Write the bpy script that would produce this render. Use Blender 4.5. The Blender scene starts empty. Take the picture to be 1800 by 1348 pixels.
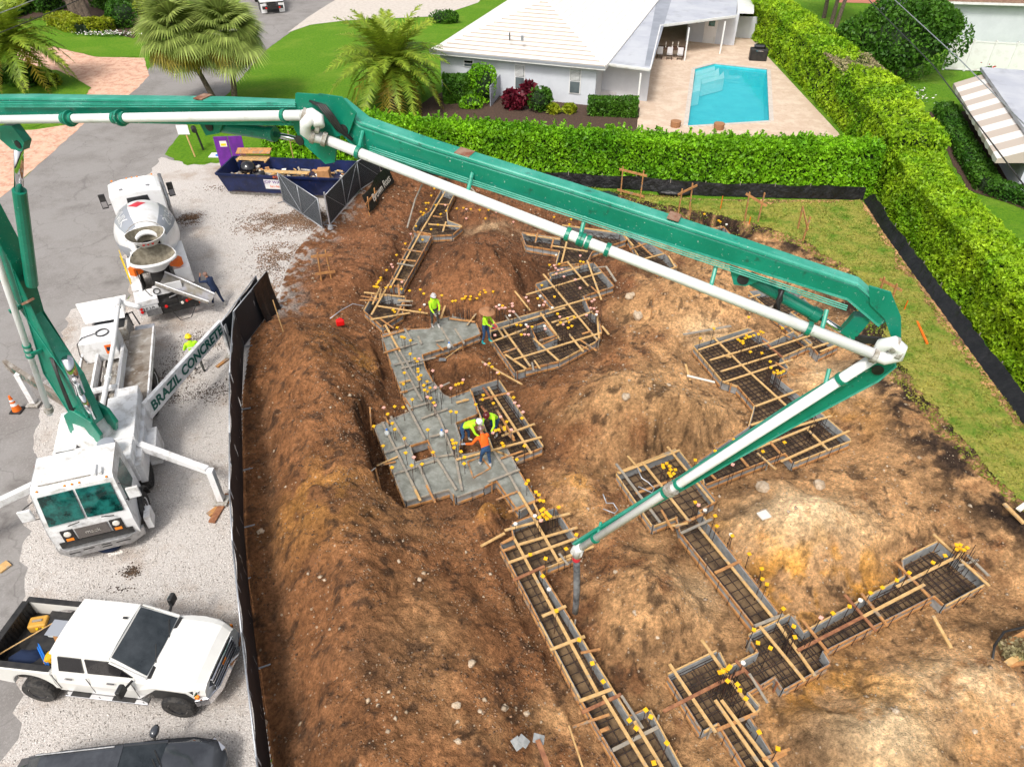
import bpy, bmesh, math, random
import numpy as np
from mathutils import Vector as V, Matrix
random.seed(7); rng = np.random.default_rng(7)
S = bpy.context.scene; COL = S.collection
R = math.radians
# ---------------------------------------------------------------- camera, world, sun, exposure
PITCH = R(39.4); CH = 18.0; FPX = 1248.0
cam = bpy.data.objects.new('camera', bpy.data.cameras.new('camera')); COL.objects.link(cam)
cam.location = (0, 0, CH); cam.rotation_euler = (math.pi/2 - PITCH, 0, 0)
cam.data.sensor_width = 36; cam.data.lens = 36*FPX/1800; cam.data.clip_end = 2000; cam.data.clip_start = .2
S.camera = cam
W = bpy.data.worlds.new('World'); S.world = W; W.use_nodes = True
SUN_EL, SUN_AZ = 55, 203      # azimuth the light comes from, clockwise from +Y
nt = W.node_tree; bg = nt.nodes['Background']
sky = nt.nodes.new('ShaderNodeTexSky'); sky.sky_type = 'NISHITA'; sky.sun_disc = False
sky.sun_elevation = R(SUN_EL); sky.sun_rotation = R(SUN_AZ); sky.dust_density = 6; sky.air_density = 1.0; sky.ozone_density = .6
hs = nt.nodes.new('ShaderNodeHueSaturation'); hs.inputs['Saturation'].default_value = .38
nt.links.new(sky.outputs[0], hs.inputs['Color']); nt.links.new(hs.outputs[0], bg.inputs['Color'])
bg.inputs['Strength'].default_value = .125
sd = bpy.data.lights.new('sun', 'SUN'); sd.energy = 1.5; sd.angle = R(10); sd.color = (1, .95, .88)
sun = bpy.data.objects.new('sun', sd); COL.objects.link(sun)
az, el = R(SUN_AZ), R(SUN_EL)
sun.rotation_euler = V((math.sin(az)*math.cos(el), math.cos(az)*math.cos(el), math.sin(el))).to_track_quat('Z', 'Y').to_euler()
S.view_settings.view_transform = 'Standard'; S.view_settings.look = 'None'; S.view_settings.gamma = 1
S.view_settings.exposure = .50
# ---------------------------------------------------------------- helpers
_c, _s = math.cos(PITCH), math.sin(PITCH)
def P(x, y, z=0.):                      # place where the sight line of the photograph's pixel meets height z
    a = (x-900)/FPX; b = (y-674)/FPX; t = (CH-z)/(_s+b*_c)
    return V((a*t, (_c-b*_s)*t, z))
def PP(pts, z=0.): return [P(x, y, z) for x, y in pts]
XF = {}
def mw(o): return XF.get(o.name, Matrix.Identity(4)) if o else Matrix.Identity(4)
def tag(o, label=None, cat=None, group=None, kind=None):
    if label: o['label'] = label
    if cat: o['category'] = cat
    if group: o['group'] = group
    if kind: o['kind'] = kind
    return o
def thing(name, label, cat, loc=(0, 0, 0), rz=0, group=None):
    o = bpy.data.objects.new(name, None); COL.objects.link(o); o.empty_display_size = .3
    o.location = loc; o.rotation_euler = (0, 0, rz)
    XF[o.name] = Matrix.Translation(V(loc)) @ Matrix.Rotation(rz, 4, 'Z')
    return tag(o, label, cat, group)
def dup(root, loc, rz, label=None, group=None):
    r = root.copy(); COL.objects.link(r); r.location = loc; r.rotation_euler = (0, 0, rz)
    if label: r['label'] = label
    if group: r['group'] = group
    for ch in list(root.children):
        c = ch.copy(); COL.objects.link(c); c.parent = r
        for g in list(ch.children):
            d = g.copy(); COL.objects.link(d); d.parent = c
    return r
class MB:
    def __init__(s): s.v = []; s.f = []; s.m = []
    def add(s, vs, fs, mi=0):
        n = len(s.v); s.v += [tuple(v) for v in vs]; s.f += [tuple(n+i for i in f) for f in fs]; s.m += [mi]*len(fs); return s
    def box(s, c, d, rot=None, mi=0):
        c = V(c); hx, hy, hz = d[0]/2, d[1]/2, d[2]/2
        vs = [V((x, y, z)) for z in (-hz, hz) for y in (-hy, hy) for x in (-hx, hx)]
        if rot is not None: vs = [rot @ v for v in vs]
        return s.add([v+c for v in vs], [(0, 2, 3, 1), (4, 5, 7, 6), (0, 1, 5, 4), (2, 6, 7, 3), (0, 4, 6, 2), (1, 3, 7, 5)], mi)
    def bar(s, a, b, w, h, up=(0, 0, 1), mi=0, w2=None, h2=None):
        a, b = V(a), V(b); x = (b-a).normalized(); y = V(up).cross(x)
        if y.length < 1e-4: y = V((1, 0, 0)).cross(x)
        y.normalize(); z = x.cross(y); w2 = w if w2 is None else w2; h2 = h if h2 is None else h2
        vs = []
        for p, ww, hh in ((a, w, h), (b, w2, h2)):
            for sy, sz in ((-1, -1), (1, -1), (1, 1), (-1, 1)): vs.append(p+y*sy*ww/2+z*sz*hh/2)
        return s.add(vs, [(0, 3, 2, 1), (4, 5, 6, 7), (0, 1, 5, 4), (1, 2, 6, 5), (2, 3, 7, 6), (3, 0, 4, 7)], mi)
    def tube(s, pts, r, n=8, mi=0, caps=True):
        pts = [V(p) for p in pts]; rr = r if isinstance(r, (list, tuple)) else [r]*len(pts)
        t0 = (pts[1]-pts[0]).normalized(); y = t0.orthogonal().normalized(); vs = []
        for i, p in enumerate(pts):
            t = (pts[min(i+1, len(pts)-1)]-pts[max(i-1, 0)]).normalized()
            y = (y-t*y.dot(t)); y = y.normalized() if y.length > 1e-6 else t.orthogonal().normalized(); z = t.cross(y)
            vs += [p+(y*math.cos(2*math.pi*k/n)+z*math.sin(2*math.pi*k/n))*rr[i] for k in range(n)]
        fs = [(i*n+k, i*n+(k+1) % n, (i+1)*n+(k+1) % n, (i+1)*n+k) for i in range(len(pts)-1) for k in range(n)]
        if caps: fs += [tuple(range(n))[::-1], tuple((len(pts)-1)*n+k for k in range(n))]
        return s.add(vs, fs, mi)
    def lathe(s, prof, o, ax=(0, 0, 1), n=20, mi=0, xs=1, caps=True):
        o = V(o); ax = V(ax).normalized(); y = (V((0, 0, 1)) if abs(ax.z) < .9 else V((1, 0, 0))); y = (y-ax*y.dot(ax)).normalized(); z = ax.cross(y)
        vs = [o+ax*a+(y*math.cos(2*math.pi*k/n)+z*xs*math.sin(2*math.pi*k/n))*r for a, r in prof for k in range(n)]
        fs = [(i*n+k, i*n+(k+1) % n, (i+1)*n+(k+1) % n, (i+1)*n+k) for i in range(len(prof)-1) for k in range(n)]
        if caps: fs += [tuple(range(n))[::-1], tuple((len(prof)-1)*n+k for k in range(n))]
        return s.add(vs, fs, mi)
    def prism(s, poly, z0, z1, mi=0, mt=None):
        n = len(poly); vs = [(p[0], p[1], z0) for p in poly]+[(p[0], p[1], z1) for p in poly]
        s.add(vs, [(k, (k+1) % n, n+(k+1) % n, n+k) for k in range(n)], mi)
        m = len(s.v)-2*n
        s.f += [tuple(m+k for k in range(n))[::-1], tuple(m+n+k for k in range(n))]; s.m += [mi, mi if mt is None else mt]; return s
    def side(s, prof, y0, y1, mi=0):      # profile in x,z pulled along y
        n = len(prof); vs = [(x, y0, z) for x, z in prof]+[(x, y1, z) for x, z in prof]
        s.add(vs, [(k, (k+1) % n, n+(k+1) % n, n+k) for k in range(n)]+[tuple(range(n))[::-1], tuple(n+k for k in range(n))], mi); return s
    def loft(s, secs, mi=0, close=True):
        n = len(secs[0]); vs = [p for q in secs for p in q]
        fs = [(i*n+k, i*n+k+1, (i+1)*n+k+1, (i+1)*n+k) for i in range(len(secs)-1) for k in range(n-1)]
        if close: fs += [tuple(range(n)), tuple((len(secs)-1)*n+k for k in range(n))[::-1]]
        return s.add(vs, fs, mi)
    def ball(s, c, r, n=8, mi=0, jit=0):
        rx, ry, rz = r if isinstance(r, (tuple, list)) else (r, r, r); c = V(c); m = max(3, n//2); vs = []
        for i in range(1, m):
            for k in range(n):
                a = math.pi*i/m; b = 2*math.pi*k/n; j = 1+random.uniform(-jit, jit)
                vs.append(c+V((rx*math.sin(a)*math.cos(b), ry*math.sin(a)*math.sin(b), rz*math.cos(a)))*j)
        vs += [c+V((0, 0, rz)), c-V((0, 0, rz))]; T, B = len(vs)-2, len(vs)-1
        fs = [(i*n+k, (i+1)*n+k, (i+1)*n+(k+1) % n, i*n+(k+1) % n) for i in range(m-2) for k in range(n)]
        fs += [(T, k, (k+1) % n) for k in range(n)]+[(B, (m-2)*n+(k+1) % n, (m-2)*n+k) for k in range(n)]
        return s.add(vs, fs, mi)
    def build(s, name, mats, parent=None, local=False, smooth=False, bevel=0, sub=0, **kw):
        me = bpy.data.meshes.new(name); M = mw(parent); vs = s.v
        if parent and not local:
            I = M.inverted(); vs = [tuple(I @ V(v)) for v in vs]
        me.from_pydata(vs, [], s.f); mats = mats if isinstance(mats, (list, tuple)) else [mats]
        for m in mats: me.materials.append(m)
        if len(mats) > 1: me.polygons.foreach_set('material_index', s.m)
        if smooth: me.polygons.foreach_set('use_smooth', [True]*len(s.f))
        me.update()
        o = bpy.data.objects.new(name, me); COL.objects.link(o)
        if parent: o.parent = parent; XF[o.name] = M
        if bevel:
            b = o.modifiers.new('bevel', 'BEVEL'); b.width = bevel; b.segments = 2; b.limit_method = 'ANGLE'; b.angle_limit = R(40)
        if sub:
            b = o.modifiers.new('sub', 'SUBSURF'); b.levels = b.render_levels = sub
        return tag(o, **kw)
def fastmesh(name, verts, k, mat, parent=None, smooth=False):   # verts (N*k,3): N separate k-gons
    verts = np.asarray(verts, dtype=np.float32).reshape(-1, 3); n = len(verts)//k
    if parent:
        I = np.array(mw(parent).inverted()); verts = (verts @ I[:3, :3].T+I[:3, 3]).astype(np.float32)
    me = bpy.data.meshes.new(name); me.vertices.add(n*k); me.vertices.foreach_set('co', verts.ravel())
    me.loops.add(n*k); me.loops.foreach_set('vertex_index', np.arange(n*k, dtype=np.int32))
    me.polygons.add(n); me.polygons.foreach_set('loop_start', np.arange(0, n*k, k, dtype=np.int32)); me.polygons.foreach_set('loop_total', np.full(n, k, dtype=np.int32))
    me.materials.append(mat); me.update(calc_edges=True)
    o = bpy.data.objects.new(name, me); COL.objects.link(o)
    if parent: o.parent = parent; XF[o.name] = mw(parent)
    return o
# ---- materials
def mat(name, c1, c2=None, sc=3., rough=.6, metal=0., bump=0., bs=30., lo=.4, hi=.6, spec=.5, island=0., det=6, coat=0.):
    m = bpy.data.materials.new(name); m.use_nodes = True; t = m.node_tree; N, L = t.nodes, t.links
    b = N['Principled BSDF']; b.inputs['Roughness'].default_value = rough; b.inputs['Metallic'].default_value = metal
    b.inputs['Specular IOR Level'].default_value = spec; b.inputs['Coat Weight'].default_value = coat
    b.inputs['Base Color'].default_value = (*c1, 1)
    tc = N.new('ShaderNodeTexCoord'); out = None
    if c2 is not None:
        nz = N.new('ShaderNodeTexNoise'); nz.inputs['Scale'].default_value = sc; nz.inputs['Detail'].default_value = det; nz.inputs['Roughness'].default_value = .65
        L.new(tc.outputs['Object'], nz.inputs['Vector'])
        mr = N.new('ShaderNodeMapRange'); mr.inputs['From Min'].default_value = lo; mr.inputs['From Max'].default_value = hi; L.new(nz.outputs['Fac'], mr.inputs['Value'])
        mx = N.new('ShaderNodeMix'); mx.data_type = 'RGBA'; mx.inputs['A'].default_value = (*c1, 1); mx.inputs['B'].default_value = (*c2, 1)
        L.new(mr.outputs['Result'], mx.inputs['Factor']); out = mx.outputs['Result']
    if island:
        g = N.new('ShaderNodeNewGeometry'); mr2 = N.new('ShaderNodeMapRange'); mr2.inputs['To Min'].default_value = 1-island; mr2.inputs['To Max'].default_value = 1+island
        L.new(g.outputs['Random Per Island'], mr2.inputs['Value'])
        h = N.new('ShaderNodeHueSaturation'); L.new(mr2.outputs['Result'], h.inputs['Value'])
        if out: L.new(out, h.inputs['Color'])
        else: h.inputs['Color'].default_value = (*c1, 1)
        out = h.outputs['Color']
    if out: L.new(out, b.inputs['Base Color'])
    if bump:
        nb = N.new('ShaderNodeTexNoise'); nb.inputs['Scale'].default_value = bs; nb.inputs['Detail'].default_value = 5
        L.new(tc.outputs['Object'], nb.inputs['Vector']); bp = N.new('ShaderNodeBump'); bp.inputs['Strength'].default_value = 1; bp.inputs['Distance'].default_value = bump
        L.new(nb.outputs['Fac'], bp.inputs['Height']); L.new(bp.outputs['Normal'], b.inputs['Normal'])
    return m
def leafmat(name, c1, c2, c3=None, sc=.5, isl=.35):
    m = mat(name, c1, c2, sc=sc, rough=.5, island=isl, lo=.35, hi=.65, spec=.3)
    b = m.node_tree.nodes['Principled BSDF']; t = m.node_tree
    tr = t.nodes.new('ShaderNodeBsdfTranslucent'); mx = t.nodes.new('ShaderNodeMixShader'); mx.inputs[0].default_value = .3
    src = b.inputs['Base Color'].links[0].from_socket; t.links.new(src, tr.inputs['Color'])
    t.links.new(b.outputs[0], mx.inputs[1]); t.links.new(tr.outputs[0], mx.inputs[2]); t.links.new(mx.outputs[0], t.nodes['Material Output'].inputs['Surface'])
    return m
M = {}
M['white'] = mat('white_paint', (.8, .8, .8), (.6, .58, .54), sc=1.6, rough=.35, lo=.52, hi=.75, coat=.3)
M['truckwhite'] = mat('cement_dusted_white_paint', (.78, .78, .78), (.42, .40, .37), sc=2.4, rough=.5, lo=.5, hi=.72, bump=.002, bs=40)
M['deck'] = mat('dirty_steel_deck', (.30, .27, .235), (.14, .105, .075), sc=1.2, rough=.8, lo=.4, hi=.62, bump=.006, bs=25)
M['pickwhite'] = mat('pickup_white_paint', (.80, .79, .75), (.74, .73, .69), sc=1, rough=.22, coat=.6)
M['green'] = mat('boom_green_paint', (.002, .17, .105), (.006, .235, .15), sc=1.3, rough=.38, lo=.35, hi=.7, bump=.001, bs=60, coat=.2)
M['greentop'] = mat('boom_green_skylit', (.012, .27, .18), (.10, .42, .33), sc=1.1, rough=.4, lo=.42, hi=.72)  # lighter green with sky reflection painted in, for arm tops and thin fittings
M['rustpatch'] = mat('rusty_primer', (.20, .07, .035), (.30, .19, .13), sc=6, rough=.8)
M['pipe'] = mat('white_delivery_pipe', (.78, .78, .78), (.55, .52, .47), sc=2.5, rough=.4, lo=.55, hi=.85)
M['greydirty'] = mat('cement_crusted_metal', (.45, .43, .40), (.25, .22, .18), sc=9, rough=.85, bump=.01, bs=20)
M['steel'] = mat('bare_steel', (.45, .45, .46), (.3, .3, .3), sc=8, rough=.35, metal=.7)
M['chrome'] = mat('chrome', (.75, .75, .77), rough=.08, metal=1)
M['galv'] = mat('galvanised_pipe', (.48, .50, .53), (.35, .37, .4), sc=9, rough=.4, metal=.5)
M['wire'] = mat('dull_fence_wire', (.24, .27, .30), rough=.6)
M['black'] = mat('black_plastic', (.012, .012, .013), (.03, .028, .026), sc=4, rough=.5)
M['blackgloss'] = mat('black_gloss', (.006, .006, .008), rough=.12, coat=.8)
M['tyre'] = mat('tyre_rubber', (.018, .018, .019), (.06, .055, .05), sc=9, rough=.85, bump=.01, bs=40)
M['glass'] = mat('tinted_glass', (.02, .026, .03), (.05, .058, .065), sc=1.2, rough=.06, spec=.9)
M['glassteal'] = mat('teal_windscreen_glass', (.002, .022, .020), (.015, .15, .13), sc=2.6, rough=.06, spec=.9)
M['orange'] = mat('orange_plastic', (.85, .16, .01), rough=.5)
M['amber'] = mat('amber_lens', (.9, .25, .01), rough=.25)
M['red'] = mat('red_lens', (.75, .01, .01), rough=.3)
M['redpaint'] = mat('red_paint', (.62, .03, .05), rough=.4)
M['yellow'] = mat('yellow_plastic', (.85, .42, .004), rough=.5)
M['capyellow'] = mat('yellow_cap_plastic', (.95, .45, .005), (.8, .5, .02), sc=2, rough=.5)
M['cappink'] = mat('pale_pink_cap_plastic', (.80, .42, .34), rough=.5)
M['capwhite'] = mat('white_cap_plastic', (.78, .74, .66), rough=.5)
M['wood'] = mat('pale_pine', (.62, .40, .17), (.45, .26, .09), sc=7, rough=.75, lo=.4, hi=.7)
M['wood2'] = mat('orange_pine', (.50, .25, .085), (.33, .15, .055), sc=6, rough=.75)
M['wood3'] = mat('wet_redwood_plank', (.22, .085, .04), (.36, .16, .07), sc=6, rough=.7)
M['woodgrey'] = mat('cement_stained_plank', (.34, .29, .22), (.24, .22, .19), sc=6, rough=.85)
M['ply'] = mat('grey_form_board', (.33, .34, .34), (.23, .24, .24), sc=5, rough=.75)
M['rebar'] = mat('dark_rebar', (.018, .017, .018), (.06, .03, .02), sc=12, rough=.7)
M['rust'] = mat('rusty_rebar', (.09, .035, .018), (.03, .02, .018), sc=5, rough=.8)
M['wet'] = mat('wet_concrete', (.28, .29, .26), (.17, .175, .15), sc=2.2, rough=.45, bump=.012, bs=14)
M['formdirt'] = mat('form_floor_soil', (.21, .135, .07), (.07, .045, .027), sc=1.5, rough=.95, bump=.02, bs=10)
M['stucco'] = mat('white_stucco', (.64, .67, .72), (.59, .62, .67), sc=1, rough=.9)
M['tile'] = mat('white_roof_tile', (.82, .80, .78), (.74, .70, .66), sc=1.5, rough=.6)
M['tileline'] = mat('roof_tile_joint', (.46, .40, .34), rough=.8)
M['flatroof'] = mat('pale_grey_membrane', (.52, .54, .58), (.42, .44, .50), sc=.35, rough=.45, lo=.4, hi=.6)
M['roofdark'] = mat('grey_membrane_band', (.33, .35, .40), (.25, .27, .31), sc=.5, rough=.5)
M['winglass'] = mat('window_blind_glass', (.07, .09, .10), (.12, .15, .16), sc=1, rough=.35)
M['brownwood'] = mat('dark_teak', (.07, .03, .018), rough=.5)
M['cloth'] = mat('white_cover_cloth', (.66, .66, .68), (.5, .5, .53), sc=1.5, rough=.9, bump=.04, bs=3)
M['purple'] = mat('purple_panel', (.16, .02, .30), (.11, .015, .22), sc=2, rough=.5)
M['navy'] = mat('navy_dumpster_steel', (.008, .018, .085), (.004, .010, .045), sc=2, rough=.4)
M['rustnavy'] = mat('dumpster_inside', (.01, .02, .08), (.05, .03, .03), sc=1.3, rough=.6)
M['silt'] = mat('black_silt_fabric', (.006, .006, .007), (.012, .012, .013), sc=2, rough=.38, bump=.07, bs=4)
M['screen'] = mat('black_mesh_screen', (.010, .013, .018), (.02, .025, .032), sc=30, rough=.6)
M['card'] = mat('cardboard', (.5, .25, .10), (.4, .2, .08), sc=3, rough=.8)
M['greenletter'] = mat('dark_green_lettering', (.0, .10, .075), rough=.5)
M['grey'] = mat('grey_stripe', (.30, .32, .36), rough=.4)
M['plastic'] = mat('milky_plastic', (.62, .66, .66), rough=.4)
M['skin'] = mat('skin', (.36, .17, .10), rough=.6)
M['lime'] = mat('lime_shirt', (.52, .95, .02), (.42, .82, .02), sc=6, rough=.8)
M['orangeshirt'] = mat('orange_shirt', (.95, .13, .005), rough=.8)
M['jeans'] = mat('blue_jeans', (.03, .09, .20), (.015, .045, .11), sc=8, rough=.9)
M['camo'] = mat('grey_camo_trousers', (.09, .09, .08), (.03, .035, .03), sc=12, rough=.9)
M['navycloth'] = mat('navy_cloth', (.008, .02, .06), rough=.9)
M['boots'] = mat('pale_boots', (.55, .53, .50), rough=.7)
M['straw'] = mat('brown_straw', (.40, .20, .095), (.28, .13, .06), sc=30, rough=.9)
M['maroon'] = mat('maroon_helmet', (.11, .012, .014), rough=.25)
M['helmetyellow'] = mat('yellow_helmet', (.9, .62, .0), rough=.3)
M['bark'] = mat('bark', (.16, .12, .09), (.08, .06, .045), sc=6, rough=.95, bump=.04, bs=8)
M['stone'] = mat('pale_limestone', (.52, .42, .31), (.34, .25, .16), sc=5, rough=.9, bump=.02, bs=15, island=.25)
M['gravelstone'] = mat('gravel_stone', (.46, .42, .38), (.68, .65, .61), sc=3, rough=.9, island=.4)
M['blue'] = mat('blue_plastic', (.02, .18, .62), rough=.5)
M['teal'] = mat('teal_bright', (.01, .35, .38), rough=.5)
M['awning'] = mat('cream_awning', (.78, .74, .70), rough=.8)
M['awning2'] = mat('beige_awning_stripe', (.50, .43, .37), rough=.8)
M['brick'] = mat('terracotta_paving', (.45, .17, .11), rough=.8)
M['leafA'] = leafmat('hedge_leaf', (.10, .29, .008), (.28, .58, .015))
M['leafB'] = leafmat('ficus_leaf', (.15, .34, .008), (.42, .60, .020), sc=.35)
M['leafD'] = leafmat('dark_leaf', (.035, .12, .012), (.09, .22, .015))
M['leafY'] = leafmat('lime_shrub_leaf', (.20, .30, .01), (.36, .38, .02))
M['leafR'] = leafmat('red_ti_leaf', (.08, .006, .015), (.20, .012, .03))
M['leafBr'] = leafmat('bare_twig', (.40, .31, .20), (.28, .30, .10))
M['flower'] = mat('white_flower', (.8, .74, .74), rough=.8, island=.2)
M['flowerred'] = mat('red_flower', (.7, .03, .02), rough=.8)
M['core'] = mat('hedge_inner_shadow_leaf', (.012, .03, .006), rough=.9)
M['frond'] = leafmat('date_palm_frond', (.13, .24, .02), (.34, .42, .04), sc=.8)
M['frondold'] = leafmat('yellowing_frond', (.42, .30, .02), (.24, .22, .03), sc=1)
M['fan'] = leafmat('sabal_fan_leaf', (.20, .29, .06), (.38, .46, .12), sc=.8)
M['mulch'] = mat('dark_mulch', (.05, .03, .022), (.09, .05, .03), sc=8, rough=1, bump=.03, bs=20)
# ground materials
def gmat(name, stops, scales, rough=.95, bump=.02, bs=20, vor=0):
    m = bpy.data.materials.new(name); m.use_nodes = True; t = m.node_tree; N, L = t.nodes, t.links; b = N['Principled BSDF']
    b.inputs['Roughness'].default_value = rough; b.inputs['Specular IOR Level'].default_value = .2
    tc = N.new('ShaderNodeTexCoord'); cur = None
    for i, (c, sc, lo, hi) in enumerate(zip(stops[1:], scales, [x[3] for x in stops[1:]], [x[4] for x in stops[1:]])):
        nz = N.new('ShaderNodeTexNoise'); nz.inputs['Scale'].default_value = sc; nz.inputs['Detail'].default_value = 8; nz.inputs['Roughness'].default_value = .7
        mp = N.new('ShaderNodeMapping'); mp.inputs['Location'].default_value = (i*17.3, i*5.1, 0); L.new(tc.outputs['Object'], mp.inputs[0]); L.new(mp.outputs[0], nz.inputs['Vector'])
        mr = N.new('ShaderNodeMapRange'); mr.inputs['From Min'].default_value = lo; mr.inputs['From Max'].default_value = hi; L.new(nz.outputs['Fac'], mr.inputs['Value'])
        mx = N.new('ShaderNodeMix'); mx.data_type = 'RGBA'; mx.inputs['B'].default_value = (*c[:3], 1); L.new(mr.outputs[0], mx.inputs['Factor'])
        if cur: L.new(cur, mx.inputs['A'])
        else: mx.inputs['A'].default_value = (*stops[0][:3], 1)
        cur = mx.outputs['Result']
    L.new(cur, b.inputs['Base Color'])
    nb = N.new('ShaderNodeTexNoise') if not vor else N.new('ShaderNodeTexVoronoi'); nb.inputs['Scale'].default_value = bs
    if not vor: nb.inputs['Detail'].default_value = 6
    L.new(tc.outputs['Object'], nb.inputs['Vector']); bp = N.new('ShaderNodeBump'); bp.inputs['Distance'].default_value = bump
    L.new(nb.outputs[0], bp.inputs['Height']); L.new(bp.outputs['Normal'], b.inputs['Normal'])
    return m, t, b, cur
M['road'], rt, rb, rc = gmat('old_asphalt', [(.27, .255, .245), (.215, .20, .19, .45, .6), (.34, .325, .31, .5, .75), (.14, .128, .12, .58, .72)], [.35, 14, .18], rough=.9, bump=.008, bs=60)
# cracks
N, L = rt.nodes, rt.links
vo = N.new('ShaderNodeTexVoronoi'); vo.feature = 'DISTANCE_TO_EDGE'; vo.inputs['Scale'].default_value = .28
tc = N.new('ShaderNodeTexCoord'); nz = N.new('ShaderNodeTexNoise'); nz.inputs['Scale'].default_value = .8; nz.inputs['Detail'].default_value = 8
va = N.new('ShaderNodeVectorMath'); va.operation = 'MULTIPLY_ADD'; va.inputs[1].default_value = (1.6, 1.6, 0); L.new(tc.outputs['Object'], nz.inputs[0]); L.new(nz.outputs['Color'], va.inputs[0]); L.new(tc.outputs['Object'], va.inputs[2]); L.new(va.outputs[0], vo.inputs['Vector'])
cr = N.new('ShaderNodeMapRange'); cr.inputs['From Min'].default_value = 0; cr.inputs['From Max'].default_value = .010; cr.inputs['To Min'].default_value = .28; cr.inputs['To Max'].default_value = 0; L.new(vo.outputs['Distance'], cr.inputs[0])
mx = N.new('ShaderNodeMix'); mx.data_type = 'RGBA'; mx.inputs['B'].default_value = (.06, .05, .05, 1); L.new(cr.outputs[0], mx.inputs['Factor']); L.new(rc, mx.inputs['A']); L.new(mx.outputs['Result'], rb.inputs['Base Color'])
M['gravel'] = gmat('crushed_shell_gravel', [(.46, .42, .39), (.64, .61, .58, .42, .6), (.24, .20, .175, .52, .68), (.33, .25, .19, .52, .72), (.16, .13, .11, .64, .74)], [20, 27, .35, .9], bump=.03, bs=24)[0]
M['lawn'] = gmat('mown_grass', [(.085, .22, .010), (.15, .30, .012, .42, .6), (.05, .14, .008, .5, .68), (.20, .30, .03, .5, .75)], [5, 16, .25], bump=.05, bs=45)[0]
M['lawndry'] = gmat('patchy_dry_grass', [(.12, .24, .02), (.36, .33, .07, .36, .54), (.07, .16, .015, .5, .7), (.22, .16, .07, .62, .75)], [.9, 14, .45], bump=.06, bs=40)[0]
M['paver'] = gmat('salmon_pavers', [(.66, .42, .30), (.50, .26, .18, .45, .6), (.72, .54, .44, .5, .7)], [1.6, 5], bump=.01, bs=9)[0]
M['pooldeck'] = gmat('travertine_pavers', [(.55, .42, .32), (.64, .52, .41, .45, .6), (.44, .31, .22, .55, .7)], [.9, 4], bump=.01, bs=9)[0]
M['drive'] = gmat('pale_concrete', [(.56, .51, .46), (.48, .43, .38, .45, .6)], [2.5], bump=.005, bs=20)[0]
# water
m = bpy.data.materials.new('pool_water'); m.use_nodes = True; b = m.node_tree.nodes['Principled BSDF']; b.inputs['Base Color'].default_value = (.010, .50, .60, 1); b.inputs['Roughness'].default_value = .05
nzw = m.node_tree.nodes.new('ShaderNodeTexNoise'); nzw.inputs['Scale'].default_value = 2.2; nzw.inputs['Detail'].default_value = 3; nzw.inputs['Distortion'].default_value = 1.5
bp = m.node_tree.nodes.new('ShaderNodeBump'); bp.inputs['Distance'].default_value = .05; m.node_tree.links.new(nzw.outputs['Fac'], bp.inputs['Height']); m.node_tree.links.new(bp.outputs[0], b.inputs['Normal'])
b.inputs['Alpha'].default_value = .5; M['water'] = m
M['poolwall'] = mat('pool_plaster', (.05, .52, .58), (.08, .6, .65), sc=1, rough=.6)
M['poolstep'] = mat('pool_step_plaster', (.62, .85, .82), rough=.6)
def speck(m, col, sc, lo, hi, amt=1.):      # splashes and chips on top of a paint
    t = m.node_tree; N, L = t.nodes, t.links; b = N['Principled BSDF']; s = b.inputs['Base Color']; tc = N.new('ShaderNodeTexCoord'); n = N.new('ShaderNodeTexNoise'); n.inputs['Scale'].default_value = sc; n.inputs['Detail'].default_value = 4; n.inputs['Roughness'].default_value = .6
    L.new(tc.outputs['Object'], n.inputs[0]); r = N.new('ShaderNodeMapRange'); r.inputs['From Min'].default_value = lo; r.inputs['From Max'].default_value = hi; r.inputs['To Max'].default_value = amt; L.new(n.outputs['Fac'], r.inputs[0]); x = N.new('ShaderNodeMix'); x.data_type = 'RGBA'; x.inputs['B'].default_value = (*col, 1)
    if s.is_linked: L.new(s.links[0].from_socket, x.inputs['A'])
    else: x.inputs['A'].default_value = s.default_value
    L.new(r.outputs[0], x.inputs['Factor']); L.new(x.outputs['Result'], s)
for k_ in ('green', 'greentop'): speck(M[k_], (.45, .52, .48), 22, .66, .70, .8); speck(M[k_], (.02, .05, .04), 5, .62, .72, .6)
speck(M['pipe'], (.16, .12, .10), 12, .70, .73, .7); speck(M['truckwhite'], (.20, .13, .09), 16, .66, .72, .6); speck(M['truckwhite'], (.30, .28, .25), 1.6, .56, .74, .7); speck(M['deck'], (.42, .40, .37), 3, .55, .65, .8)
speck(M['wood'], (.30, .27, .22), 3, .58, .66, .8); speck(M['wood2'], (.26, .22, .17), 3, .56, .64, .8); speck(M['navy'], (.12, .07, .05), 6, .64, .7, .7); speck(M['pickwhite'], (.5, .47, .42), 30, .70, .74, .3)
speck(M['wet'], (.16, .155, .13), 1.3, .55, .68, .8); speck(M['wet'], (.20, .13, .08), 4, .66, .72, .6); speck(M['flatroof'], (.30, .31, .34), .8, .56, .7, .6)
def text(s, size, loc, xd, up, m, parent, name='lettering', ext=.004, align='CENTER', bold=0):
    c = bpy.data.curves.new('t', 'FONT'); c.body = s; c.size = size; c.extrude = ext; c.offset = bold; c.align_x = align; c.align_y = 'CENTER'; c.resolution_u = 3
    o = bpy.data.objects.new('t', c); COL.objects.link(o); dg = bpy.context.evaluated_depsgraph_get(); me = bpy.data.meshes.new_from_object(o.evaluated_get(dg))
    bpy.data.objects.remove(o); bpy.data.curves.remove(c)
    x = V(xd).normalized(); z = x.cross(V(up)).normalized(); y = z.cross(x)
    T = Matrix.Translation(V(loc)) @ Matrix((x, y, z)).transposed().to_4x4()
    me.transform(mw(parent).inverted() @ T); me.materials.clear(); me.materials.append(m); me.name = name
    o = bpy.data.objects.new(name, me); COL.objects.link(o)
    if parent: o.parent = parent
    return o
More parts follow.
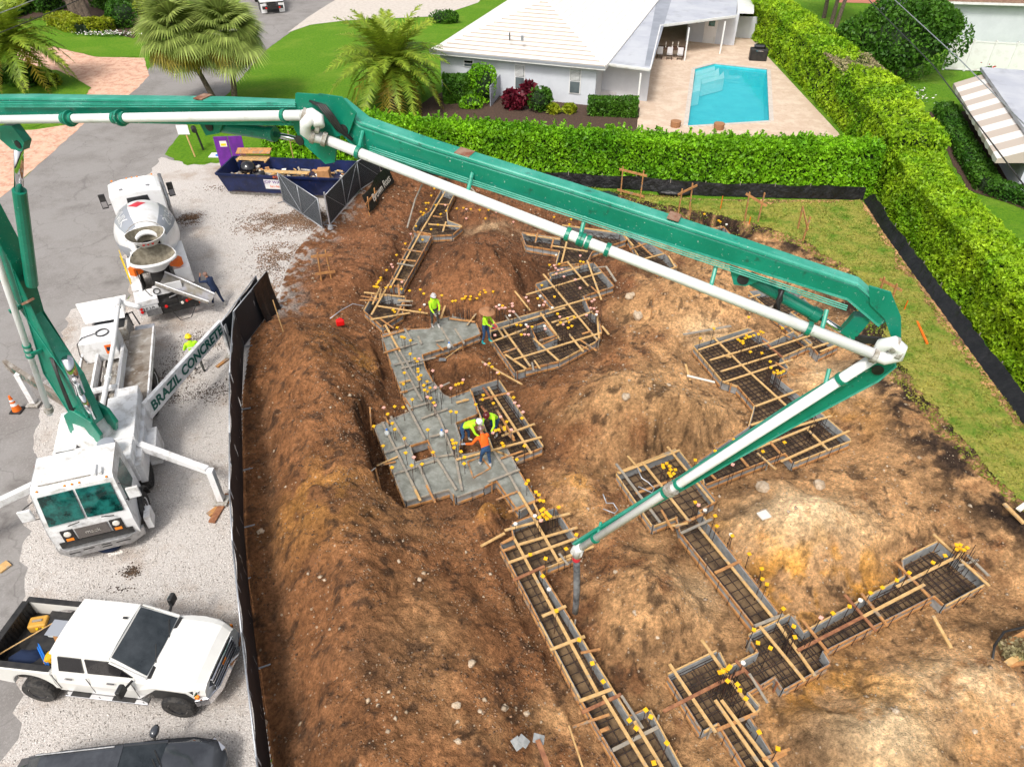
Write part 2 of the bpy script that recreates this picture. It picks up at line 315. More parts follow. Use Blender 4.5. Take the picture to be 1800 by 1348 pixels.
def inpoly(x, y, poly):
    r = np.zeros(np.shape(x), bool); n = len(poly)
    for i in range(n):
        x1, y1 = poly[i][0], poly[i][1]; x2, y2 = poly[(i+1) % n][0], poly[(i+1) % n][1]
        if y1 == y2: continue
        r ^= ((y1 > y) != (y2 > y)) & (x < (x2-x1)*(y-y1)/(y2-y1)+x1)
    return r
def segdist(x, y, poly, closed=True):
    d = np.full(np.shape(x), 1e9); n = len(poly)
    for i in range(n if closed else n-1):
        a = poly[i]; b = poly[(i+1) % n]; ex, ey = b[0]-a[0], b[1]-a[1]; l = ex*ex+ey*ey+1e-9
        t = np.clip(((x-a[0])*ex+(y-a[1])*ey)/l, 0, 1); d = np.minimum(d, np.hypot(x-a[0]-t*ex, y-a[1]-t*ey))
    return d
_perm = np.random.default_rng(3).random((256, 256))
def vnoise(x, y):
    xi = np.floor(x).astype(int); yi = np.floor(y).astype(int); fx = x-xi; fy = y-yi; fx = fx*fx*(3-2*fx); fy = fy*fy*(3-2*fy)
    g = lambda i, j: _perm[i % 256, j % 256]
    return (g(xi, yi)*(1-fx)+g(xi+1, yi)*fx)*(1-fy)+(g(xi, yi+1)*(1-fx)+g(xi+1, yi+1)*fx)*fy
def fbm(x, y, o=5, g=.5):
    s = 0; a = 1; t = 0
    for i in range(o): s = s+a*vnoise(x*2**i+i*31.7, y*2**i+i*11.3); t += a; a *= g
    return s/t
def sstep(a, b, x): t = np.clip((x-a)/(b-a), 0, 1); return t*t*(3-2*t)
# ================================================================ ground
RIM = -.35; BOT = -.85
# footing forms: rim outlines (photograph pixels at rim height), kind of filling
FORMS = {
 'ladder_upper': ([(776, 335), (798, 340), (784, 368), (786, 388), (812, 398), (795, 412), (757, 414), (731, 407), (727, 403), (739, 382), (756, 372)], 'rebar'),
 'ladder_lower': ([(730, 414), (757, 415), (708, 503), (685, 500)], 'rebar'),
 'junction': ([(656, 520), (712, 522), (706, 552), (672, 573), (641, 546)], 'rebar'),
 'slab_run': ([(672, 588), (711, 580), (757, 578), (775, 560), (793, 557), (817, 562), (835, 568), (843, 587), (803, 603), (740, 623), (746, 647), (760, 672), (778, 695), (790, 700), (827, 687), (838, 727), (798, 743), (808, 775), (803, 803), (868, 791), (888, 788), (910, 828), (940, 878), (913, 897), (873, 842), (850, 855), (802, 872), (790, 858), (713, 879), (660, 750), (728, 722), (713, 697), (704, 676), (692, 645), (689, 640)], 'concrete'),
 'worker_pit': ([(828, 683), (875, 668), (953, 785), (905, 803), (868, 789)], 'rebar'),
 'centre_pad': ([(942, 500), (970, 490), (965, 480), (1043, 462), (1078, 503), (1024, 520), (1037, 550), (1050, 557), (1056, 585), (1046, 600), (982, 634), (923, 648), (906, 653), (883, 620), (863, 590), (864, 572), (957, 546), (975, 540), (952, 513)], 'rebar'),
 'back_row': ([(917, 409), (985, 419), (990, 397), (1090, 409), (1100, 422), (1040, 442), (1030, 462), (978, 466), (985, 441), (925, 431)], 'rebar'),
 'back_angle': ([(1098, 410), (1112, 408), (1168, 446), (1190, 468), (1160, 476), (1124, 450)], 'rebar'),
 'far_corner': ([(1236, 407), (1270, 398), (1290, 420), (1300, 440), (1262, 428)], 'rebar'),
 'boom_shaded': ([(1317, 512), (1392, 506), (1422, 533), (1388, 549), (1474, 606), (1440, 622), (1428, 608)], 'rebar'),
 'right_pad': ([(1220, 608), (1317, 577), (1355, 603), (1397, 583), (1427, 603), (1372, 627), (1385, 647), (1357, 657), (1437, 722), (1495, 773), (1395, 812), (1380, 795), (1240, 850), (1228, 812), (1318, 750), (1328, 713), (1298, 678), (1270, 668)], 'rebar'),
 'mid_pad': ([(1085, 832), (1190, 790), (1210, 815), (1232, 850), (1257, 880), (1227, 897), (1243, 920), (1367, 1078), (1327, 1099), (1197, 934), (1190, 907), (1148, 923)], 'rebar'),
 'cross_pad': ([(1317, 1118), (1390, 1081), (1413, 1113), (1592, 1014), (1588, 984), (1650, 953), (1735, 1022), (1661, 1062), (1642, 1045), (1445, 1144), (1458, 1165), (1377, 1210), (1362, 1187), (1312, 1217), (1334, 1243), (1315, 1260), (1372, 1352), (1315, 1352), (1263, 1268), (1235, 1283), (1175, 1187), (1262, 1145), (1277, 1177), (1335, 1147)], 'rebar'),
 'long_run': ([(881, 957), (905, 943), (900, 922), (975, 893), (1012, 950), (1020, 972), (957, 997), (947, 1003), (1000, 1088), (1045, 1165), (1105, 1262), (1140, 1247), (1202, 1362), (1102, 1362), (1060, 1292), (1022, 1227), (950, 1090)], 'rebar'),
}
HOLES = {'slab_run': [[(718, 783), (753, 772), (768, 803), (728, 815)]]}
RIMW = {k: PP(v[0], RIM) for k, v in FORMS.items()}
HOLEW = [PP(h, RIM) for hs_ in HOLES.values() for h in hs_]
SITE = [p.xy for p in PP([(655, 296), (630, 340), (600, 372), (560, 395), (520, 440), (500, 480), (489, 535), (440, 590), (424, 700), (423, 850), (424, 980), (431, 1073), (447, 1167), (478, 1360)])]+[V((-4.6, 4)), V((24, 4)), V((22.5, 14)), P(1800, 745).xy, P(1655, 540).xy, P(1550, 395).xy, P(1515, 352).xy, P(1240, 350).xy, P(960, 328).xy, P(720, 302).xy]
GX0, GX1, GY0, GY1, CS = -15, 25, 4, 45, .06
gx = np.arange(GX0, GX1, CS); gy = np.arange(GY0, GY1, CS); X, Y = np.meshgrid(gx, gy)
def g2(px, py, z, sx, sy=None, rot=0):
    p = P(px, py, z); sy = sy or sx; a = R(rot); dx = X-p.x; dy = Y-p.y; u = dx*math.cos(a)+dy*math.sin(a); v = -dx*math.sin(a)+dy*math.cos(a)
    return np.exp(-((u/sx)**2+(v/sy)**2))
fine = fbm(X*2.2, Y*2.2, 5, .55)-.5; mid = fbm(X*.55+9, Y*.55, 5, .5)-.5; rid = np.abs(fbm(X*1.1+40, Y*1.1+7, 5, .55)-.5)*2
wx = X+mid*1.2; wy = Y+(fbm(X*.6, Y*.6+50, 4)-.5)*1.2
dform = np.full(X.shape, 1e9); inform = np.zeros(X.shape, bool)
for k, w in RIMW.items():
    dform = np.minimum(dform, segdist(X, Y, w)); inform |= inpoly(X, Y, w)
ridge = segdist(wx, wy, PP([(555, 610), (590, 760), (610, 900), (640, 1080), (670, 1230), (700, 1420)], .9), False)
nat = .95*np.exp(-(ridge/1.75)**2)+.35*np.exp(-(segdist(wx, wy, PP([(820, 1130), (860, 1348)], .4), False)/1.2)**2)
for a in [(840, 452, 1, 2.3, 2.0, .95), (1100, 690, .8, 2.0, 1.5, .8), (1215, 730, .7, 1.7, 1.3, .7), (815, 645, -.2, 1.0, .8, .35), (1180, 505, .4, 2.2, 1.4, .5), (1290, 500, .3, 1.5, 1.2, .25),
          (1150, 1050, .5, 1.3, 1.6, .45), (1430, 905, .5, 1.8, 1.2, .5), (1560, 1280, .5, 1.4, 1.1, .45), (1700, 1190, .3, 1.6, 1.0, .25), (610, 470, .2, 1.8, 1.4, .25), (985, 312, .5, 1.6, .8, .7),
          (690, 420, .2, 1.4, 1.6, .2), (868, 880, .2, .45, .5, .5), (1360, 860, -.2, .6, .5, .25)]:
    nat = nat+a[5]*g2(a[0], a[1], a[2], a[3], a[4])
med = fbm(X*1.3+31, Y*1.3+3, 5, .55)-.5
hi_ = fbm(X*6+3, Y*6+9, 4, .6)-.5; gul = np.abs(fbm(wx*1.9+40, wy*1.9+7, 4, .5)-.5)
nat = nat*1.95-.55*np.exp(-(dform/2.3)**2)+mid*.42+med*.30+fine*.24+(rid-.3)*.14+hi_*.17
dj = dform+mid*.7+fine*.30
berm = inpoly(wx, wy, PP([(430, 540), (655, 560), (670, 650), (640, 760), (640, 860), (700, 905), (850, 905), (950, 1050), (1010, 1200), (1090, 1420), (430, 1420)]))
wall = np.where(berm, sstep(.30, .68, dj), sstep(.25, 1.25, dj)); low = BOT+.06+fine*.10+(fbm(X*6+3, Y*6+9, 4, .6)-.5)*.08
Z = low*(1-wall)+nat*wall
Z = np.where(inform, BOT-.04, Z); Z = np.where((~inform) & (dform < .12), np.minimum(Z, BOT+.08), Z)
ins = inpoly(X, Y, SITE); db = segdist(X, Y, SITE)
path = np.exp(-(segdist(X, Y, PP([(462, 700), (470, 850), (478, 980), (490, 1100), (530, 1348)]), False)/.35)**2)
Z = Z-.18*path*(1-path*0)
eb = sstep(0, .55, db); Z = np.where(ins, np.where(db < .5, np.maximum(Z, 0), Z)*eb+.012, -.5)
gr_edge = [p.xy for p in PP([(1005, 318), (1090, 345), (1140, 365), (1205, 372), (1250, 384), (1330, 400), (1400, 425), (1440, 450), (1490, 490), (1530, 560), (1548, 630), (1590, 690), (1650, 755), (1730, 845), (1800, 905)])]
LAWNP = gr_edge+[V((21.8, 14)), P(1800, 740).xy, P(1655, 545).xy, P(1548, 398).xy, P(1513, 352).xy, P(1240, 349).xy, P(1005, 318+9).xy]
dl = segdist(X, Y, LAWNP); inl = inpoly(X, Y, LAWNP); lm = np.where(inl, dl, -dl)+mid*.9+fine*.5-.45
Z = np.where(lm > -.6, Z*(1-sstep(-.6, .1, lm))+(.0+fine*.05)*sstep(-.6, .1, lm), Z)
Zs = Z
def height(x, y):
    i = int((x-GX0)/CS); j = int((y-GY0)/CS)
    return float(Zs[min(max(j, 0), Zs.shape[0]-1), min(max(i, 0), Zs.shape[1]-1)]) if ins[min(max(j, 0), Zs.shape[0]-1), min(max(i, 0), Zs.shape[1]-1)] else 0.
# soil colour zones, darker on trench floors and in patches on steep slopes
brown = np.array([.235, .105, .044]); dark = np.array([.040, .025, .017]); tan = np.array([.54, .315, .145]); orange = np.array([.56, .27, .055]); pale = np.array([.76, .55, .32]); red = np.array([.155, .066, .033])
cn = fbm(X*.9+77, Y*.9+5, 6, .6); cn2 = fbm(X*3+7, Y*3+55, 5, .6)
tanm = np.clip(sstep(.5, 6.5, X+(cn-.5)*9-(Y-18)*.22)*.85+.9*g2(1160, 690, .6, 2.8, 1.9)+.5*g2(1000, 860, -.3, 1.2)+.5*g2(1480, 630, 0, 2.6, 1.6)+.35*g2(750, 1150, .3, 1.3, 3)+.3*g2(700, 900, .5, 1.5), 0, 1)
tanm = np.clip(tanm*sstep(.30, .62, cn+.12*tanm+.1), 0, 1)
palem = np.clip(1.1*g2(1420, 890, .5, 1.9, 1.1)+1.1*g2(1560, 1280, .5, 1.3, 1.0)+.8*g2(1690, 1190, .3, 1.6, .8)+.6*g2(1260, 560, .3, 1.5, .8)+.6*g2(1480, 640, 0, 2, 1.2)+.5*g2(1230, 1010, .2, .9)+.5*g2(860, 395, -.3, 1.6, .5), 0, 1)*sstep(.30, .50, cn2*.5+cn*.5)
orm = np.clip(1.3*g2(1400, 1010, -.2, 2.0, 1.2)+1.1*g2(1450, 1200, -.2, 1.5, 1.0)+.9*g2(1500, 990, 0, 1.3)+.7*g2(1620, 1230, .2, 1.2)+.6*g2(1010, 840, 0, .9)+.7*g2(1250, 890, 0, .8)+1.3*g2(866, 880, .1, .45)+.5*g2(560, 900, .8, 1.5)+.5*g2(1480, 700, 0, 1.6)+.5*g2(620, 620, .8, 1), 0, 1)*sstep(.36, .56, fbm(X*1.7+3, Y*1.7+88, 5))
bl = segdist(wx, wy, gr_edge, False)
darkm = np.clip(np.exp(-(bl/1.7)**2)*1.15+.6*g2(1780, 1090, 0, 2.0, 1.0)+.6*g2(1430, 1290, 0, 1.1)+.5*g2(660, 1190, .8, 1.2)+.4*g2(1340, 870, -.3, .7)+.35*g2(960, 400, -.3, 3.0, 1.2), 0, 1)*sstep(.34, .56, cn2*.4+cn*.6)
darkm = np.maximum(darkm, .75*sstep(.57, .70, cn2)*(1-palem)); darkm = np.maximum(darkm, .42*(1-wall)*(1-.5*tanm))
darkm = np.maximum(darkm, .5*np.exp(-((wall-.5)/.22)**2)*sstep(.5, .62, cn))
C = brown[None, None]*(1-0*X[..., None])
rm = (sstep(24, 32, Y)*.6)[..., None]; C = C*(1-rm)+red*rm
for msk, c in ((tanm*.9, tan), (orm, orange), (palem, pale), (darkm, dark)): C = C*(1-msk[..., None])+c*msk[..., None]
C = C*(.42+1.16*fbm(X*4+Z*2.6, Y*4+Z*3.4, 6, .7))[..., None]*(.84+.32*sstep(.35, .65, fbm(X*.7+20, Y*.7+60, 5, .6)))[..., None]
C = C*1.2
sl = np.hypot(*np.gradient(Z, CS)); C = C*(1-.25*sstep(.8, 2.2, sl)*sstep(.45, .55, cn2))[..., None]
pm = (path*.5)[..., None]; C = C*(1-pm)+np.array([.20, .11, .06])*pm
gravm = np.clip(np.exp(-(segdist(wx, wy, PP([(655, 296), (560, 400), (500, 470), (492, 540)]), False)/.9)**2)*sstep(.45, .55, cn2), 0, 1)[..., None]; C = C*(1-gravm)+np.array([.45, .40, .36])*gravm
ny, nx = X.shape
keep = ins[:-1, :-1] & ins[1:, :-1] & ins[:-1, 1:] & ins[1:, 1:]
idx = np.arange(ny*nx).reshape(ny, nx); q = np.stack([idx[:-1, :-1], idx[:-1, 1:], idx[1:, 1:], idx[1:, :-1]], -1)[keep]
used, inv = np.unique(q, return_inverse=True); q = inv.reshape(-1, 4)
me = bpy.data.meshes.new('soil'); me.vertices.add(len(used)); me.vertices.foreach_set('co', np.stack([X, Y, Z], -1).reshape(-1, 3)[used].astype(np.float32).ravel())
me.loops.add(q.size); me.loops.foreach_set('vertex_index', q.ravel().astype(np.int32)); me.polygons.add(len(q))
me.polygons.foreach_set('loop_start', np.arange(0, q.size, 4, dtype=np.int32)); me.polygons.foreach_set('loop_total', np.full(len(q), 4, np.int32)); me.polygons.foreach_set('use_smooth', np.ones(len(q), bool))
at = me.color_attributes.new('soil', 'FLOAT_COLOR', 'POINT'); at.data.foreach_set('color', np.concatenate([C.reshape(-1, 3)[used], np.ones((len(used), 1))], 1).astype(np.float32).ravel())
me.update(calc_edges=True)
sm = bpy.data.materials.new('excavated_soil'); sm.use_nodes = True; t = sm.node_tree; N, L = t.nodes, t.links; b = N['Principled BSDF']; b.inputs['Roughness'].default_value = .95; b.inputs['Specular IOR Level'].default_value = .2
va_ = N.new('ShaderNodeVertexColor'); va_.layer_name = 'soil'; tc = N.new('ShaderNodeTexCoord')
n1 = N.new('ShaderNodeTexNoise'); n1.inputs['Scale'].default_value = 9; n1.inputs['Detail'].default_value = 9; n1.inputs['Roughness'].default_value = .75; L.new(tc.outputs['Object'], n1.inputs[0])
mr = N.new('ShaderNodeMapRange'); mr.inputs['From Min'].default_value = .3; mr.inputs['From Max'].default_value = .7; mr.inputs['To Min'].default_value = .38; mr.inputs['To Max'].default_value = 1.75; L.new(n1.outputs['Fac'], mr.inputs[0])
mm = N.new('ShaderNodeMix'); mm.data_type = 'RGBA'; mm.blend_type = 'MULTIPLY'; mm.inputs['Factor'].default_value = 1; L.new(va_.outputs[0], mm.inputs['A']); L.new(mr.outputs[0], mm.inputs['B']); 
vr = N.new('ShaderNodeTexVoronoi'); vr.inputs['Scale'].default_value = 8; L.new(tc.outputs['Object'], vr.inputs['Vector']); sx_ = N.new('ShaderNodeSeparateColor'); L.new(vr.outputs['Color'], sx_.inputs[0])
g1 = N.new('ShaderNodeMath'); g1.operation = 'GREATER_THAN'; g1.inputs[1].default_value = .80; L.new(sx_.outputs[0], g1.inputs[0]); rd = N.new('ShaderNodeMath'); rd.operation = 'MULTIPLY'; rd.inputs[1].default_value = .30; L.new(sx_.outputs[1], rd.inputs[0])
g2_ = N.new('ShaderNodeMath'); g2_.operation = 'LESS_THAN'; L.new(vr.outputs['Distance'], g2_.inputs[0]); L.new(rd.outputs[0], g2_.inputs[1]); g3 = N.new('ShaderNodeMath'); g3.operation = 'MULTIPLY'; L.new(g1.outputs[0], g3.inputs[0]); L.new(g2_.outputs[0], g3.inputs[1])
g4 = N.new('ShaderNodeMath'); g4.operation = 'MULTIPLY'; g4.inputs[1].default_value = .7; L.new(g3.outputs[0], g4.inputs[0]); ms_ = N.new('ShaderNodeMix'); ms_.data_type = 'RGBA'; ms_.inputs['B'].default_value = (.62, .50, .36, 1); L.new(g4.outputs[0], ms_.inputs['Factor']); L.new(mm.outputs['Result'], ms_.inputs['A']); L.new(ms_.outputs['Result'], b.inputs['Base Color'])
n2 = N.new('ShaderNodeTexNoise'); n2.inputs['Scale'].default_value = 14; n2.inputs['Detail'].default_value = 9; n2.inputs['Roughness'].default_value = .7; L.new(tc.outputs['Object'], n2.inputs[0])
bp = N.new('ShaderNodeBump'); bp.inputs['Distance'].default_value = .15; L.new(n2.outputs['Fac'], bp.inputs['Height']); L.new(bp.outputs[0], b.inputs['Normal'])
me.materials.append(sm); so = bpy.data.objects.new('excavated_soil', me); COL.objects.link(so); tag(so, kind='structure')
M['soil'] = sm
M['clod'] = mat('soil_clod', (.13, .07, .036), (.24, .14, .08), sc=.6, rough=1, island=.45)
# flat sheets
def sheet(name, poly, z, m, holes=()):
    from mathutils.geometry import tessellate_polygon as tess
    loops = [[V((p[0], p[1], 0)) for p in poly]]+[[V((p[0], p[1], 0)) for p in h] for h in holes]
    flat = [v for l in loops for v in l]; mb = MB(); mb.add([(v.x, v.y, z) for v in flat], [tuple(t) for t in tess(loops)])
    o = mb.build(name, m, kind='structure'); me = o.data
    if sum(p.normal.z for p in me.polygons) < 0: me.flip_normals()
    return o
def rough(poly, amp=.12, step=.5):      # ragged outline
    out = []; n = len(poly)
    for i in range(n):
        a, b = V(poly[i][:2]), V(poly[(i+1) % n][:2]); k = max(1, int((b-a).length/step))
        nrm = V((-(b-a).y, (b-a).x)).normalized() if (b-a).length > 0 else V((0, 0))
        for j in range(k):
            p = a.lerp(b, j/k); out.append(p+nrm*random.uniform(-amp, amp) if (b-a).length < 60 else p)
    return out
def shrink(poly, d):
    c = sum((V(p[:2]) for p in poly), V((0, 0)))/len(poly); return [V(p[:2])+(c-V(p[:2])).normalized()*d for p in poly]
POOL = [p.xy for p in PP([(1222, 122), (1256, 113), (1348, 123), (1352, 213), (1209, 222)])]
RT = [p.xy for p in PP([(1212, 214), (1351, 216)])]
HOLE1 = shrink(SITE, .35); 
sheet('ground', [(-500, -60), (500, -60), (500, 700), (-500, 700)], -.02, M['lawn'], [HOLE1, POOL])
road = [V((-60, 2))]+[p.xy for p in PP([(0, 345), (20, 332), (150, 215), (240, 152), (262, 120), (330, 60), (425, 0), (440, -40), (640, -40), (590, 0), (520, 50), (465, 90), (400, 165), (330, 215), (300, 300), (300, 420), (200, 560), (120, 700), (98, 850), (92, 1000), (78, 1180), (72, 1400)])]+[V((-13, 2))]
sheet('road', rough(road, .06), -.012, M['road'])
grav = [p.xy for p in PP([(265, 300), (285, 276), (330, 290), (400, 286), (470, 330), (640, 345), (655, 300), (700, 290)])]+[p.xy for p in PP([(700, 420), (640, 560), (520, 640), (500, 800), (470, 900), (480, 1080), (500, 1167), (535, 1360)])]+[V((-4, 3)), V((-13.2, 3))]+[p.xy for p in PP([(26, 1300), (32, 1180), (40, 1000), (55, 850), (72, 700), (125, 545), (180, 530), (230, 525), (200, 430), (190, 350)])]
sheet('gravel_yard', rough(grav, .22, .35), -.004, M['gravel'], [shrink(SITE, .2)] if False else ())
bpy.data.objects.remove(bpy.data.objects['gravel_yard'])
g2p = [p.xy for p in PP([(235, 335), (285, 276), (330, 290), (400, 286), (470, 330), (640, 342)])]+[V(p) for p in [SITE[0]+V((.3, -.2))]]+[V(p)+V((.16, 0)) for p in SITE[1:14]]+[V((-4.2, 3)), V((-13.2, 3))]+[p.xy for p in PP([(26, 1300), (32, 1180), (40, 1000), (55, 850), (72, 700), (125, 545), (180, 530), (230, 525), (215, 430)])]
GRAV = rough(g2p, .16, .35); sheet('gravel_yard', GRAV, -.004, M['gravel'])
def psheet(name, px, z, m, r=.1, st=.6): return sheet(name, rough([p.xy for p in PP(px)], r, st), z, m)
psheet('paver_driveway', [(100, 83), (167, 100), (253, 102), (262, 133), (240, 157), (165, 215), (150, 155), (133, 137), (83, 123), (20, 100), (40, 80)], -.006, M['paver'], .05)
psheet('paver_driveway', [(0, 232), (60, 228), (152, 214), (18, 334), (0, 347), (-150, 420), (-150, 240)], -.006, M['paver'], .05)
psheet('side_lawn', [(93, 53), (160, 63), (233, 70), (248, 100), (173, 101), (100, 84)], .004, M['lawn'])
psheet('side_lawn', [(60, 125), (100, 123), (133, 137), (160, 155), (120, 200), (100, 205), (60, 224), (0, 230), (-80, 220), (-80, 120)], .008, M['lawn'])
psheet('planting_bed', [(-50, 40), (100, 30), (180, 55), (235, 68), (250, 30), (330, -30), (-50, -60)], .000, M['mulch'])
psheet('concrete_driveway', [(505, 58), (545, 44), (610, 36), (770, 29), (840, 5), (900, -60), (560, -60), (590, 0), (545, 28)], -.002, M['drive'], .03)
psheet('front_lawn', [(398, 172), (465, 92), (545, 46), (612, 38), (770, 31), (800, 60), (800, 190), (700, 290), (660, 296), (640, 300), (470, 290), (400, 284), (330, 288), (288, 272), (330, 218)], .003, M['lawn'], .06)
psheet('planting_bed', [(740, 182), (780, 160), (1125, 190), (1117, 240), (740, 240)], .009, M['mulch'])
deck = [p.xy for p in PP([(1040, 190), (1120, 212), (1130, 60), (1330, 40), (1330, 130), (1450, 222)])]
sheet('pool_deck', [P(1118, 240).xy, P(1122, 200).xy, P(1030, 190).xy, P(1060, 60).xy, P(1080, 20).xy, P(1345, 15).xy, P(1345, 95).xy, P(1475, 235).xy, P(1478, 246).xy], .003, M['pooldeck'], [POOL])
# lawns of the site: sheet made from the grid so that its edge frays
lk = (lm > 0)[:-1, :-1] & ins[:-1, :-1] & ins[1:, 1:]
q = np.stack([idx[:-1, :-1], idx[:-1, 1:], idx[1:, 1:], idx[1:, :-1]], -1)[lk]; used, inv = np.unique(q, return_inverse=True); q = inv.reshape(-1, 4)
co = np.stack([X, Y, Z+.03+.05*sstep(.5, .7, cn2)], -1).reshape(-1, 3)[used]
me = bpy.data.meshes.new('site_lawn'); me.from_pydata(co.tolist(), [], q.tolist()); me.materials.append(M['lawndry']); me.polygons.foreach_set('use_smooth', [True]*len(me.polygons)); me.update()
o = bpy.data.objects.new('site_lawn', me); COL.objects.link(o); tag(o, kind='structure')
# grass tufts over the site lawn, gravel stones, soil stones
def tufts(name, n, poly, h, m, lab, zf=lambda x, y: 0):
    xs = [p[0] for p in poly]; ys = [p[1] for p in poly]; x = rng.uniform(min(xs), max(xs), n*3); y = rng.uniform(min(ys), max(ys), n*3)
    k = inpoly(x, y, poly); x, y = x[k][:n], y[k][:n]; z = np.array([zf(a, b) for a, b in zip(x, y)]); n = len(x)
    a = rng.uniform(0, 6.28, n); w = rng.uniform(.03, .07, n); hh = rng.uniform(.5, 1.3, n)*h; l = rng.uniform(-.06, .06, (n, 2))
    A = np.stack([x-np.cos(a)*w, y-np.sin(a)*w, z], -1); B = np.stack([x+np.cos(a)*w, y+np.sin(a)*w, z], -1); T = np.stack([x+l[:, 0], y+l[:, 1], z+hh], -1)
    return tag(fastmesh(name, np.stack([A, B, T], 1), 3, m), lab, 'grass', kind='stuff')
M['blade'] = leafmat('grass_blade', (.14, .25, .02), (.42, .38, .08), sc=.45, isl=.3); M['bladeg'] = leafmat('green_grass_blade', (.08, .24, .012), (.14, .33, .02), sc=.5, isl=.3)
tufts('grass_tufts', 26000, [tuple(p) for p in shrink(LAWNP, .25)], .07, M['blade'], 'short patchy yellow green grass growing beside the black silt fence', lambda x, y: height(x, y)+.02)
sx, sy = rng.uniform(-20, -3, 60000), rng.uniform(6, 40, 60000); k = inpoly(sx, sy, [tuple(p) for p in GRAV]) & ~inpoly(sx, sy, [tuple(p) for p in shrink(SITE, .1)]); sx, sy = sx[k], sy[k]
def stones(name, x, y, z, r, m, lab, cat):
    n = len(x); base = np.array([[1, 0, 0], [0, 1, 0], [-1, 0, 0], [0, -1, 0], [0, 0, .8], [0, 0, -.6]]); tri = [(0, 1, 4), (1, 2, 4), (2, 3, 4), (3, 0, 4), (1, 0, 5), (2, 1, 5), (3, 2, 5), (0, 3, 5)]
    v = base[None]*rng.uniform(.55, 1.3, (n, 6, 1)); a = rng.uniform(0, 6.28, n); c, s = np.cos(a)[:, None], np.sin(a)[:, None]
    vx = v[..., 0]*c-v[..., 1]*s; vy = v[..., 0]*s+v[..., 1]*c; vz = v[..., 2]*.75; vv = np.stack([vx, vy, vz], -1)*r[:, None, None]+np.stack([x, y, z], -1)[:, None]
    me = bpy.data.meshes.new(name); f = (np.arange(n)[:, None, None]*6+np.array(tri)[None]).reshape(-1, 3); nf = len(f)
    me.vertices.add(n*6); me.vertices.foreach_set('co', vv.astype(np.float32).ravel()); me.loops.add(nf*3); me.loops.foreach_set('vertex_index', f.astype(np.int32).ravel()); me.polygons.add(nf)
    me.polygons.foreach_set('loop_start', np.arange(0, nf*3, 3, dtype=np.int32)); me.polygons.foreach_set('loop_total', np.full(nf, 3, np.int32)); me.materials.append(m); me.update(calc_edges=True)
    o = bpy.data.objects.new(name, me); COL.objects.link(o); return tag(o, lab, cat, kind='stuff')
stones('gravel_stones', sx, sy, sx*0+.002, rng.uniform(.012, .034, len(sx)), M['gravelstone'], 'loose pale crushed stones lying over the gravel yard', 'gravel')
sx, sy = rng.uniform(-14, 16, 17000), rng.uniform(5, 41, 17000); k = inpoly(sx, sy, [tuple(p) for p in shrink(SITE, .3)]); sx, sy = sx[k], sy[k]
w = fbm(sx*.6, sy*.6, 3); jj = ((sy-GY0)/CS).astype(int); ii = ((sx-GX0)/CS).astype(int); k = (w > .40) & (~inform[jj, ii]) & (lm[jj, ii] < -.1); sx, sy, jj, ii = sx[k], sy[k], jj[k], ii[k]
rr = rng.uniform(.012, .03, len(sx))*(1+2.2*(rng.random(len(sx)) > .95))
stones('soil_stones', sx, sy, Zs[jj, ii]+rr*.2, rr, M['stone'], 'small pale stones and clods scattered over the dug soil', 'stones')
cx, cy = rng.uniform(-14, 16, 42000), rng.uniform(5, 41, 42000); k = inpoly(cx, cy, [tuple(p) for p in shrink(SITE, .3)]); cx, cy = cx[k], cy[k]
jj = ((cy-GY0)/CS).astype(int); ii = ((cx-GX0)/CS).astype(int); k = (fbm(cx*.8+5, cy*.8, 3) > .46) & (~inform[jj, ii]) & (lm[jj, ii] < -.1) & (tanm[jj, ii] < .5); cx, cy, jj, ii = cx[k], cy[k], jj[k], ii[k]
rr = rng.uniform(.02, .05, len(cx)); stones('soil_clods', cx, cy, Zs[jj, ii]+rr*.2, rr, M['clod'], 'crumbly brown clods lying loose on the excavated mounds', 'soil')
M['mudcrumb'] = mat('dark_mud_crumb', (.05, .035, .025), (.12, .075, .045), sc=2, rough=1, island=.5)
mx_ = []; 
for x, y, n, s1, s2 in ((352, 600, 700, .55, .45), (370, 690, 500, .45, .35), (330, 655, 350, .3, .5), (305, 700, 200, .3, .2), (232, 1005, 260, .14, .1), (205, 1035, 40, .3, .06), (520, 385, 1500, 1.3, .5), (330, 385, 420, .35, .25), (480, 470, 500, .6, .7), (575, 385, 900, .9, .5), (455, 345, 120, .7, .3), (288, 655, 300, .2, .8)):
    c = P(x, y, 0); mx_.append(np.stack([rng.normal(c.x, s1, n), rng.normal(c.y, s2, n)], -1))
mx_ = np.concatenate(mx_); stones('mud_crumbs', mx_[:, 0], mx_[:, 1], 0*mx_[:, 0]+.006, rng.uniform(.012, .035, len(mx_)), M['mudcrumb'], 'dark mud crumbs spilled over the gravel yard', 'soil')
mx_ = []
for x, y, n, s1, s2 in ((520, 385, 5200, 1.2, .7), (575, 392, 3000, .9, .5), (335, 385, 1300, .30, .35), (490, 450, 2600, .7, .9), (455, 400, 900, .8, .5), (475, 520, 1500, .35, .8), (420, 330, 500, 1.2, .3)):
    c = P(x, y, 0); mx_.append(np.stack([rng.normal(c.x, s1, n), rng.normal(c.y, s2, n)], -1))
mx_ = np.concatenate(mx_); k = ~inpoly(mx_[:, 0], mx_[:, 1], [tuple(p) for p in SITE]) & (fbm(mx_[:, 0]*1.5, mx_[:, 1]*1.5, 3) > .42); mx_ = mx_[k]; stones('dirt_spill', mx_[:, 0], mx_[:, 1], 0*mx_[:, 0]+.004, rng.uniform(.015, .045, len(mx_)), M['clod'], 'brown dirt tracked from the site onto the gravel near the gate', 'soil')
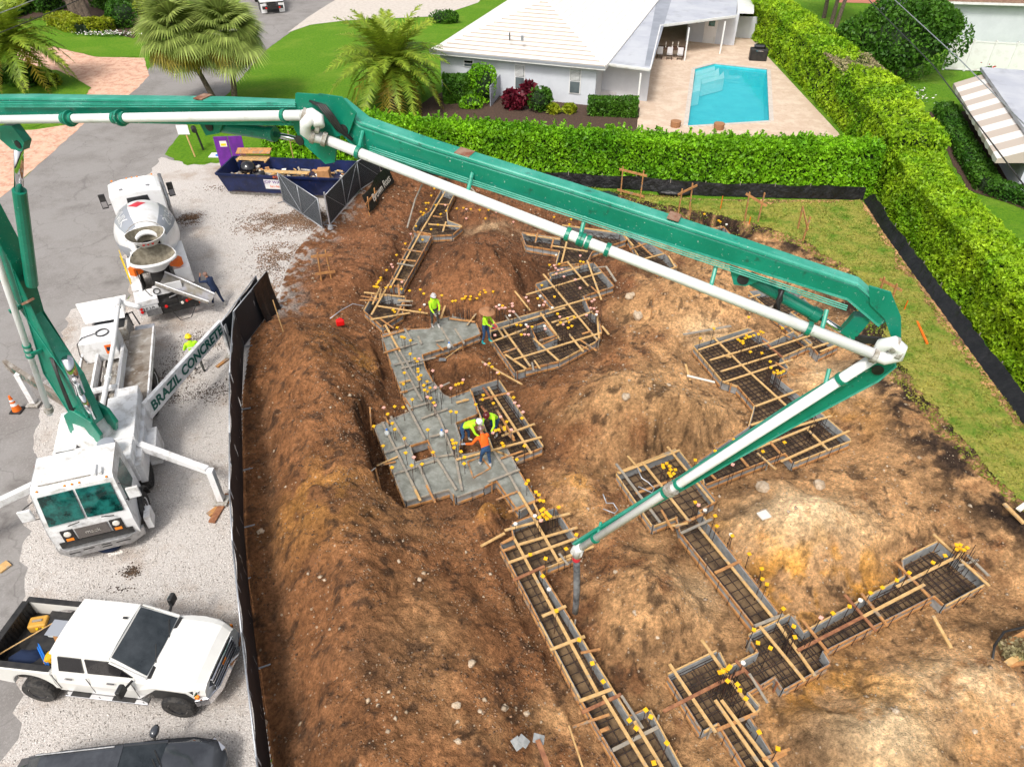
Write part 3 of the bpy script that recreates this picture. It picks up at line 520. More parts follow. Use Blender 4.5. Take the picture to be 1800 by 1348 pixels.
def rock(px, py, r, lab, grp):
    p = P(px, py, 0); p = P(px, py, height(p.x, p.y)); mb = MB(); mb.ball((0, 0, r*.2), (r, r*.8, r*.6), 9, jit=.22)
    o = mb.build('rock', M['stone']); o.location = (p.x, p.y, height(p.x, p.y)); o.rotation_euler = (0, 0, random.random()*6); tag(o, lab, 'rock', grp)
for x, y, r, lb in [(829, 1168, .12, 'hollow pale rock in the middle of the brown mound'), (803, 1246, .12, 'leftmost of the larger pale rocks low on the brown mound'), (925, 1255, .10, 'pale rock at the right edge of the brown mound near the bottom'), (806, 1306, .09, 'lowest pale rock left of the grey tile offcuts'), (888, 1247, .11, 'pale wedge shaped rock right of the other low mound rocks'), (739, 1027, .08, 'small rounded rock high on the brown mound'), (844, 1252, .08, 'small rock between two larger ones low on the brown mound'), (362+340, 931+60, .07, 'tiny pale rock on the upper middle of the brown mound'), (458, 935, .13, 'flat ochre stone beside the path along the fence'), (462, 1270, .12, 'pale stone beside the fence path near the bottom')]: rock(x, y, r, lb, 'rocks on the long brown mound')
for x, y, r, lb in [(1345, 905, .2, 'largest pale rock on the sandy mound right of the square pad form'), (1388, 898, .10, 'small pale rock right of the largest sandy mound rock'), (1100, 696, .2, 'dark weathered rock on the front of the central tan mound'), (1173, 690, .12, 'pale rock at the middle of the central tan mound'), (1440, 850, .25, 'flaky rock lying below the far pad form'), (1340, 858, .3, 'rounded boulder just right of the cross run below the boom'), (1082, 1008, .09, 'pale rock right of the hanging hose'), (1117, 1075, .09, 'narrow pale rock on the island right of the long form'), (1155, 1120, .07, 'white pebble on the island left of the narrow run'), (1242, 980, .08, 'round stone on the left edge of the narrow run'), (1570, 1256, .10, 'stone on the pale sand heap at lower right'), (1713, 1285, .09, 'stone near the lower right corner'), (1120, 560, .3, 'pale limestone block sticking out of the trench wall right of the dark pad form'), (1108, 520, .28, 'jagged pale rock face right of the upper box form')]: rock(x, y, r, lb, 'rocks on the tan soil')
# ================================================================ footing forms
D1 = V((-.415, .91)); D2 = V((.91, .415))
def clip(poly, d, sp, off=0):           # parallel chords through a polygon
    n = V((-d.y, d.x)); pr = [p.xy.dot(n) for p in poly]; out = []; t = math.ceil((min(pr)+off)/sp)*sp+.07
    while t < max(pr)-.05:
        hits = []
        for i in range(len(poly)):
            a, b = poly[i].xy, poly[(i+1) % len(poly)].xy; da, db_ = a.dot(n)-t, b.dot(n)-t
            if (da > 0) != (db_ > 0): hits.append(a.lerp(b, da/(da-db_)).dot(d))
        hits.sort()
        for h0, h1 in zip(hits[::2], hits[1::2]):
            if h1-h0 > .2: out.append((n*t+d*(h0+.05), n*t+d*(h1-.05)))
        t += sp
    return out
FT = {}
LABS = {
 'ladder_upper': 'upper part of the narrow timber ladder form below the left end of the boom', 'ladder_lower': 'narrow ladder shaped timber form running down from the upper junction left of the brown mound',
 'junction': 'small square form with black rebar just above the freshly poured slab', 'slab_run': 'big stepped footing form filled with wet grey concrete',
 'worker_pit': 'open timber form with dark floor beside the two bent workers in lime', 'centre_pad': 'dark rebar filled pad form with a projecting upper box, right of the straw hat worker',
 'back_row': 'low timber form row seen under the pipe behind the brown mound', 'back_angle': 'angled form with crossed boards half hidden by the green boom', 'far_corner': 'short form in the dark soil just beyond the boom',
 'boom_shaded': 'small footing form directly below the green boom cylinder', 'right_pad': 'large right hand pad form with dense rebar grid and long arm towards the boom', 'mid_pad': 'square rebar pad form under the lower boom with a long run going down right',
 'cross_pad': 'cross shaped form at lower right ending in a small square pad', 'long_run': 'long straight timber form running from below the hose to the bottom edge'}
def center(poly): return sum((p for p in poly), V((0, 0, 0)))/len(poly)
for k, (px, kind) in FORMS.items():
    w = RIMW[k]; c = center(w); th = thing('footing_form', LABS[k], 'formwork', (c.x, c.y, BOT)); FT[k] = (th, w)
    area = sum(w[i].x*w[(i+1) % len(w)].y-w[(i+1) % len(w)].x*w[i].y for i in range(len(w))); sg = 1 if area > 0 else -1
    loops = [(w, 1)]+[(PP(h, RIM), -1) for h in HOLES.get(k, [])]
    for lp, io in loops:
        n = len(lp)
        for i in range(n):
            a, b = lp[i], lp[(i+1) % n]; d = (b-a); L_ = d.length
            if L_ < .15: continue
            d.normalize(); nrm = V((d.y, -d.x, 0))*(sg if io == 1 else -sg)*(1 if io == 1 else 1)
            a2, b2 = a+d*.02, b-d*.02
            mb = MB(); top = RIM-.012-.002*(i % 3); hh = .43
            mb.bar(V((a2.x, a2.y, top-hh/2))+nrm*.012, V((b2.x, b2.y, top-hh/2))+nrm*.012, .022, hh); mb.build('form_board', M['ply'], th)
            j = random.uniform(0, .012); mb = MB(); mb.bar(V((a2.x, a2.y, RIM-.035+j))+nrm*.046, V((b2.x, b2.y, RIM-.035+j))+nrm*.046, .042, .09)
            mb.build('form_rail', M[random.choice(['wood', 'wood2', 'wood2']) if kind == 'rebar' else random.choice(['woodgrey', 'woodgrey', 'wood2'])], th)
            if L_ > .8:
                mb = MB(); mb.bar(V((a2.x, a2.y, RIM-.33))+nrm*.046, V((b2.x, b2.y, RIM-.33))+nrm*.046, .042, .09); mb.build('lower_rail', M['wood2'], th)
    # stakes round the outside
    mb = MB()
    for i in range(len(w)):
        a, b = w[i], w[(i+1) % len(w)]; d = (b-a); n = int(d.length/.55)
        if d.length < .2: continue
        nrm = V((d.y, -d.x, 0)).normalized()*sg
        for j in range(1, n+1):
            p = a.lerp(b, j/(n+1)+random.uniform(-.03, .03))+nrm*.09; h = RIM+random.uniform(.02, .16)
            mb.tube([(p.x, p.y, BOT-.1), (p.x+random.uniform(-.02, .02), p.y, h)], .010, 4)
    mb.build('stakes', M['rust'], th, kind='stuff')
    if kind == 'rebar':
        mb = MB()
        for zz, sp in ((BOT+.12, .21), (BOT+.30, .42)) if k not in ('ladder_lower', 'long_run', 'mid_pad') else ((BOT+.16, .3),):
            for d in (D1, D2):
                for a, b in clip(w, d, sp, 0): mb.tube([(a.x, a.y, zz), (b.x, b.y, zz+.01)], .0135, 4, caps=False)
        mb.build('rebar_mat', M['rebar'], th, kind='stuff')
        loops_ = [[V((p.x, p.y, 0)) for p in w]]
        from mathutils.geometry import tessellate_polygon as tess
        mb = MB(); mb.add([(p.x, p.y, BOT+.03) for p in w], [tuple(t) for t in tess(loops_)]); mb.build('floor_soil', M['formdirt'], th)
    else:
        from mathutils.geometry import tessellate_polygon as tess
        sub_ = rough(w, 0, .4); lp = [[V((p.x, p.y, 0)) for p in sub_]]+[[V((p.x, p.y, 0)) for p in PP(h, RIM)] for h in HOLES[k]]; fl = [v for l in lp for v in l]
        mb = MB(); mb.add([(v.x, v.y, RIM-.045+.02*random.random()) for v in fl], [tuple(t) for t in tess(lp)]); mb.build('wet_concrete', M['wet'], th)
# interior block-outs
def blockout(th, px, m1='ply', h=.42):
    w = PP(px, RIM-.01)
    for i in range(len(w)):
        a, b = w[i], w[(i+1) % len(w)]; mb = MB(); mb.bar(V((a.x, a.y, RIM-.03-h/2)), V((b.x, b.y, RIM-.03-h/2)), .03, h); mb.build('inner_board', M[m1], th)
        mb = MB(); mb.bar(V((a.x, a.y, RIM-.0)), V((b.x, b.y, RIM-.0)), .05, .04); mb.build('inner_rail', M['wood2'], th)
blockout(FT['centre_pad'][0], [(933, 575), (957, 567), (980, 594), (948, 608)])
blockout(FT['slab_run'][0], [(822, 812), (845, 803), (862, 823), (832, 840)])
MAT = {'w': 'wood', 'o': 'wood2', 'r': 'wood3', 'g': 'woodgrey'}
BAT = {
 'ladder_upper': 'w 782 338 742 404;o 761 380 777 382;o 772 359 790 360;w 753 394 812 399;o 733 407 758 412;w 784 390 778 408',
 'ladder_lower': 'w 742 404 688 503;o 707 438 741 443;o 701 456 731 459;g 698 463 728 468;o 690 490 712 493',
 'junction': 'w 640 514 712 522;w 663 538 752 551;w 653 553 683 500;w 651 562 720 550;o 697 554 711 528;w 668 505 655 535;o 700 500 702 520',
 'slab_run': 'w 677 571 703 618;g 703 618 734 668;g 734 668 772 735;g 772 735 797 800;g 687 603 712 650;g 712 650 742 705;o 673 592 720 578;o 675 620 703 612;g 703 612 733 603;g 692 641 736 632;g 705 648 743 638;w 702 673 722 668;g 704 690 760 671;o 703 691 716 687;g 718 718 760 706;g 715 711 747 772;g 687 732 714 781;g 672 742 727 855;w 727 855 739 880;g 675 796 718 781;g 692 833 770 808;g 736 817 757 866;g 768 806 802 861;g 755 768 778 762;g 768 803 812 796;g 740 736 787 718;w 802 708 824 702;w 802 708 820 702;g 868 793 897 838;g 897 838 912 865;w 912 865 936 905;g 858 847 913 825;g 775 575 797 612;g 800 578 816 604;o 790 560 835 566;g 711 578 723 597;g 735 591 741 605;w 785 530 775 560;o 793 533 832 534;w 828 539 848 540;g 800 800 812 862;g 765 600 780 598',
 'worker_pit': 'w 858 680 934 797;o 842 703 903 688;w 882 766 940 745;w 802 808 952 768;r 849 681 865 703;o 853 722 905 775;r 846 714 880 760;o 874 722 903 770',
 'centre_pad': 'w 925 518 1057 479;w 955 482 1050 598;w 997 460 1034 503;w 1032 458 1057 527;w 965 545 1037 524;w 960 552 993 541;w 970 567 1010 555;w 903 632 1057 585;w 884 577 932 644;w 863 582 957 553;w 862 602 925 578;w 865 562 885 592;w 950 550 985 598;w 938 595 982 634;o 948 599 977 590;w 1000 587 1025 618;w 888 623 925 648;o 885 620 910 611;w 1050 558 1053 595;o 1023 587 1040 582;w 1058 573 1070 588;w 978 572 1040 548;o 975 467 1000 460;w 970 484 1022 469',
 'back_row': 'w 925 413 985 421;o 918 410 940 413;w 970 432 1033 442;w 988 396 1090 410;w 987 462 997 422;o 945 410 941 427;o 973 420 969 436',
 'back_angle': 'w 1097 413 1113 432;o 1122 427 1147 450;w 1133 455 1167 446;o 1108 438 1140 427;w 1175 450 1187 470',
 'far_corner': 'o 1237 409 1272 399;g 1265 412 1285 425;o 1270 415 1295 425',
 'boom_shaded': 'w 1318 523 1336 518;g 1352 541 1370 535;o 1396 528 1414 521;w 1428 612 1456 603;w 1442 618 1470 607;o 1380 575 1392 570',
 'right_pad': 'w 1253 592 1302 640;w 1302 640 1382 713;w 1228 615 1325 582;w 1248 633 1353 602;w 1267 653 1367 622;w 1272 672 1394 632;w 1353 613 1423 590;w 1328 714 1404 686;w 1320 747 1380 728;w 1373 757 1462 731;w 1307 797 1432 747;w 1240 828 1307 797;w 1373 811 1493 757;w 1420 755 1457 792;o 1350 773 1373 798;o 1300 802 1315 820;o 1248 832 1258 842;r 1340 598 1375 628;w 1270 624 1285 628',
 'mid_pad': 'w 1087 832 1195 791;g 1083 815 1160 918;w 1130 813 1168 860;w 1176 872 1210 915;w 1173 785 1253 883;o 1118 867 1205 835;o 1187 927 1238 902;g 1197 937 1252 912;w 1225 922 1360 1087;o 1257 1007 1303 985;g 1327 1100 1377 1080',
 'cross_pad': 'w 1366 1094 1433 1188;w 1333 1097 1415 1197;r 1402 1143 1518 1083;w 1518 1083 1625 1027;w 1576 1031 1692 973;o 1410 1089 1456 1147;r 1485 1045 1540 1109;o 1514 1042 1560 1100;o 1573 987 1634 1049;w 1641 939 1676 971;w 1687 982 1739 1030;g 1700 975 1738 1012;w 1233 1124 1280 1190;w 1280 1190 1327 1252;w 1177 1167 1258 1287;r 1166 1250 1307 1178;r 1293 1160 1340 1212;o 1260 1283 1330 1253;w 1257 1230 1345 1356;w 1268 1230 1360 1352;o 1350 1340 1382 1323',
 'long_run': 'w 915 870 982 987;w 902 943 1050 1217;w 1060 1222 1145 1362;w 1115 1267 1172 1362;o 894 900 959 873;w 887 932 1002 902;w 845 960 887 937;o 882 955 903 945;o 885 968 905 960;w 912 957 1015 927;w 893 989 1015 945;r 902 1020 957 995;w 982 984 1043 960;w 953 1083 995 1065;w 967 1142 1028 1118;w 1018 1232 1077 1210;r 1023 1252 1092 1220;g 1077 1318 1157 1277;o 1055 1285 1070 1279',
}
for k, s in BAT.items():
    for j, e in enumerate(s.split(';')):
        m_, a, b, c, d = e.split(); z = RIM+.035+.022*(j % 4)+random.uniform(0, .006); p, q_ = P(float(a), float(b), z), P(float(c), float(d), z+random.uniform(-.01, .01))
        mb = MB(); mb.bar(p, q_, .088, .038); mb.build('crosspiece', M[MAT[m_]], FT[k][0])
for i in range(46):
    k = random.choice(['slab_run', 'slab_run', 'centre_pad', 'right_pad', 'long_run', 'cross_pad', 'junction', 'mid_pad']); w = FT[k][1]; j = random.randrange(len(w)); a, b = w[j], w[(j+1) % len(w)]
    if (b-a).length < .5: continue
    q = a.lerp(b, random.uniform(.2, .8)); d = (b-a).normalized(); n = V((d.y, -d.x, 0)); z = RIM+.02+.002*i; mb = MB(); l = random.uniform(.25, .6); t = random.uniform(-.15, .15)
    mb.bar(V((q.x, q.y, z))-n*l+d*t, V((q.x, q.y, z+.01))+n*l*.7, .07, .03); mb.build('brace_offcut', M[random.choice(['woodgrey', 'wood', 'wood2'])], FT[k][0])
for i in range(60):
    k = random.choice(['slab_run', 'slab_run', 'centre_pad', 'right_pad', 'long_run', 'cross_pad', 'mid_pad', 'back_row', 'ladder_lower']); w = FT[k][1]; j = random.randrange(len(w)); a, b = w[j], w[(j+1) % len(w)]; q = a.lerp(b, random.random()); d = (b-a).normalized(); n = V((d.y, -d.x, 0))*.09; ar = sum(w[i_].x*w[(i_+1) % len(w)].y-w[(i_+1) % len(w)].x*w[i_].y for i_ in range(len(w))); n = n if ar > 0 else -n
    mb = MB(); mb.bar(V((q.x, q.y, BOT-.1))+n, V((q.x, q.y, RIM+random.uniform(.05, .22)))+n*1.2, .045, .04, up=(1, 0, 0)); mb.build('wooden_stake', M[random.choice(['wood2', 'woodgrey', 'wood3'])], FT[k][0])
def crop(ox, oy, s, pts): return [(ox+x/s, oy+y/s) for x, y in pts]
yl = []; pk = []; wh = []
yl += [(1018, 1125), (1041, 1166), (1060, 1198), (1106, 1266), (1135, 1248), (1144, 1260), (1118, 1280), (1172, 1306), (1149, 1341), (942, 865), (947, 870), (949, 880), (955, 881), (982, 892), (955, 895), (951, 898), (960, 901), (963, 904), (967, 908), (954, 905), (957, 908), (961, 912), (948, 910), (1013, 940), (995, 965), (932, 975), (959, 982), (954, 1013), (978, 1074),
 (1172, 815), (1165, 818), (1177, 820), (1166, 822), (1179, 826), (1187, 826), (1176, 832), (1184, 833), (1179, 837), (1222, 883), (1257, 907), (1260, 925), (1287, 942), (1317, 974), (1222, 809), (1257, 793), (1290, 773), (1341, 794), (1339, 1000), (1340, 1018), (1348, 1027), (1377, 1070), (1325, 1107), (1395, 1101), (1397, 1120), (1332, 1130), (1354, 1139),
 (1464, 1078), (1493, 1066), (1530, 1042), (1551, 1033), (1576, 1020), (1598, 1007), (1640, 989), (1661, 977), (1681, 958), (1688, 958), (1682, 966), (1688, 965), (1694, 967), (1700, 963), (1265, 1182), (1270, 1180), (1275, 1178), (1280, 1175), (1283, 1172), (1279, 1197), (1296, 1203), (1311, 1228), (1300, 1213), (1334, 1287), (1367, 1316),
 (1255, 578), (1231, 595), (1316, 558), (1297, 597), (1301, 600), (1306, 600), (1310, 595), (1312, 590), (1316, 593), (1319, 592), (1325, 590), (1333, 588), (1341, 585), (1337, 583), (1306, 604), (1319, 619), (1339, 621), (1354, 636), (1355, 647), (1360, 655), (1366, 652), (1367, 657), (1372, 656), (1377, 653), (1375, 577), (1379, 778), (974, 382), (1004, 386), (1001, 395)]
yl += crop(1080, 280, 4.49, [(710, 435), (640, 508), (570, 528), (822, 485), (835, 495)])
yl += crop(620, 480, 6, [(297, 52), (300, 75), (280, 85), (270, 100), (255, 120), (225, 143), (245, 148), (262, 150), (350, 158), (400, 150), (515, 172), (600, 190), (712, 178), (750, 220), (940, 238), (1103, 180), (1190, 250), (1180, 270), (1152, 275), (1245, 250), (1237, 280), (1338, 205), (1338, 232), (1300, 215), (1310, 270), (1390, 182), (1402, 208), (1435, 205), (1480, 198), (1053, 300), (1085, 295), (912, 348), (900, 400), (710, 390), (427, 393), (445, 412), (470, 577), (515, 675), (535, 680), (548, 688), (608, 713), (607, 855), (655, 905), (680, 933), (687, 1015), (690, 1043), (720, 1080), (693, 1100), (702, 1125), (785, 1145), (545, 1055), (535, 1173), (815, 1213), (757, 1235), (787, 1250), (822, 1320), (750, 1187), (1088, 1180), (1118, 1170), (1155, 1160), (1440, 957), (1470, 993), (1535, 1060)])
pk += crop(620, 480, 6, [(1400, 965), (1527, 1055), (1165, 1128), (1035, 1215), (935, 1193), (845, 1033), (870, 1208), (700, 905), (1640, 1278), (1515, 357), (1575, 370), (1605, 370), (1545, 380), (1680, 325), (1685, 350), (1655, 405), (1695, 410)])
yl += crop(640, 680, 6, [(508, 135), (323, 210), (413, 218), (250, 290), (103, 418), (299, 387), (325, 450), (672, 455), (201, 625), (438, 698), (728, 692), (296, 852), (503, 832), (612, 817), (1256, 90), (1248, 135), (1178, 188), (1577, 115), (915, 263), (972, 270), (735, 170), (703, 125), (1363, 175), (1505, 370), (1665, 333), (1480, 430), (1482, 450), (1420, 455), (1385, 463), (1455, 597), (1472, 625), (1692, 625), (1612, 770), (1730, 990), (1710, 1023), (930, 565), (940, 600), (970, 595), (950, 643), (1022, 685), (1060, 743), (1055, 812), (425, 545)])
pk += crop(640, 680, 6, [(208, 222), (1590, 170), (1630, 203), (1676, 268), (1440, 318), (1552, 455), (1360, 487), (870, 470), (670, 110), (750, 195), (525, 745)])
yl += crop(850, 430, 6, [(695, 217), (797, 208), (1020, 180), (1053, 187), (615, 432), (748, 552), (572, 570), (200, 648), (780, 733), (957, 768), (350, 850), (393, 852), (512, 870), (893, 880), (932, 862), (398, 952), (885, 780), (812, 825), (900, 820)])
pk += crop(850, 430, 6, [(745, 222), (760, 250), (787, 272), (828, 262), (767, 310), (848, 340), (968, 372), (1018, 460), (450, 560), (473, 597), (648, 608), (632, 640), (303, 652), (165, 680), (230, 670), (280, 705), (318, 712), (803, 763), (1083, 745), (1128, 672), (1165, 675), (1167, 585), (1142, 602), (1198, 710), (1020, 120), (650, 892), (467, 868), (433, 950), (475, 952), (120, 958), (838, 845), (887, 775)])
wh += crop(850, 430, 6, [(598, 545), (588, 645), (303, 625), (165, 640), (275, 750), (725, 668), (1190, 740), (765, 112), (643, 862), (448, 847)])
yl += crop(620, 280, 6, [(943, 165), (860, 312), (830, 387), (770, 465), (798, 465), (775, 530), (720, 557), (750, 568), (740, 590), (875, 485), (985, 548), (928, 582), (668, 708), (900, 695), (827, 742), (737, 852), (555, 893), (462, 1013), (358, 1172), (1098, 522), (1168, 515), (1245, 528), (1340, 538), (1433, 538), (1400, 627)])
pk += crop(620, 280, 6, [(1200, 530), (1197, 627), (1515, 563), (1695, 663), (975, 487), (612, 790), (408, 1112), (422, 1140), (520, 1297)])
pk += [(951, 915), (1288, 817), (1228, 888), (1443, 1086)]; wh += [(940, 907), (906, 921), (965, 1036), (1239, 897), (1512, 1055), (1306, 1165), (1277, 395), (1285, 940), (746, 536)]
bar_me = {}
capm = MB(); capm.box((0, 0, .02), (.11, .11, .026)); capm.tube([(0, 0, -.05), (0, 0, .01)], .03, 6)
capr = MB(); capr.lathe([(0, .065), (.03, .065)], (0, 0, 0), n=10); capr.tube([(0, 0, -.05), (0, 0, .01)], .03, 6)
def mkmesh(name, mb, m):
    me = bpy.data.meshes.new(name); me.from_pydata(mb.v, [], mb.f); me.materials.append(m); return me
cy, cp, cw = mkmesh('cap', capm, M['capyellow']), mkmesh('cap', capm, M['cappink']), mkmesh('cap', capr, M['capwhite'])
for lst, cm in ((yl, cy), (pk, cp), (wh, cw)):
    for x, y in lst:
        zc = .22+random.uniform(-.12, .18); p = P(x, y, zc); best = min(FT, key=lambda k: (0 if inpoly(np.array([p.x]), np.array([p.y]), FT[k][1])[0] else segdist(np.array([p.x]), np.array([p.y]), FT[k][1])[0]))
        th = FT[best][0]; zb = BOT if inform[int((p.y-GY0)/CS), int((p.x-GX0)/CS)] else height(p.x, p.y)-.1
        lean = V((random.uniform(-.03, .03), random.uniform(-.03, .03), 0))
        mb = MB(); mb.tube([V((p.x, p.y, zb))+lean, V((p.x, p.y, zc))], .0115, 4); d = mb.build('rebar_dowel', M['rust'] if random.random() < .5 else M['rebar'], th)
        c = bpy.data.objects.new('rebar_cap', cm); COL.objects.link(c); c.parent = d; c.location = mw(th).inverted() @ p; c.rotation_euler = (random.uniform(-.1, .1), random.uniform(-.1, .1), random.uniform(0, 1.5))
# bunched column bars
for k, px, n in (('right_pad', (1325, 640), 16), ('right_pad', (1350, 690), 12), ('right_pad', (1425, 775), 14), ('cross_pad', (1265, 1222), 16), ('cross_pad', (1390, 1150), 14), ('cross_pad', (1678, 1005), 12), ('centre_pad', (985, 615), 14), ('centre_pad', (930, 600), 10), ('centre_pad', (1045, 580), 14), ('slab_run', (765, 730), 12), ('slab_run', (800, 815), 12), ('slab_run', (818, 575), 18), ('slab_run', (803, 575), 12), ('long_run', (962, 935), 14), ('centre_pad', (985, 530), 8), ('mid_pad', (1178, 868), 10)):
    mb = MB(); c = P(px[0], px[1], BOT)
    for i in range(n):
        a = c+V((random.uniform(-.35, .35), random.uniform(-.25, .25), 0)); mb.tube([a, a+V((random.uniform(-.03, .03), random.uniform(-.03, .03), random.uniform(.8, 1.15)))], .010, 4)
    mb.build('column_rebar', M['rebar'], FT[k][0], kind='stuff')
# ================================================================ vehicles
Z3 = V((0, 0, 1))
def frame(rz): return V((math.cos(rz), math.sin(rz), 0)), V((-math.sin(rz), math.cos(rz), 0))
def wheel(th, c, ax, r, w, rimm='black', dish=.05, lug=True):      # c in world, ax outward
    c = V(c); ax = V(ax).normalized()
    mb = MB(); mb.lathe([(-w/2, r*.55), (-w/2, r*.93), (-w*.35, r), (w*.35, r), (w/2, r*.93), (w/2, r*.62), (w/2-.03, r*.58)], c, ax, 28)
    o = mb.build('wheel', M['tyre'], th, smooth=False)
    mb = MB(); mb.lathe([(w/2-.09, r*.59), (w/2-.01, r*.59), (w/2-.02, r*.54), (w/2-dish-.03, r*.46), (w/2-dish-.05, r*.2), (w/2-dish+.02, r*.16), (w/2-dish+.03, .01)], c, ax, 24)
    if lug:
        y = ax.orthogonal().normalized(); z = ax.cross(y)
        for k in range(8): a = k*math.pi/4; p = c+ax*(w/2-dish-.01)+(y*math.cos(a)+z*math.sin(a))*r*.32; mb.tube([p-ax*.02, p+ax*.03], .018, 6)
    mb.build('rim', M[rimm], o); return o
# ---- concrete pump truck
PR = R(-71); pu, pv = frame(PR); PO = V((-12.5, 13.62, 0))
pump = thing('concrete_pump_truck', 'white concrete pump truck with raised green boom and outriggers spread on the gravel', 'pump truck', PO, PR)
def T(x, y, z): return PO+pu*x+pv*y+Z3*z
def lbox(th, name, O, u, v, x0, x1, y0, y1, z0, z1, m, bevel=0, **kw):
    mb = MB(); mb.add([O+u*x+v*y+Z3*z for z in (z0, z1) for y in (y0, y1) for x in (x0, x1)], [(0, 2, 3, 1), (4, 5, 7, 6), (0, 1, 5, 4), (2, 6, 7, 3), (0, 4, 6, 2), (1, 3, 7, 5)])
    return mb.build(name, M[m] if isinstance(m, str) else m, th, bevel=bevel, **kw)
def pb(name, *a, **k): return lbox(pump, name, PO, pu, pv, *a, **k)
# cab
mb = MB(); prof = [(-.02, .62), (.02, 1.30), (-.02, 1.66), (-.22, 2.86), (-.36, 2.96), (-1.62, 2.98), (-1.70, 2.90), (-1.72, .75)]
secs = []
for y, k in ((-1.14, .0), (-1.12, 1), (1.12, 1), (1.14, 0)):
    secs.append([T(x, y*(1 if z < 1.8 else 1-.05*(z-1.8)), z) for x, z in prof])
mb.loft([[*s_, s_[0]] for s_ in secs]); cab = mb.build('cab', M['truckwhite'], pump, bevel=.05)
for s_ in (-1, 1):      # windscreen halves
    mb = MB(); y0, y1 = .035*s_, 1.00*s_
    a = [T(.025, y0, 1.74), T(.025, y1, 1.70), T(-.155, y1*.95, 2.72), T(-.165, y0, 2.74)]
    b = [p-pu*.03 for p in a]; mb.add(a+b, [(0, 1, 2, 3), (4, 7, 6, 5), (0, 3, 7, 4), (1, 5, 6, 2), (3, 2, 6, 7), (0, 4, 5, 1)]); mb.build('windscreen', M['glassteal'], pump)
    mb = MB(); a = [T(-.30, 1.145*s_, 1.72), T(-1.35, 1.145*s_, 1.62), T(-1.35, 1.095*s_, 2.6), T(-.45, 1.095*s_, 2.6)]; b = [p-pv*.03*s_ for p in a]
    mb.add(a+b, [(0, 1, 2, 3), (4, 7, 6, 5), (0, 3, 7, 4), (1, 5, 6, 2), (3, 2, 6, 7), (0, 4, 5, 1)]); mb.build('side_window', M['glassteal'], pump)
    pb('headlight_panel', .0, .05, .66*s_-.17, .66*s_+.17+.1*s_*0, .92, 1.42, 'black', bevel=.01)
    mb = MB(); mb.lathe([(0, .10), (.03, .095), (.04, .05)], T(.05, .66*s_, 1.28), pu, 14); mb.build('headlight', M['capwhite'], pump)
    pb('indicator', .05, .07, .66*s_-.10, .66*s_+.10, 1.0, 1.09, 'amber')
    mb = MB(); mb.tube([T(.09, .3*s_+.1, 1.70), T(.07, .62*s_+.1, 1.62)], .018, 5); mb.build('wiper', M['black'], pump)
    mb = MB(); mb.box(T(-.12, 1.42*s_, 2.2), (.08, .34, .42), rot=Matrix.Rotation(PR, 3, 'Z')); mr_ = mb.build('mirror', M['truckwhite'], pump, bevel=.02)
    for z_, z2_ in ((2.6, 2.45), (1.9, 1.98)): mb = MB(); mb.tube([T(-.2, 1.12*s_, z_), T(-.12, 1.42*s_, z2_)], .016, 5); mb.build('mirror_arm', M['black'], pump)
pb('grille', .03, .055, -.44, .44, .98, 1.42, mat('grille_mesh', (.16, .14, .13), (.08, .07, .065), sc=60, rough=.6), bevel=.01)
text('mack', .2, T(.062, 0, 1.2), pv, Z3, M['greydirty'], pump)
pb('lower_grille', .0, .04, -1.0, 1.0, .72, .94, 'black')
mb = MB(); mb.prism([tuple((T(x, y, 0)).xy) for x, y in ((.16, -.85), (.16, .85), (-.10, 1.22), (-.22, 1.22), (.02, .8), (.02, -.8), (-.22, -1.22), (-.10, -1.22))][::-1], .38, .70); bump_ = mb.build('bumper', M['steel'], pump, bevel=.015)
for y0, y1, z in ((-.45, -.15, .58), (.05, .32, .60), (.05, .32, .50), (.45, .85, .56), (-.85, -.55, .53)): lbox(bump_, 'bumper_slot', PO, pu, pv, .155, .166, y0, y1, z, z+.04, 'black')
for y in (-.95, -.2, 0, .2, .95):
    mb = MB(); mb.lathe([(0, .035), (.025, .03)], T(-.24, y*.95, 2.90), (0, 0, 1), 10); mb.build('marker_light', M['amber'], pump)
mb = MB(); mb.bar(T(-.36, -.85, 2.995), T(-.36, .5, 2.995), .03, .03); mb.build('roof_rail', M['greydirty'], pump)
mb = MB(); mb.tube([T(-.3, .62, 3.02), T(-.75, .62, 3.02)], [.05, .02], 8); mb.tube([T(-.3, .78, 3.02), T(-.6, .78, 3.02)], [.05, .02], 8); mb.build('air_horn', M['truckwhite'], pump)
# chassis, wheels, guards
pb('chassis', -10.6, -.3, -.42, .42, .55, .95, 'greydirty')
for x in (-1.15,):
    for s_ in (-1, 1):
        wheel(pump, T(x, 1.05*s_, .5), pv*s_, .52, .36, 'truckwhite')
        mb = MB(); mb.tube([T(x+.62*math.cos(a)*1.05, 1.22*s_, .5+.66*math.sin(a)) for a in np.linspace(.2, 2.9, 9)], .05, 5)
        secs = [[T(x+.64*math.cos(a), y, .52+.66*math.sin(a)) for y in (.9*s_, 1.30*s_)]+[T(x+.60*math.cos(a), y, .52+.62*math.sin(a)) for y in (1.30*s_, .9*s_)] for a in np.linspace(-.2, 3.2, 12)]
        mb.loft([[*q, q[0]] for q in secs]); mb.build('mudguard', M['black'], pump)
for x in (-6.55, -7.95, -2.7):
    for s_ in (-1, 1): wheel(pump, T(x, 1.0*s_, .5), pv*s_, .52, .5, 'truckwhite' if x != -2.7 else 'black', dish=.14)
mb = MB(); mb.box(T(-.55, 1.36, .62), (.5, .18, .5), rot=Matrix.Rotation(PR, 3, 'Z')); mb.build('cab_step', M['truckwhite'], pump)
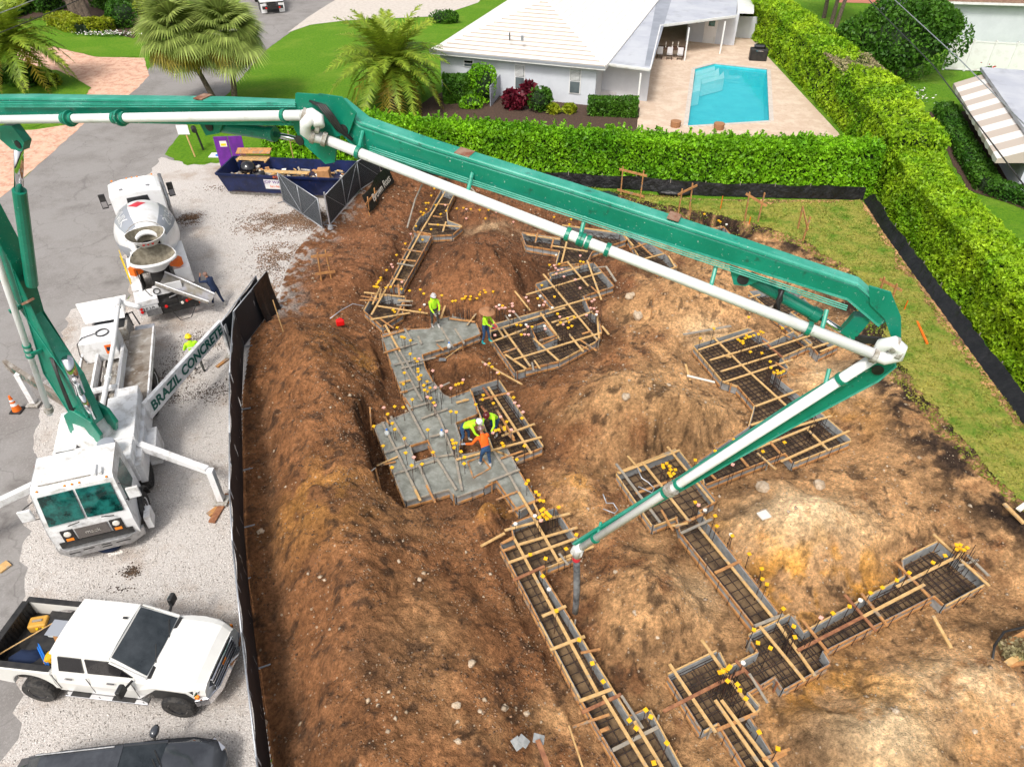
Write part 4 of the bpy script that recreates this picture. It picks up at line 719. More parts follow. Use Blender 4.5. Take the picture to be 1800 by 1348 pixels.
# pedestal, boxes
pb('pedestal', -3.0, -1.95, -1.15, 1.15, .9, 1.95, 'truckwhite', bevel=.03)
pb('outrigger_box', -5.2, -2.9, .25, 1.22, .95, 2.05, 'truckwhite', bevel=.03)
pb('outrigger_box', -5.0, -2.9, -1.22, -.55, .95, 1.95, 'truckwhite', bevel=.03)
pb('side_fender', -5.3, -2.0, 1.10, 1.32, .75, 1.55, 'truckwhite', bevel=.03)
pb('side_locker', -4.2, -3.2, 1.24, 1.62, .35, 1.2, 'truckwhite', bevel=.02)
mb = MB(); mb.lathe([(0, .2), (.3, .2), (.3, .27), (.38, .27), (.42, .2)], T(-2.35, .55, 1.95), (0, 0, 1), 20); mb.build('air_intake', M['truckwhite'], pump)
mb = MB(); mb.lathe([(0, .265), (.07, .25), (.09, .1)], T(-2.35, .55, 2.38), (0, 0, 1), 20); mb.build('air_intake_cap', M['grey'], pump)
mb = MB(); mb.tube([T(-1.9, -1.15, 1.6), T(-1.95, -1.3, 2.0), T(-2.0, -1.35, 2.4)], .09, 10); mb.tube([T(-1.85, -.95, 1.2), T(-1.85, -.95, 1.9)], .12, 12); mb.build('exhaust', M['rustpatch'], pump)
pb('tool_box', -2.3, -1.85, -.95, -.35, 1.2, 1.8, 'truckwhite', bevel=.02)
mb = MB(); mb.box(T(-1.93, 0, 1.62), (.03, .02, .02)); mb.lathe([(0, .19), (.02, .19)], T(-1.94, .02, 1.6), pu, 18, xs=1.6); mb.build('turret_hole', M['blackgloss'], pump)
mb = MB(); mb.lathe([(0, .62), (.35, .6), (.45, .5), (.75, .45)], T(-3.5, 0, 1.9), (0, 0, 1), 24); mb.build('turret_ring', M['truckwhite'], pump)
# deck: two chequer plates, centre channel, cylinders, tank, hopper
for y0, y1 in ((.38, 1.24), (-1.24, -.5)):
    for x0, x1 in ((-8.1, -5.25), (-10.6, -8.12)): pb('deck_plate', x0, x1, y0, y1, 1.18, 1.24, 'deck')
pb('deck_edge', -10.6, -5.25, 1.24, 1.30, 1.05, 1.30, 'truckwhite'); pb('deck_edge', -10.6, -5.25, -1.30, -1.24, 1.05, 1.30, 'truckwhite')
pb('channel_wall', -9.2, -4.9, .26, .38, 1.1, 1.62, 'truckwhite'); pb('channel_wall', -9.2, -4.9, -.60, -.52, 1.1, 1.62, 'truckwhite')
pb('channel_floor', -9.2, -4.9, -.5, .26, .9, 1.0, 'greydirty')
for y in (-.32, .05):
    mb = MB(); mb.tube([T(-8.2, y, 1.2), T(-4.6, y, 1.2)], .10, 10); mb.tube([T(-6.6, y, 1.2), T(-6.4, y, 1.2)], .14, 10); mb.build('pump_cylinder', M['greydirty'], pump, smooth=True)
mb = MB()
for i in range(9): mb.tube([T(-8.4+i*.1, -.45+.05*i, 1.25), T(-7.6, -.3+.06*i, 1.32), T(-7.0, -.2+.03*i, 1.2)], .02, 5)
for i in range(12): x = -7.6+random.random()*2.4; mb.box(T(x, random.uniform(-.4, .2), 1.3), (.14, .09, .12), rot=Matrix.Rotation(PR+random.uniform(-.3, .3), 3, 'Z'))
mb.build('hydraulic_lines', M['greydirty'], pump, kind='stuff')
pb('cross_brace', -6.5, -6.3, -.95, .3, 1.55, 1.68, 'truckwhite', bevel=.01)
pb('cross_brace', -5.1, -4.9, -.95, .9, 1.7, 1.82, 'truckwhite', bevel=.01)
pb('control_box', -6.0, -5.4, .45, 1.1, 1.25, 1.8, 'truckwhite', bevel=.02)
pb('control_box', -5.7, -5.0, -1.15, -.62, 1.25, 1.75, 'truckwhite', bevel=.02)
tk = pb('water_tank', -10.0, -8.75, -1.05, .18, 1.25, 2.15, 'truckwhite', bevel=.03)
lbox(tk, 'warning_label', PO, pu, pv, -8.748, -8.742, -.22, .02, 1.55, 1.95, 'orange'); lbox(tk, 'label_patch', PO, pu, pv, -8.741, -8.738, -.17, -.03, 1.68, 1.85, 'navycloth')
mb = MB()
for k in range(2): mb.tube([T(-9.3+.24*math.cos(a), -.25+.22*math.sin(a), 2.18+.02*k) for a in np.linspace(0, 6.28+.2, 22)], .018, 5)
mb.tube([T(-9.3, -.5, 2.2), T(-9.15, -.95, 2.19), T(-8.9, -1.1, 2.1), T(-8.7, -1.12, 1.7), T(-8.7, -1.0, 1.35)], .018, 5); mb.build('hose_coil', M['black'], tk)
pb('bunk_grate', -11.3, -10.75, .45, 1.2, .95, 1.0, 'galv')
# hopper with its lifted cover at the rear
pb('hopper', -11.5, -10.4, -1.0, .35, .75, 1.55, 'greydirty', bevel=.02)
pb('hopper_inside', -11.4, -10.5, -.9, .25, 1.5, 1.56, 'black')
mb = MB(); a = [T(-10.95, -1.15, 1.7), T(-10.95, .3, 1.7), T(-11.6, .5, 2.35), T(-11.5, -1.35, 2.35)]; b = [p+pu*.05+Z3*.04 for p in a]
mb.add(a+b, [(0, 1, 2, 3), (4, 7, 6, 5), (0, 3, 7, 4), (1, 5, 6, 2), (3, 2, 6, 7), (0, 4, 5, 1)]); hc = mb.build('hopper_cover', M['truckwhite'], pump)
mb = MB(); mb.bar(T(-11.0, -.6, 1.7), T(-11.25, -.6, 2.1), .06, .06); mb.bar(T(-11.0, -.1, 1.7), T(-11.25, -.1, 2.1), .06, .06); mb.bar(T(-11.15, -.6, 1.95), T(-11.15, 0, 1.95), .06, .06); mb.build('cover_bracket', M['truckwhite'], hc)
mb = MB(); mb.tube([T(-11.5, -.1, 1.2), T(-11.6, .2, 1.9), T(-11.3, .28, 2.35), T(-10.6, .25, 2.3), T(-8.5, .2, 2.1), T(-6.3, .1, 1.95), T(-4.2, .05, 1.95)], .085, 12); mb.build('deck_pipe', M['pipe'], pump, smooth=True)
mb = MB(); mb.tube([T(-11.35, .25, 2.2), T(-11.2, .8, 2.0), T(-11.2, .95, 1.9)], .11, 12); mb.build('swing_elbow', M['pipe'], pump, smooth=True)
mb = MB(); mb.tube([T(-6.6, .115, 1.97), T(-6.5, .112, 1.965)], .12, 12); mb.tube([T(-10.9, .25, 2.33), T(-10.8, .25, 2.32)], .12, 12); mb.build('pipe_clamp', M['truckwhite'], pump)
for i in range(2): mb = MB(); mb.tube([T(-10.9, .5+.25*i, 1.3), T(-11.3, .35+.2*i, 1.7), T(-11.45, .1, 1.5)], .03, 6); mb.build('rear_hose', M['black'], pump)
mb = MB(); mb.lathe([(0, .30), (.06, .28), (.10, .1)], T(-6.6, -1.0, 1.3), (0, 0, 1), 16, xs=.5); mb.build('yellow_strap', M['helmetyellow'], pump)
# outriggers
def outrigger(a, b, w, h, w2, h2, leg, lm='truckwhite'):
    mb = MB(); mb.bar(a, b, w, h, w2=w2, h2=h2); o = mb.build('outrigger', M[lm], pump, bevel=.015)
    mb = MB(); mb.bar(V((leg[0], leg[1], .15)), V((leg[0], leg[1], b[2]+.05)), .2, .2); mb.build('outrigger_leg', M['truckwhite'], o)
    mb = MB(); mb.box((leg[0], leg[1], .09), (.45, .45, .06)); mb.build('outrigger_foot', M['greydirty'], o); return o
a, b = P(258, 722, 1.45), P(390, 573, 1.55)
o = outrigger(a, b, .16, .74, .14, .60, b+V((.05, 0, 0)))
d = (b-a).normalized(); nn = V((d.y, -d.x, 0)); c = a.lerp(b, .50)+nn*.095
text('BRAZIL CONCRETE', .55, c+V((0, 0, .0)), d, Z3, M['greenletter'], o, ext=.003, bold=.016)
a, b = P(245, 783, 1.5), P(365, 826, 1.5); outrigger(a, b, .22, .28, .2, .22, b+(b-a).normalized()*.1)
a, b = P(86, 842, 1.35), P(-90, 925, 1.35); outrigger(a, b, .22, .28, .2, .24, b)
a, b = P(112, 706, 1.4), P(10, 640, 1.5); o = outrigger(a, b, .14, .5, .14, .42, P(62, 712, 0)); d = (b-a).normalized()
o.data.materials[0] = M['wood'] if False else M['deck']
text('BRAZIL CONCRETE', .30, a.lerp(b, .5)+V((-d.y, d.x, 0))*.075, -d, Z3, M['greenletter'], o, ext=.002)
# ---- boom: four arms in one upright plane through the turret
TP = V((-13.55, 16.9, 0)); bd = V((15.1, -6.1, 0)).normalized(); bn = V((bd.y, -bd.x, 0))      # bn points to the near side
if bn.y > 0: bn = -bn
def PL(x, y, off=0.):
    a = (x-900)/FPX; b_ = (y-674)/FPX; r = V((a, _c-b_*_s, -_s-b_*_c)); o = V((0, 0, CH)); t = ((TP+bn*off)-o).dot(bn)/r.dot(bn); return o+r*t
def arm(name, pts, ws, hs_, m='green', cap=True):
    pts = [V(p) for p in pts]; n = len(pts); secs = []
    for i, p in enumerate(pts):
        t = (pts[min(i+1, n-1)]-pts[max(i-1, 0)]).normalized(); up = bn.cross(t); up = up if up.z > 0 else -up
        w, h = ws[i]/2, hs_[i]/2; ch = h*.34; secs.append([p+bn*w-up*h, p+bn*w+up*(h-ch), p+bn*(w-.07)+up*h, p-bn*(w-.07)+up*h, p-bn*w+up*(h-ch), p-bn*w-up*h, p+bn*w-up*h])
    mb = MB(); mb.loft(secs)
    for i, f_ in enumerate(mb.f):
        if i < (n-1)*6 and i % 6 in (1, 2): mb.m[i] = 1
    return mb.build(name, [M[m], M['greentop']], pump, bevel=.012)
def flange(o, pts, ws, hs_):      # thin lips along the lower and upper edges
    mb = MB()
    for i in range(len(pts)-1):
        for sgn in (-1, 1):
            q = []
            for j in (i, i+1):
                t = (V(pts[min(j+1, len(pts)-1)])-V(pts[max(j-1, 0)])).normalized(); up = bn.cross(t); up = up if up.z > 0 else -up; q.append(V(pts[j])+up*sgn*hs_[j]/2*.96+bn*(ws[j]/2+.012))
            mb.bar(q[0], q[1], .03, .018, up=bn)
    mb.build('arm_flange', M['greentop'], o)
def lines(o, a, b, off=.26, n=3, dz=0.):
    for k in range(n):
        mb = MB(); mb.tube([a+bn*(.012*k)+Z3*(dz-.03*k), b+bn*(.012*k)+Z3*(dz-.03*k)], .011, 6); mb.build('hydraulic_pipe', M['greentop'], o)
J0 = TP+Z3*2.55; J1 = PL(-105, 185); J2 = PL(566, 196); J3 = PL(1558, 556); J4 = PL(1012, 955, .1)
J1a = PL(-122, 185); p1 = [J0+Z3*.1, J0.lerp(J1a, .2)-bd*.08, J0.lerp(J1a, .6)-bd*.05, J1a]; w1 = [.55, .55, .5, .42]; h1 = [.75, 1.12, 1.0, .6]; A1 = arm('boom_arm', p1, w1, h1); flange(A1, p1, w1, h1)
mb = MB(); mb.bar(J0.lerp(J1, .10)+bn*.285, J0.lerp(J1, .34)+bn*.285, .02, .34, up=bn); mb.build('arm_recess', M['black'], A1) if False else None
for f_ in (.3, .45, .62, .78): mb = MB(); mb.bar(J0.lerp(J1, f_)+bn*.27+bd*-.25, J0.lerp(J1, f_)+bn*.55+bd*-.35, .09, .09); mb.build('pipe_bracket', M['green'], A1)
mb = MB(); q = J0.lerp(J1, .48)+bn*.28; mb.bar(q-bd*.0+Z3*-.1, q+bd*.42+Z3*.12, .06, .16, up=bn); mb.build('boom_rest', M['rustpatch'], A1)
for k in range(3): mb = MB(); q = J0.lerp(J1, .08)+bn*.3; mb.tube([q, q+bn*.3+bd*(.3+.06*k)+Z3*.3, q+bn*.15+bd*(.2+.05*k)+Z3*(1.2+.1*k), J0.lerp(J1, .28)+bn*.28+bd*.05*k], .03, 6); mb.build('hydraulic_hose', M['black'], A1, smooth=True)
mb = MB(); mb.tube([PL(165, 735, .2), PL(140, 690, .2)], .09, 10); mb.tube([PL(140, 690, .2), PL(118, 630, .2)], .15, 12); mb.build('lift_cylinder', M['chrome'], A1, smooth=True)
tu = MB(); tu.side([(-.75, 2.2), (.55, 2.2), (.75, 2.6), (.6, 3.1), (-.1, 3.4), (-.6, 3.0)], -.38, -.26); tu.side([(-.75, 2.2), (.55, 2.2), (.75, 2.6), (.6, 3.1), (-.1, 3.4), (-.6, 3.0)], .26, .38)
Mt = Matrix((bd, -bn if bn.cross(bd).z < 0 else bn, Z3)).transposed(); Mt = Matrix((bd, Z3.cross(bd), Z3)).transposed()
tu.v = [tuple(Mt @ V(v)+V((TP.x, TP.y, -.1))) for v in tu.v]; tu.build('turret', M['green'], pump, bevel=.02)
p2 = [J1, J1.lerp(J2, .3), J1.lerp(J2, .8), J2+bd*.1]; w2 = [.38, .40, .38, .34]; h2 = [.40, .46, .42, .34]; A2 = arm('boom_arm', p2, w2, h2); flange(A2, p2, w2, h2)
J2a = PL(600, 196); J2b = PL(640, 232)
p3 = [J2, J2a, J2b, PL(760, 272), PL(1000, 345), PL(1300, 440), PL(1500, 505), J3]; w3 = [.34, .38, .40, .40, .38, .35, .32, .28]; h3 = [.34, .42, .48, .44, .40, .33, .28, .26]; A3 = arm('boom_arm', p3, w3, h3); flange(A3, p3, w3, h3)
J3b = PL(1578, 592); J3c = PL(1565, 626)
p4 = [J3c, PL(1530, 648), PL(1400, 722), PL(1200, 845), J4]; w4 = [.26, .30, .26, .20, .12]; h4 = [.26, .36, .34, .24, .14]; A4 = arm('boom_arm', p4, w4, h4); flange(A4, p4, w4, h4)
def plate(par, name, px, off, th_, m='green', hole=None):
    q = [PL(x, y, off) for x, y in px]; n = len(q); mb = MB(); mb.add(q+[p-bn*th_ for p in q], [tuple(range(n)), tuple(range(2*n-1, n-1, -1))]+[(k, (k+1) % n, n+(k+1) % n, n+k) for k in range(n)])
    o = mb.build(name, M[m], par, bevel=.008)
    if hole: c = PL(hole[0], hole[1], off); mb = MB(); mb.lathe([(-.01, .09), (.02, .09), (.025, .03)], c, bn, 16); mb.build('pin', M['black'], o)
    return o
plate(A3, 'link_plate', [(520, 165), (560, 168), (590, 182), (604, 215), (590, 260), (588, 285), (572, 288), (530, 250), (517, 225)], .24, .04, hole=(527, 247))
plate(A3, 'link_plate', [(560, 166), (600, 172), (625, 200), (612, 235), (590, 240)], .27, .03, hole=(604, 228))
plate(A3, 'link_plate', [(1282, 468), (1330, 486), (1372, 500), (1345, 490), (1310, 503), (1290, 500)], .2, .05, hole=(1306, 491))
plate(A3, 'link_plate', [(1528, 505), (1565, 516), (1583, 560), (1583, 596), (1570, 600), (1556, 560), (1530, 535)], .18, .05)
plate(A4, 'link_plate', [(1530, 640), (1560, 612), (1582, 600), (1578, 628), (1545, 655)], .18, .05, hole=(1543, 650))
plate(A2, 'link_plate', [(345, 206), (395, 206), (385, 234), (362, 238)], .15, .05, hole=(368, 222))
# jacks between arms
def jack(par, a, m_, b, r1=.11, r2=.055):
    mb = MB(); mb.tube([a, m_], r1, 16); mb.tube([m_-(m_-a).normalized()*.12, m_+(m_-a).normalized()*.02], r1*1.18, 16); o = mb.build('cylinder', M['green'], par, smooth=False, bevel=.01)
    mb = MB(); mb.tube([m_, b], r2, 12); mb.build('cylinder_rod', M['chrome'], o, smooth=True)
jack(A2, PL(375, 220, -.02), PL(482, 236, -.02), PL(523, 246, -.02), .12, .055)
jack(A3, PL(1315, 487), PL(1438, 556), PL(1492, 590), .105, .05)
plate(A4, 'rocker_link', [(1478, 585), (1500, 560), (1535, 556), (1520, 575), (1500, 598)], .1, .2)
plate(A4, 'rocker_link', [(1504, 592), (1560, 598), (1562, 606), (1504, 602)], .1, .06, 'black')
mb = MB(); mb.tube([PL(33, 345), PL(33, 262)], .10, 12); c1 = mb.build('cylinder', M['chrome'], A1, smooth=True); mb = MB(); mb.tube([PL(56, 500), PL(34, 335)], .16, 14); mb.build('cylinder_barrel', M['green'], c1)
plate(A1, 'rocker_link', [(0, 222), (20, 222), (42, 250), (38, 266), (20, 262), (0, 245)], .1, .2, hole=(32, 254))
# delivery pipe on the near side
PO_ = .42; prd = .088
def pipe(par, pts, r=prd, name='delivery_pipe'): mb = MB(); mb.tube(pts, r, 16); return mb.build(name, M['pipe'], par, smooth=True)
def clampr(par, p, d, r=.118, m='green', L_=.07): d = V(d).normalized(); mb = MB(); mb.tube([p-d*L_/2, p+d*L_/2], r, 16); mb.build('pipe_clamp', M[m], par)
def along(a, b, px): return a.lerp(b, px)
def pp(par, a, b, cl, br):
    pipe(par, [a, b])
    for f_ in cl: clampr(par, a.lerp(b, f_), b-a)
    for f_ in br:
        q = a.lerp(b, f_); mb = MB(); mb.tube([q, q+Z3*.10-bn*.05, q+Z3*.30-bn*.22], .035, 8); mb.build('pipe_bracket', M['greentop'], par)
a2, b2 = PL(-100, 212, PO_), PL(533, 203, PO_); pp(A2, a2, b2, (.40, .425, .545, .57, .96), ())
for f_ in (.415, .56): clampr(A2, a2.lerp(b2, f_), b2-a2, .16, 'green', .05)
e3, f3 = PL(566, 243, PO_), PL(1535, 622, PO_); pp(A3, e3, f3, (.075, .515, .505, .5, .478, .55, .895), (.075, .29, .50, .73, .915))
pipe(A3, [b2, PL(548, 200, PO_+.02), PL(560, 208, PO_+.06), PL(561, 222, PO_+.15)], .095, 'pipe_elbow'); pipe(A3, [PL(548, 206, PO_+.15), PL(537, 218, PO_+.17), PL(537, 232, PO_+.15), PL(548, 240, PO_+.05), e3], .10, 'pipe_elbow')
for q in ((535, 203), (560, 222), (550, 240), (570, 245)): clampr(A3, PL(q[0], q[1], PO_+.05), V((1, 0, -.4)), .125, 'greydirty')
pipe(A4, [f3, PL(1556, 630, PO_), PL(1578, 625, PO_), PL(1582, 612, PO_+.03), PL(1572, 602, PO_+.03), PL(1552, 606, PO_-.05), PL(1543, 622, PO_-.1)], .105, 'pipe_elbow')
for q in ((1537, 624), (1572, 606), (1580, 618)): clampr(A4, PL(q[0], q[1], PO_), f3-e3, .13, 'greydirty')
a4, b4 = PL(1535, 630, .30), PL(1022, 962, .24); pp(A4, a4, b4, (.075, .57, .62, .93), (.12, .92)); clampr(A4, a4.lerp(b4, .6), b4-a4, .15, 'greydirty', .16)
a1, b1 = PL(-90, 205, .45), PL(88, 728, .45); pp(A1, a1, b1, (.70, .72, .74, .975), ()); clampr(A1, a1.lerp(b1, .975), b1-a1, .14, 'greydirty', .2)
for (A_, a_, b_, dz) in ((A2, PL(0, 183, .25), PL(520, 181, .25), 0), (A3, PL(650, 258, .27), PL(1010, 376, .27), 0), (A3, PL(1010, 376, .27), PL(1490, 538, .22), 0)): lines(A_, a_, b_, .26, 3, dz)
for k in range(4): mb = MB(); mb.tube([PL(545, 178, .28), PL(560+4*k, 186, .4), PL(575+4*k, 205, .42), PL(592+3*k, 228, .3), PL(620, 246, .27)], .022, 6); mb.build('hydraulic_hose', M['black'], A3, smooth=True)
mb = MB(); mb.tube([PL(1372, 508, .2), PL(1372, 528, .28), PL(1362, 540, .25)], .035, 6); mb.tube([PL(1378, 505, .2), PL(1368, 528, .3), PL(1368, 548, .25), PL(1420, 585, .1)], .035, 6); mb.build('hydraulic_hose', M['black'], A3, smooth=True)
for (x0, x1) in ((804, 830), (1172, 1192)):
    f0, f1 = (x0-760)/240 if x0 < 1000 else (x0-1000)/300, (x1-760)/240 if x0 < 1000 else (x1-1000)/300; pa, pb_ = (p3[3], p3[4]) if x0 < 1000 else (p3[4], p3[5]); mb = MB(); q0, q1 = pa.lerp(pb_, f0), pa.lerp(pb_, f1); up_ = bn.cross((q1-q0).normalized()); up_ = up_ if up_.z > 0 else -up_; mb.bar(q0+up_*.215, q1+up_*.215, .27, .012); mb.build('wear_patch', M['rustpatch'], A3)
for f_ in (.15, .75): q = J1.lerp(J2, f_); mb = MB(); mb.bar(q-bd*.10+Z3*.235, q+bd*.10+Z3*.235, .30, .02); mb.build('wear_patch', M['rustpatch'], A2)
# end hose
tip = b4; pipe(A4, [b4, b4-(a4-b4).normalized()*.12+Z3*.02, b4-(a4-b4).normalized()*.18-Z3*.22], .105, 'pipe_elbow'); hp = b4-(a4-b4).normalized()*.18
clampr(A4, hp-Z3*.05, bn, .15, 'truckwhite', .12)
mb = MB(); mb.tube([hp-Z3*.22, hp-Z3*.36], .10, 12); mb.build('hose_coupling', M['redpaint'], A4)
M['hose'] = mat('grey_dusted_rubber', (.04, .043, .05), (.22, .225, .235), sc=2.0, rough=.7, lo=.42, hi=.62)
mb = MB(); mb.tube([hp-Z3*.3, hp-Z3*.8+bd*.04, hp-Z3*1.5+bd*.08, hp-Z3*2.1+bd*.10, hp-Z3*2.55+bd*.10], [.08, .084, .084, .08, .078], 14); mb.build('end_hose', M['hose'], A4, smooth=True)
# ---- mixer truck
MR = R(117.5); mu, mv = frame(MR); MO = V((-15.15, 26.45, 0))
mix = thing('mixer_truck', 'white concrete mixer truck backed up to the pump with chute swung out', 'mixer truck', MO, MR)
def U(x, y, z): return MO+mu*x+mv*y+Z3*z
def xb(name, *a, **k): return lbox(mix, name, MO, mu, mv, *a, **k)
xb('chassis', .0, 11.2, -.42, .42, .6, .95, 'black')
mb = MB(); secs = []
for x, w, z in ((7.65, 1.14, 2.92), (7.9, 1.22, 3.05), (9.5, 1.20, 3.0), (9.85, 1.1, 2.85)):
    secs.append([U(x, -w, 1.0)]+[U(x, w*c, z-.10*(abs(c)**4)*1.6) for c in (-1, -.85, -.5, 0, .5, .85, 1)]+[U(x, w, 1.0), U(x, -w, 1.0)])
mb.loft(secs); mb.build('cab', M['white'], mix, bevel=.04)
xb('hood', 9.6, 11.3, -.75, .75, .95, 1.85, 'white', bevel=.15)
for s_ in (-1, 1): xb('fender', 9.7, 10.9, .75*s_ if s_ > 0 else -1.15, 1.15 if s_ > 0 else -.75, .95, 1.3, 'white', bevel=.1)
mb = MB(); a = [U(7.62, -.52, 2.42), U(7.62, .52, 2.42), U(7.62, .48, 2.75), U(7.62, -.48, 2.75)]; b = [p+mu*.03 for p in a]; mb.add(a+b, [(0, 3, 2, 1), (4, 5, 6, 7), (0, 4, 7, 3), (1, 2, 6, 5), (3, 7, 6, 2), (0, 1, 5, 4)]); mb.build('rear_window', M['blackgloss'], mix)
for y in (-.95, -.25, 0, .25, .95):
    mb = MB(); mb.lathe([(0, .05), (.05, .04)], U(9.6, y, 2.96), (0, 0, 1), 10); mb.build('marker_light', M['amber'], mix)
for y in (-.62, .62):
    mb = MB(); mb.lathe([(0, .08), (.04, .09), (.06, .03)], U(8.1, y, 3.02), (0, 0, 1), 12); mb.build('roof_beacon', M['steel'], mix)
for s_ in (-1, 1):
    mb = MB(); mb.box(U(9.15, 1.62*s_, 2.2), (.10, .30, .75), rot=Matrix.Rotation(MR, 3, 'Z')); o = mb.build('mirror', M['black'], mix, bevel=.02); mb = MB(); mb.box(U(9.09, 1.62*s_, 2.05), (.01, .24, .30), rot=Matrix.Rotation(MR, 3, 'Z')); mb.build('mirror_glass', M['chrome'], o)
    mb = MB(); mb.tube([U(9.2, 1.1*s_, 2.0), U(9.15, 1.5*s_, 1.95)], .03, 6); mb.build('mirror_arm', M['black'], mix)
mb = MB(); mb.tube([U(8.1, -1.32, 1.0), U(8.1, -1.32, 2.2), U(9.35, -1.30, 3.0)], .09, 10); mb.build('exhaust_stack', M['steel'], mix, smooth=True)
for x, r_ in ((10.3, .52), (5.2, .5), (3.6, .52), (2.2, .52)):
    for s_ in (-1, 1): wheel(mix, U(x, 1.03*s_, r_), mv*s_, r_, .42, 'steel')
# drum
DA, DB = U(7.1, 0, 1.65), U(1.5, 0, 2.95); dax = (DB-DA).normalized(); dl_ = (DB-DA).length
prof = [(0, .6), (.12, .85), (.9, 1.15), (1.9, 1.36), (3.1, 1.38), (4.2, 1.20), (5.2, .84), (dl_, .64), (dl_+.02, .50), (dl_-.4, .46)]
mb = MB(); mb.lathe(prof, DA, dax, 48, caps=False); drum = mb.build('drum', M['white'], mix, smooth=True)
def dp(s_, ang, off=.012):      # point on the drum: distance along axis, angle from straight up
    r = np.interp(s_, [p[0] for p in prof[:8]], [p[1] for p in prof[:8]])+off; y = (Z3-dax*Z3.dot(dax)).normalized(); z = dax.cross(y); return DA+dax*s_+(y*math.cos(ang)+z*math.sin(ang))*r
def band(s0, s1, a0, a1, m, n=16, name='drum_stripe', off=.012, tw=0.):
    mb = MB(); vs = []; fs = []
    for i in range(n+1):
        t = i/n
        for j in range(5): u_ = j/4; vs.append(dp(s0+(s1-s0)*t, a0+(a1-a0)*u_+tw*t, off))
    for i in range(n):
        for j in range(4): fs.append((i*5+j, i*5+j+1, (i+1)*5+j+1, (i+1)*5+j))
    mb.add(vs, fs); return mb.build(name, M[m], drum)
band(1.0, 5.2, .34, .98, 'grey'); band(1.4, 5.3, -1.30, -.66, 'grey'); band(2.6, 5.4, 1.6, 2.1, 'grey')
band(3.35, 3.36, 0, 0, 'grey') if False else None
def dwrap(s, size, s0, ang, m, flip=1):      # lettering wrapped on the drum
    c = bpy.data.curves.new('t', 'FONT'); c.body = s; c.size = size; c.align_x = 'CENTER'; c.align_y = 'CENTER'; c.resolution_u = 2
    o = bpy.data.objects.new('t', c); COL.objects.link(o); me = bpy.data.meshes.new_from_object(o.evaluated_get(bpy.context.evaluated_depsgraph_get())); bpy.data.objects.remove(o)
    bm = bmesh.new(); bm.from_mesh(me); bmesh.ops.subdivide_edges(bm, edges=[e for e in bm.edges if e.calc_length() > .15], cuts=2)
    I = mw(drum).inverted()
    for v in bm.verts:
        ss = s0+flip*v.co.x; r = np.interp(ss, [p[0] for p in prof[:8]], [p[1] for p in prof[:8]]); v.co = I @ dp(ss, ang+flip*v.co.y/r, .022)
    bm.to_mesh(me); bm.free(); me.materials.clear(); me.materials.append(M[m]); o = bpy.data.objects.new('lettering', me); COL.objects.link(o); o.parent = drum
dwrap('SUPERMIX', .66, 2.9, .66, 'white', 1); dwrap('SUPERMIX', .62, 3.1, -.98, 'white', -1)
# red diamond
mb = MB(); mb.add([dp(2.5, -.02, .03), dp(3.0, .30, .03), dp(3.5, .05, .03), dp(3.0, -.26, .03), dp(3.0, .02, .04)], [(0, 1, 4), (1, 2, 4), (2, 3, 4), (3, 0, 4)]); mb.build('red_diamond', M['redpaint'], drum)
mb = MB(); mb.lathe([(dl_-.45, .02), (dl_-.44, .47)], DA, dax, 24, caps=False); mb.build('drum_mouth', M['blackgloss'], drum)
# charge hopper: half funnel above, collector below
M['cement'] = mat('dried_cement', (.27, .24, .18), (.16, .14, .10), sc=5, rough=.9, bump=.02, bs=12)
def bowl(name, c0, r0, c1, r1, a0, a1, n=22, t=.035, drop=None):      # open bowl: cement inside, white outside
    mb = MB(); inn = []; out = []
    for k in range(n+1):
        a = a0+(a1-a0)*k/n; d0 = mu*math.cos(a)*r0[0]+mv*math.sin(a)*r0[1]; d1 = mu*math.cos(a)*r1[0]+mv*math.sin(a)*r1[1]; dz = Z3*(drop(a) if drop else 0)
        inn.append([c0+d0+dz, (c0+d0+dz).lerp(c1+d1, .55), c1+d1]); e0, e1 = d0.normalized()*t, d1.normalized()*t; out.append([c1+d1+e1, (c0+d0+dz).lerp(c1+d1, .55)+e0, c0+d0+e0+dz])
    mb.loft(inn, close=False, mi=0); mb.loft(out, close=False, mi=1); mb.loft([[q[0], o_[-1]] for q, o_ in zip(inn, out)], close=False, mi=1)
    return mb.build(name, [M['cement'], M['white']], mix, smooth=True)
ho = bowl('charge_hopper', U(1.25, 0, 3.72), (.55, .78), U(1.45, 0, 3.05), (.26, .34), -math.pi, math.pi, drop=lambda a: -.22*max(0, -math.cos(a)))
mb = MB(); mb.lathe([(0, .30), (.01, .30)], U(1.42, 0, 3.12), (0, 0, 1), 20); mb.build('hopper_throat', M['blackgloss'], ho)
for y in (-.18, 0, .18): mb = MB(); mb.lathe([(0, .055), (.025, .045)], U(.86, y, 3.34), (-mu+Z3*.3), 12); mb.build('hopper_light', M['red'], ho)
mb = MB(); mb.tube([U(1.55+.25*math.sin(a), .80*math.cos(a), 3.35+.62*math.sin(a)) for a in np.linspace(0, math.pi, 16)], .018, 6); mb.build('hopper_hoop', M['greydirty'], ho)
col = bowl('collector', U(.80, 0, 2.72), (.74, .92), U(.72, 0, 2.22), (.30, .36), -math.pi, math.pi, drop=lambda a: .28*max(0, math.cos(a)))
mb = MB(); mb.lathe([(0, .34), (.01, .34)], U(.72, 0, 2.27), (0, 0, 1), 16); mb.build('collector_throat', M['blackgloss'], col)
mb = MB(); mb.tube([U(.80-.78*math.cos(a), .95*math.sin(a), 2.73) for a in np.linspace(-1.35, 1.35, 16)], .075, 8); mb.build('collector_lip', M['white'], mix, smooth=True)
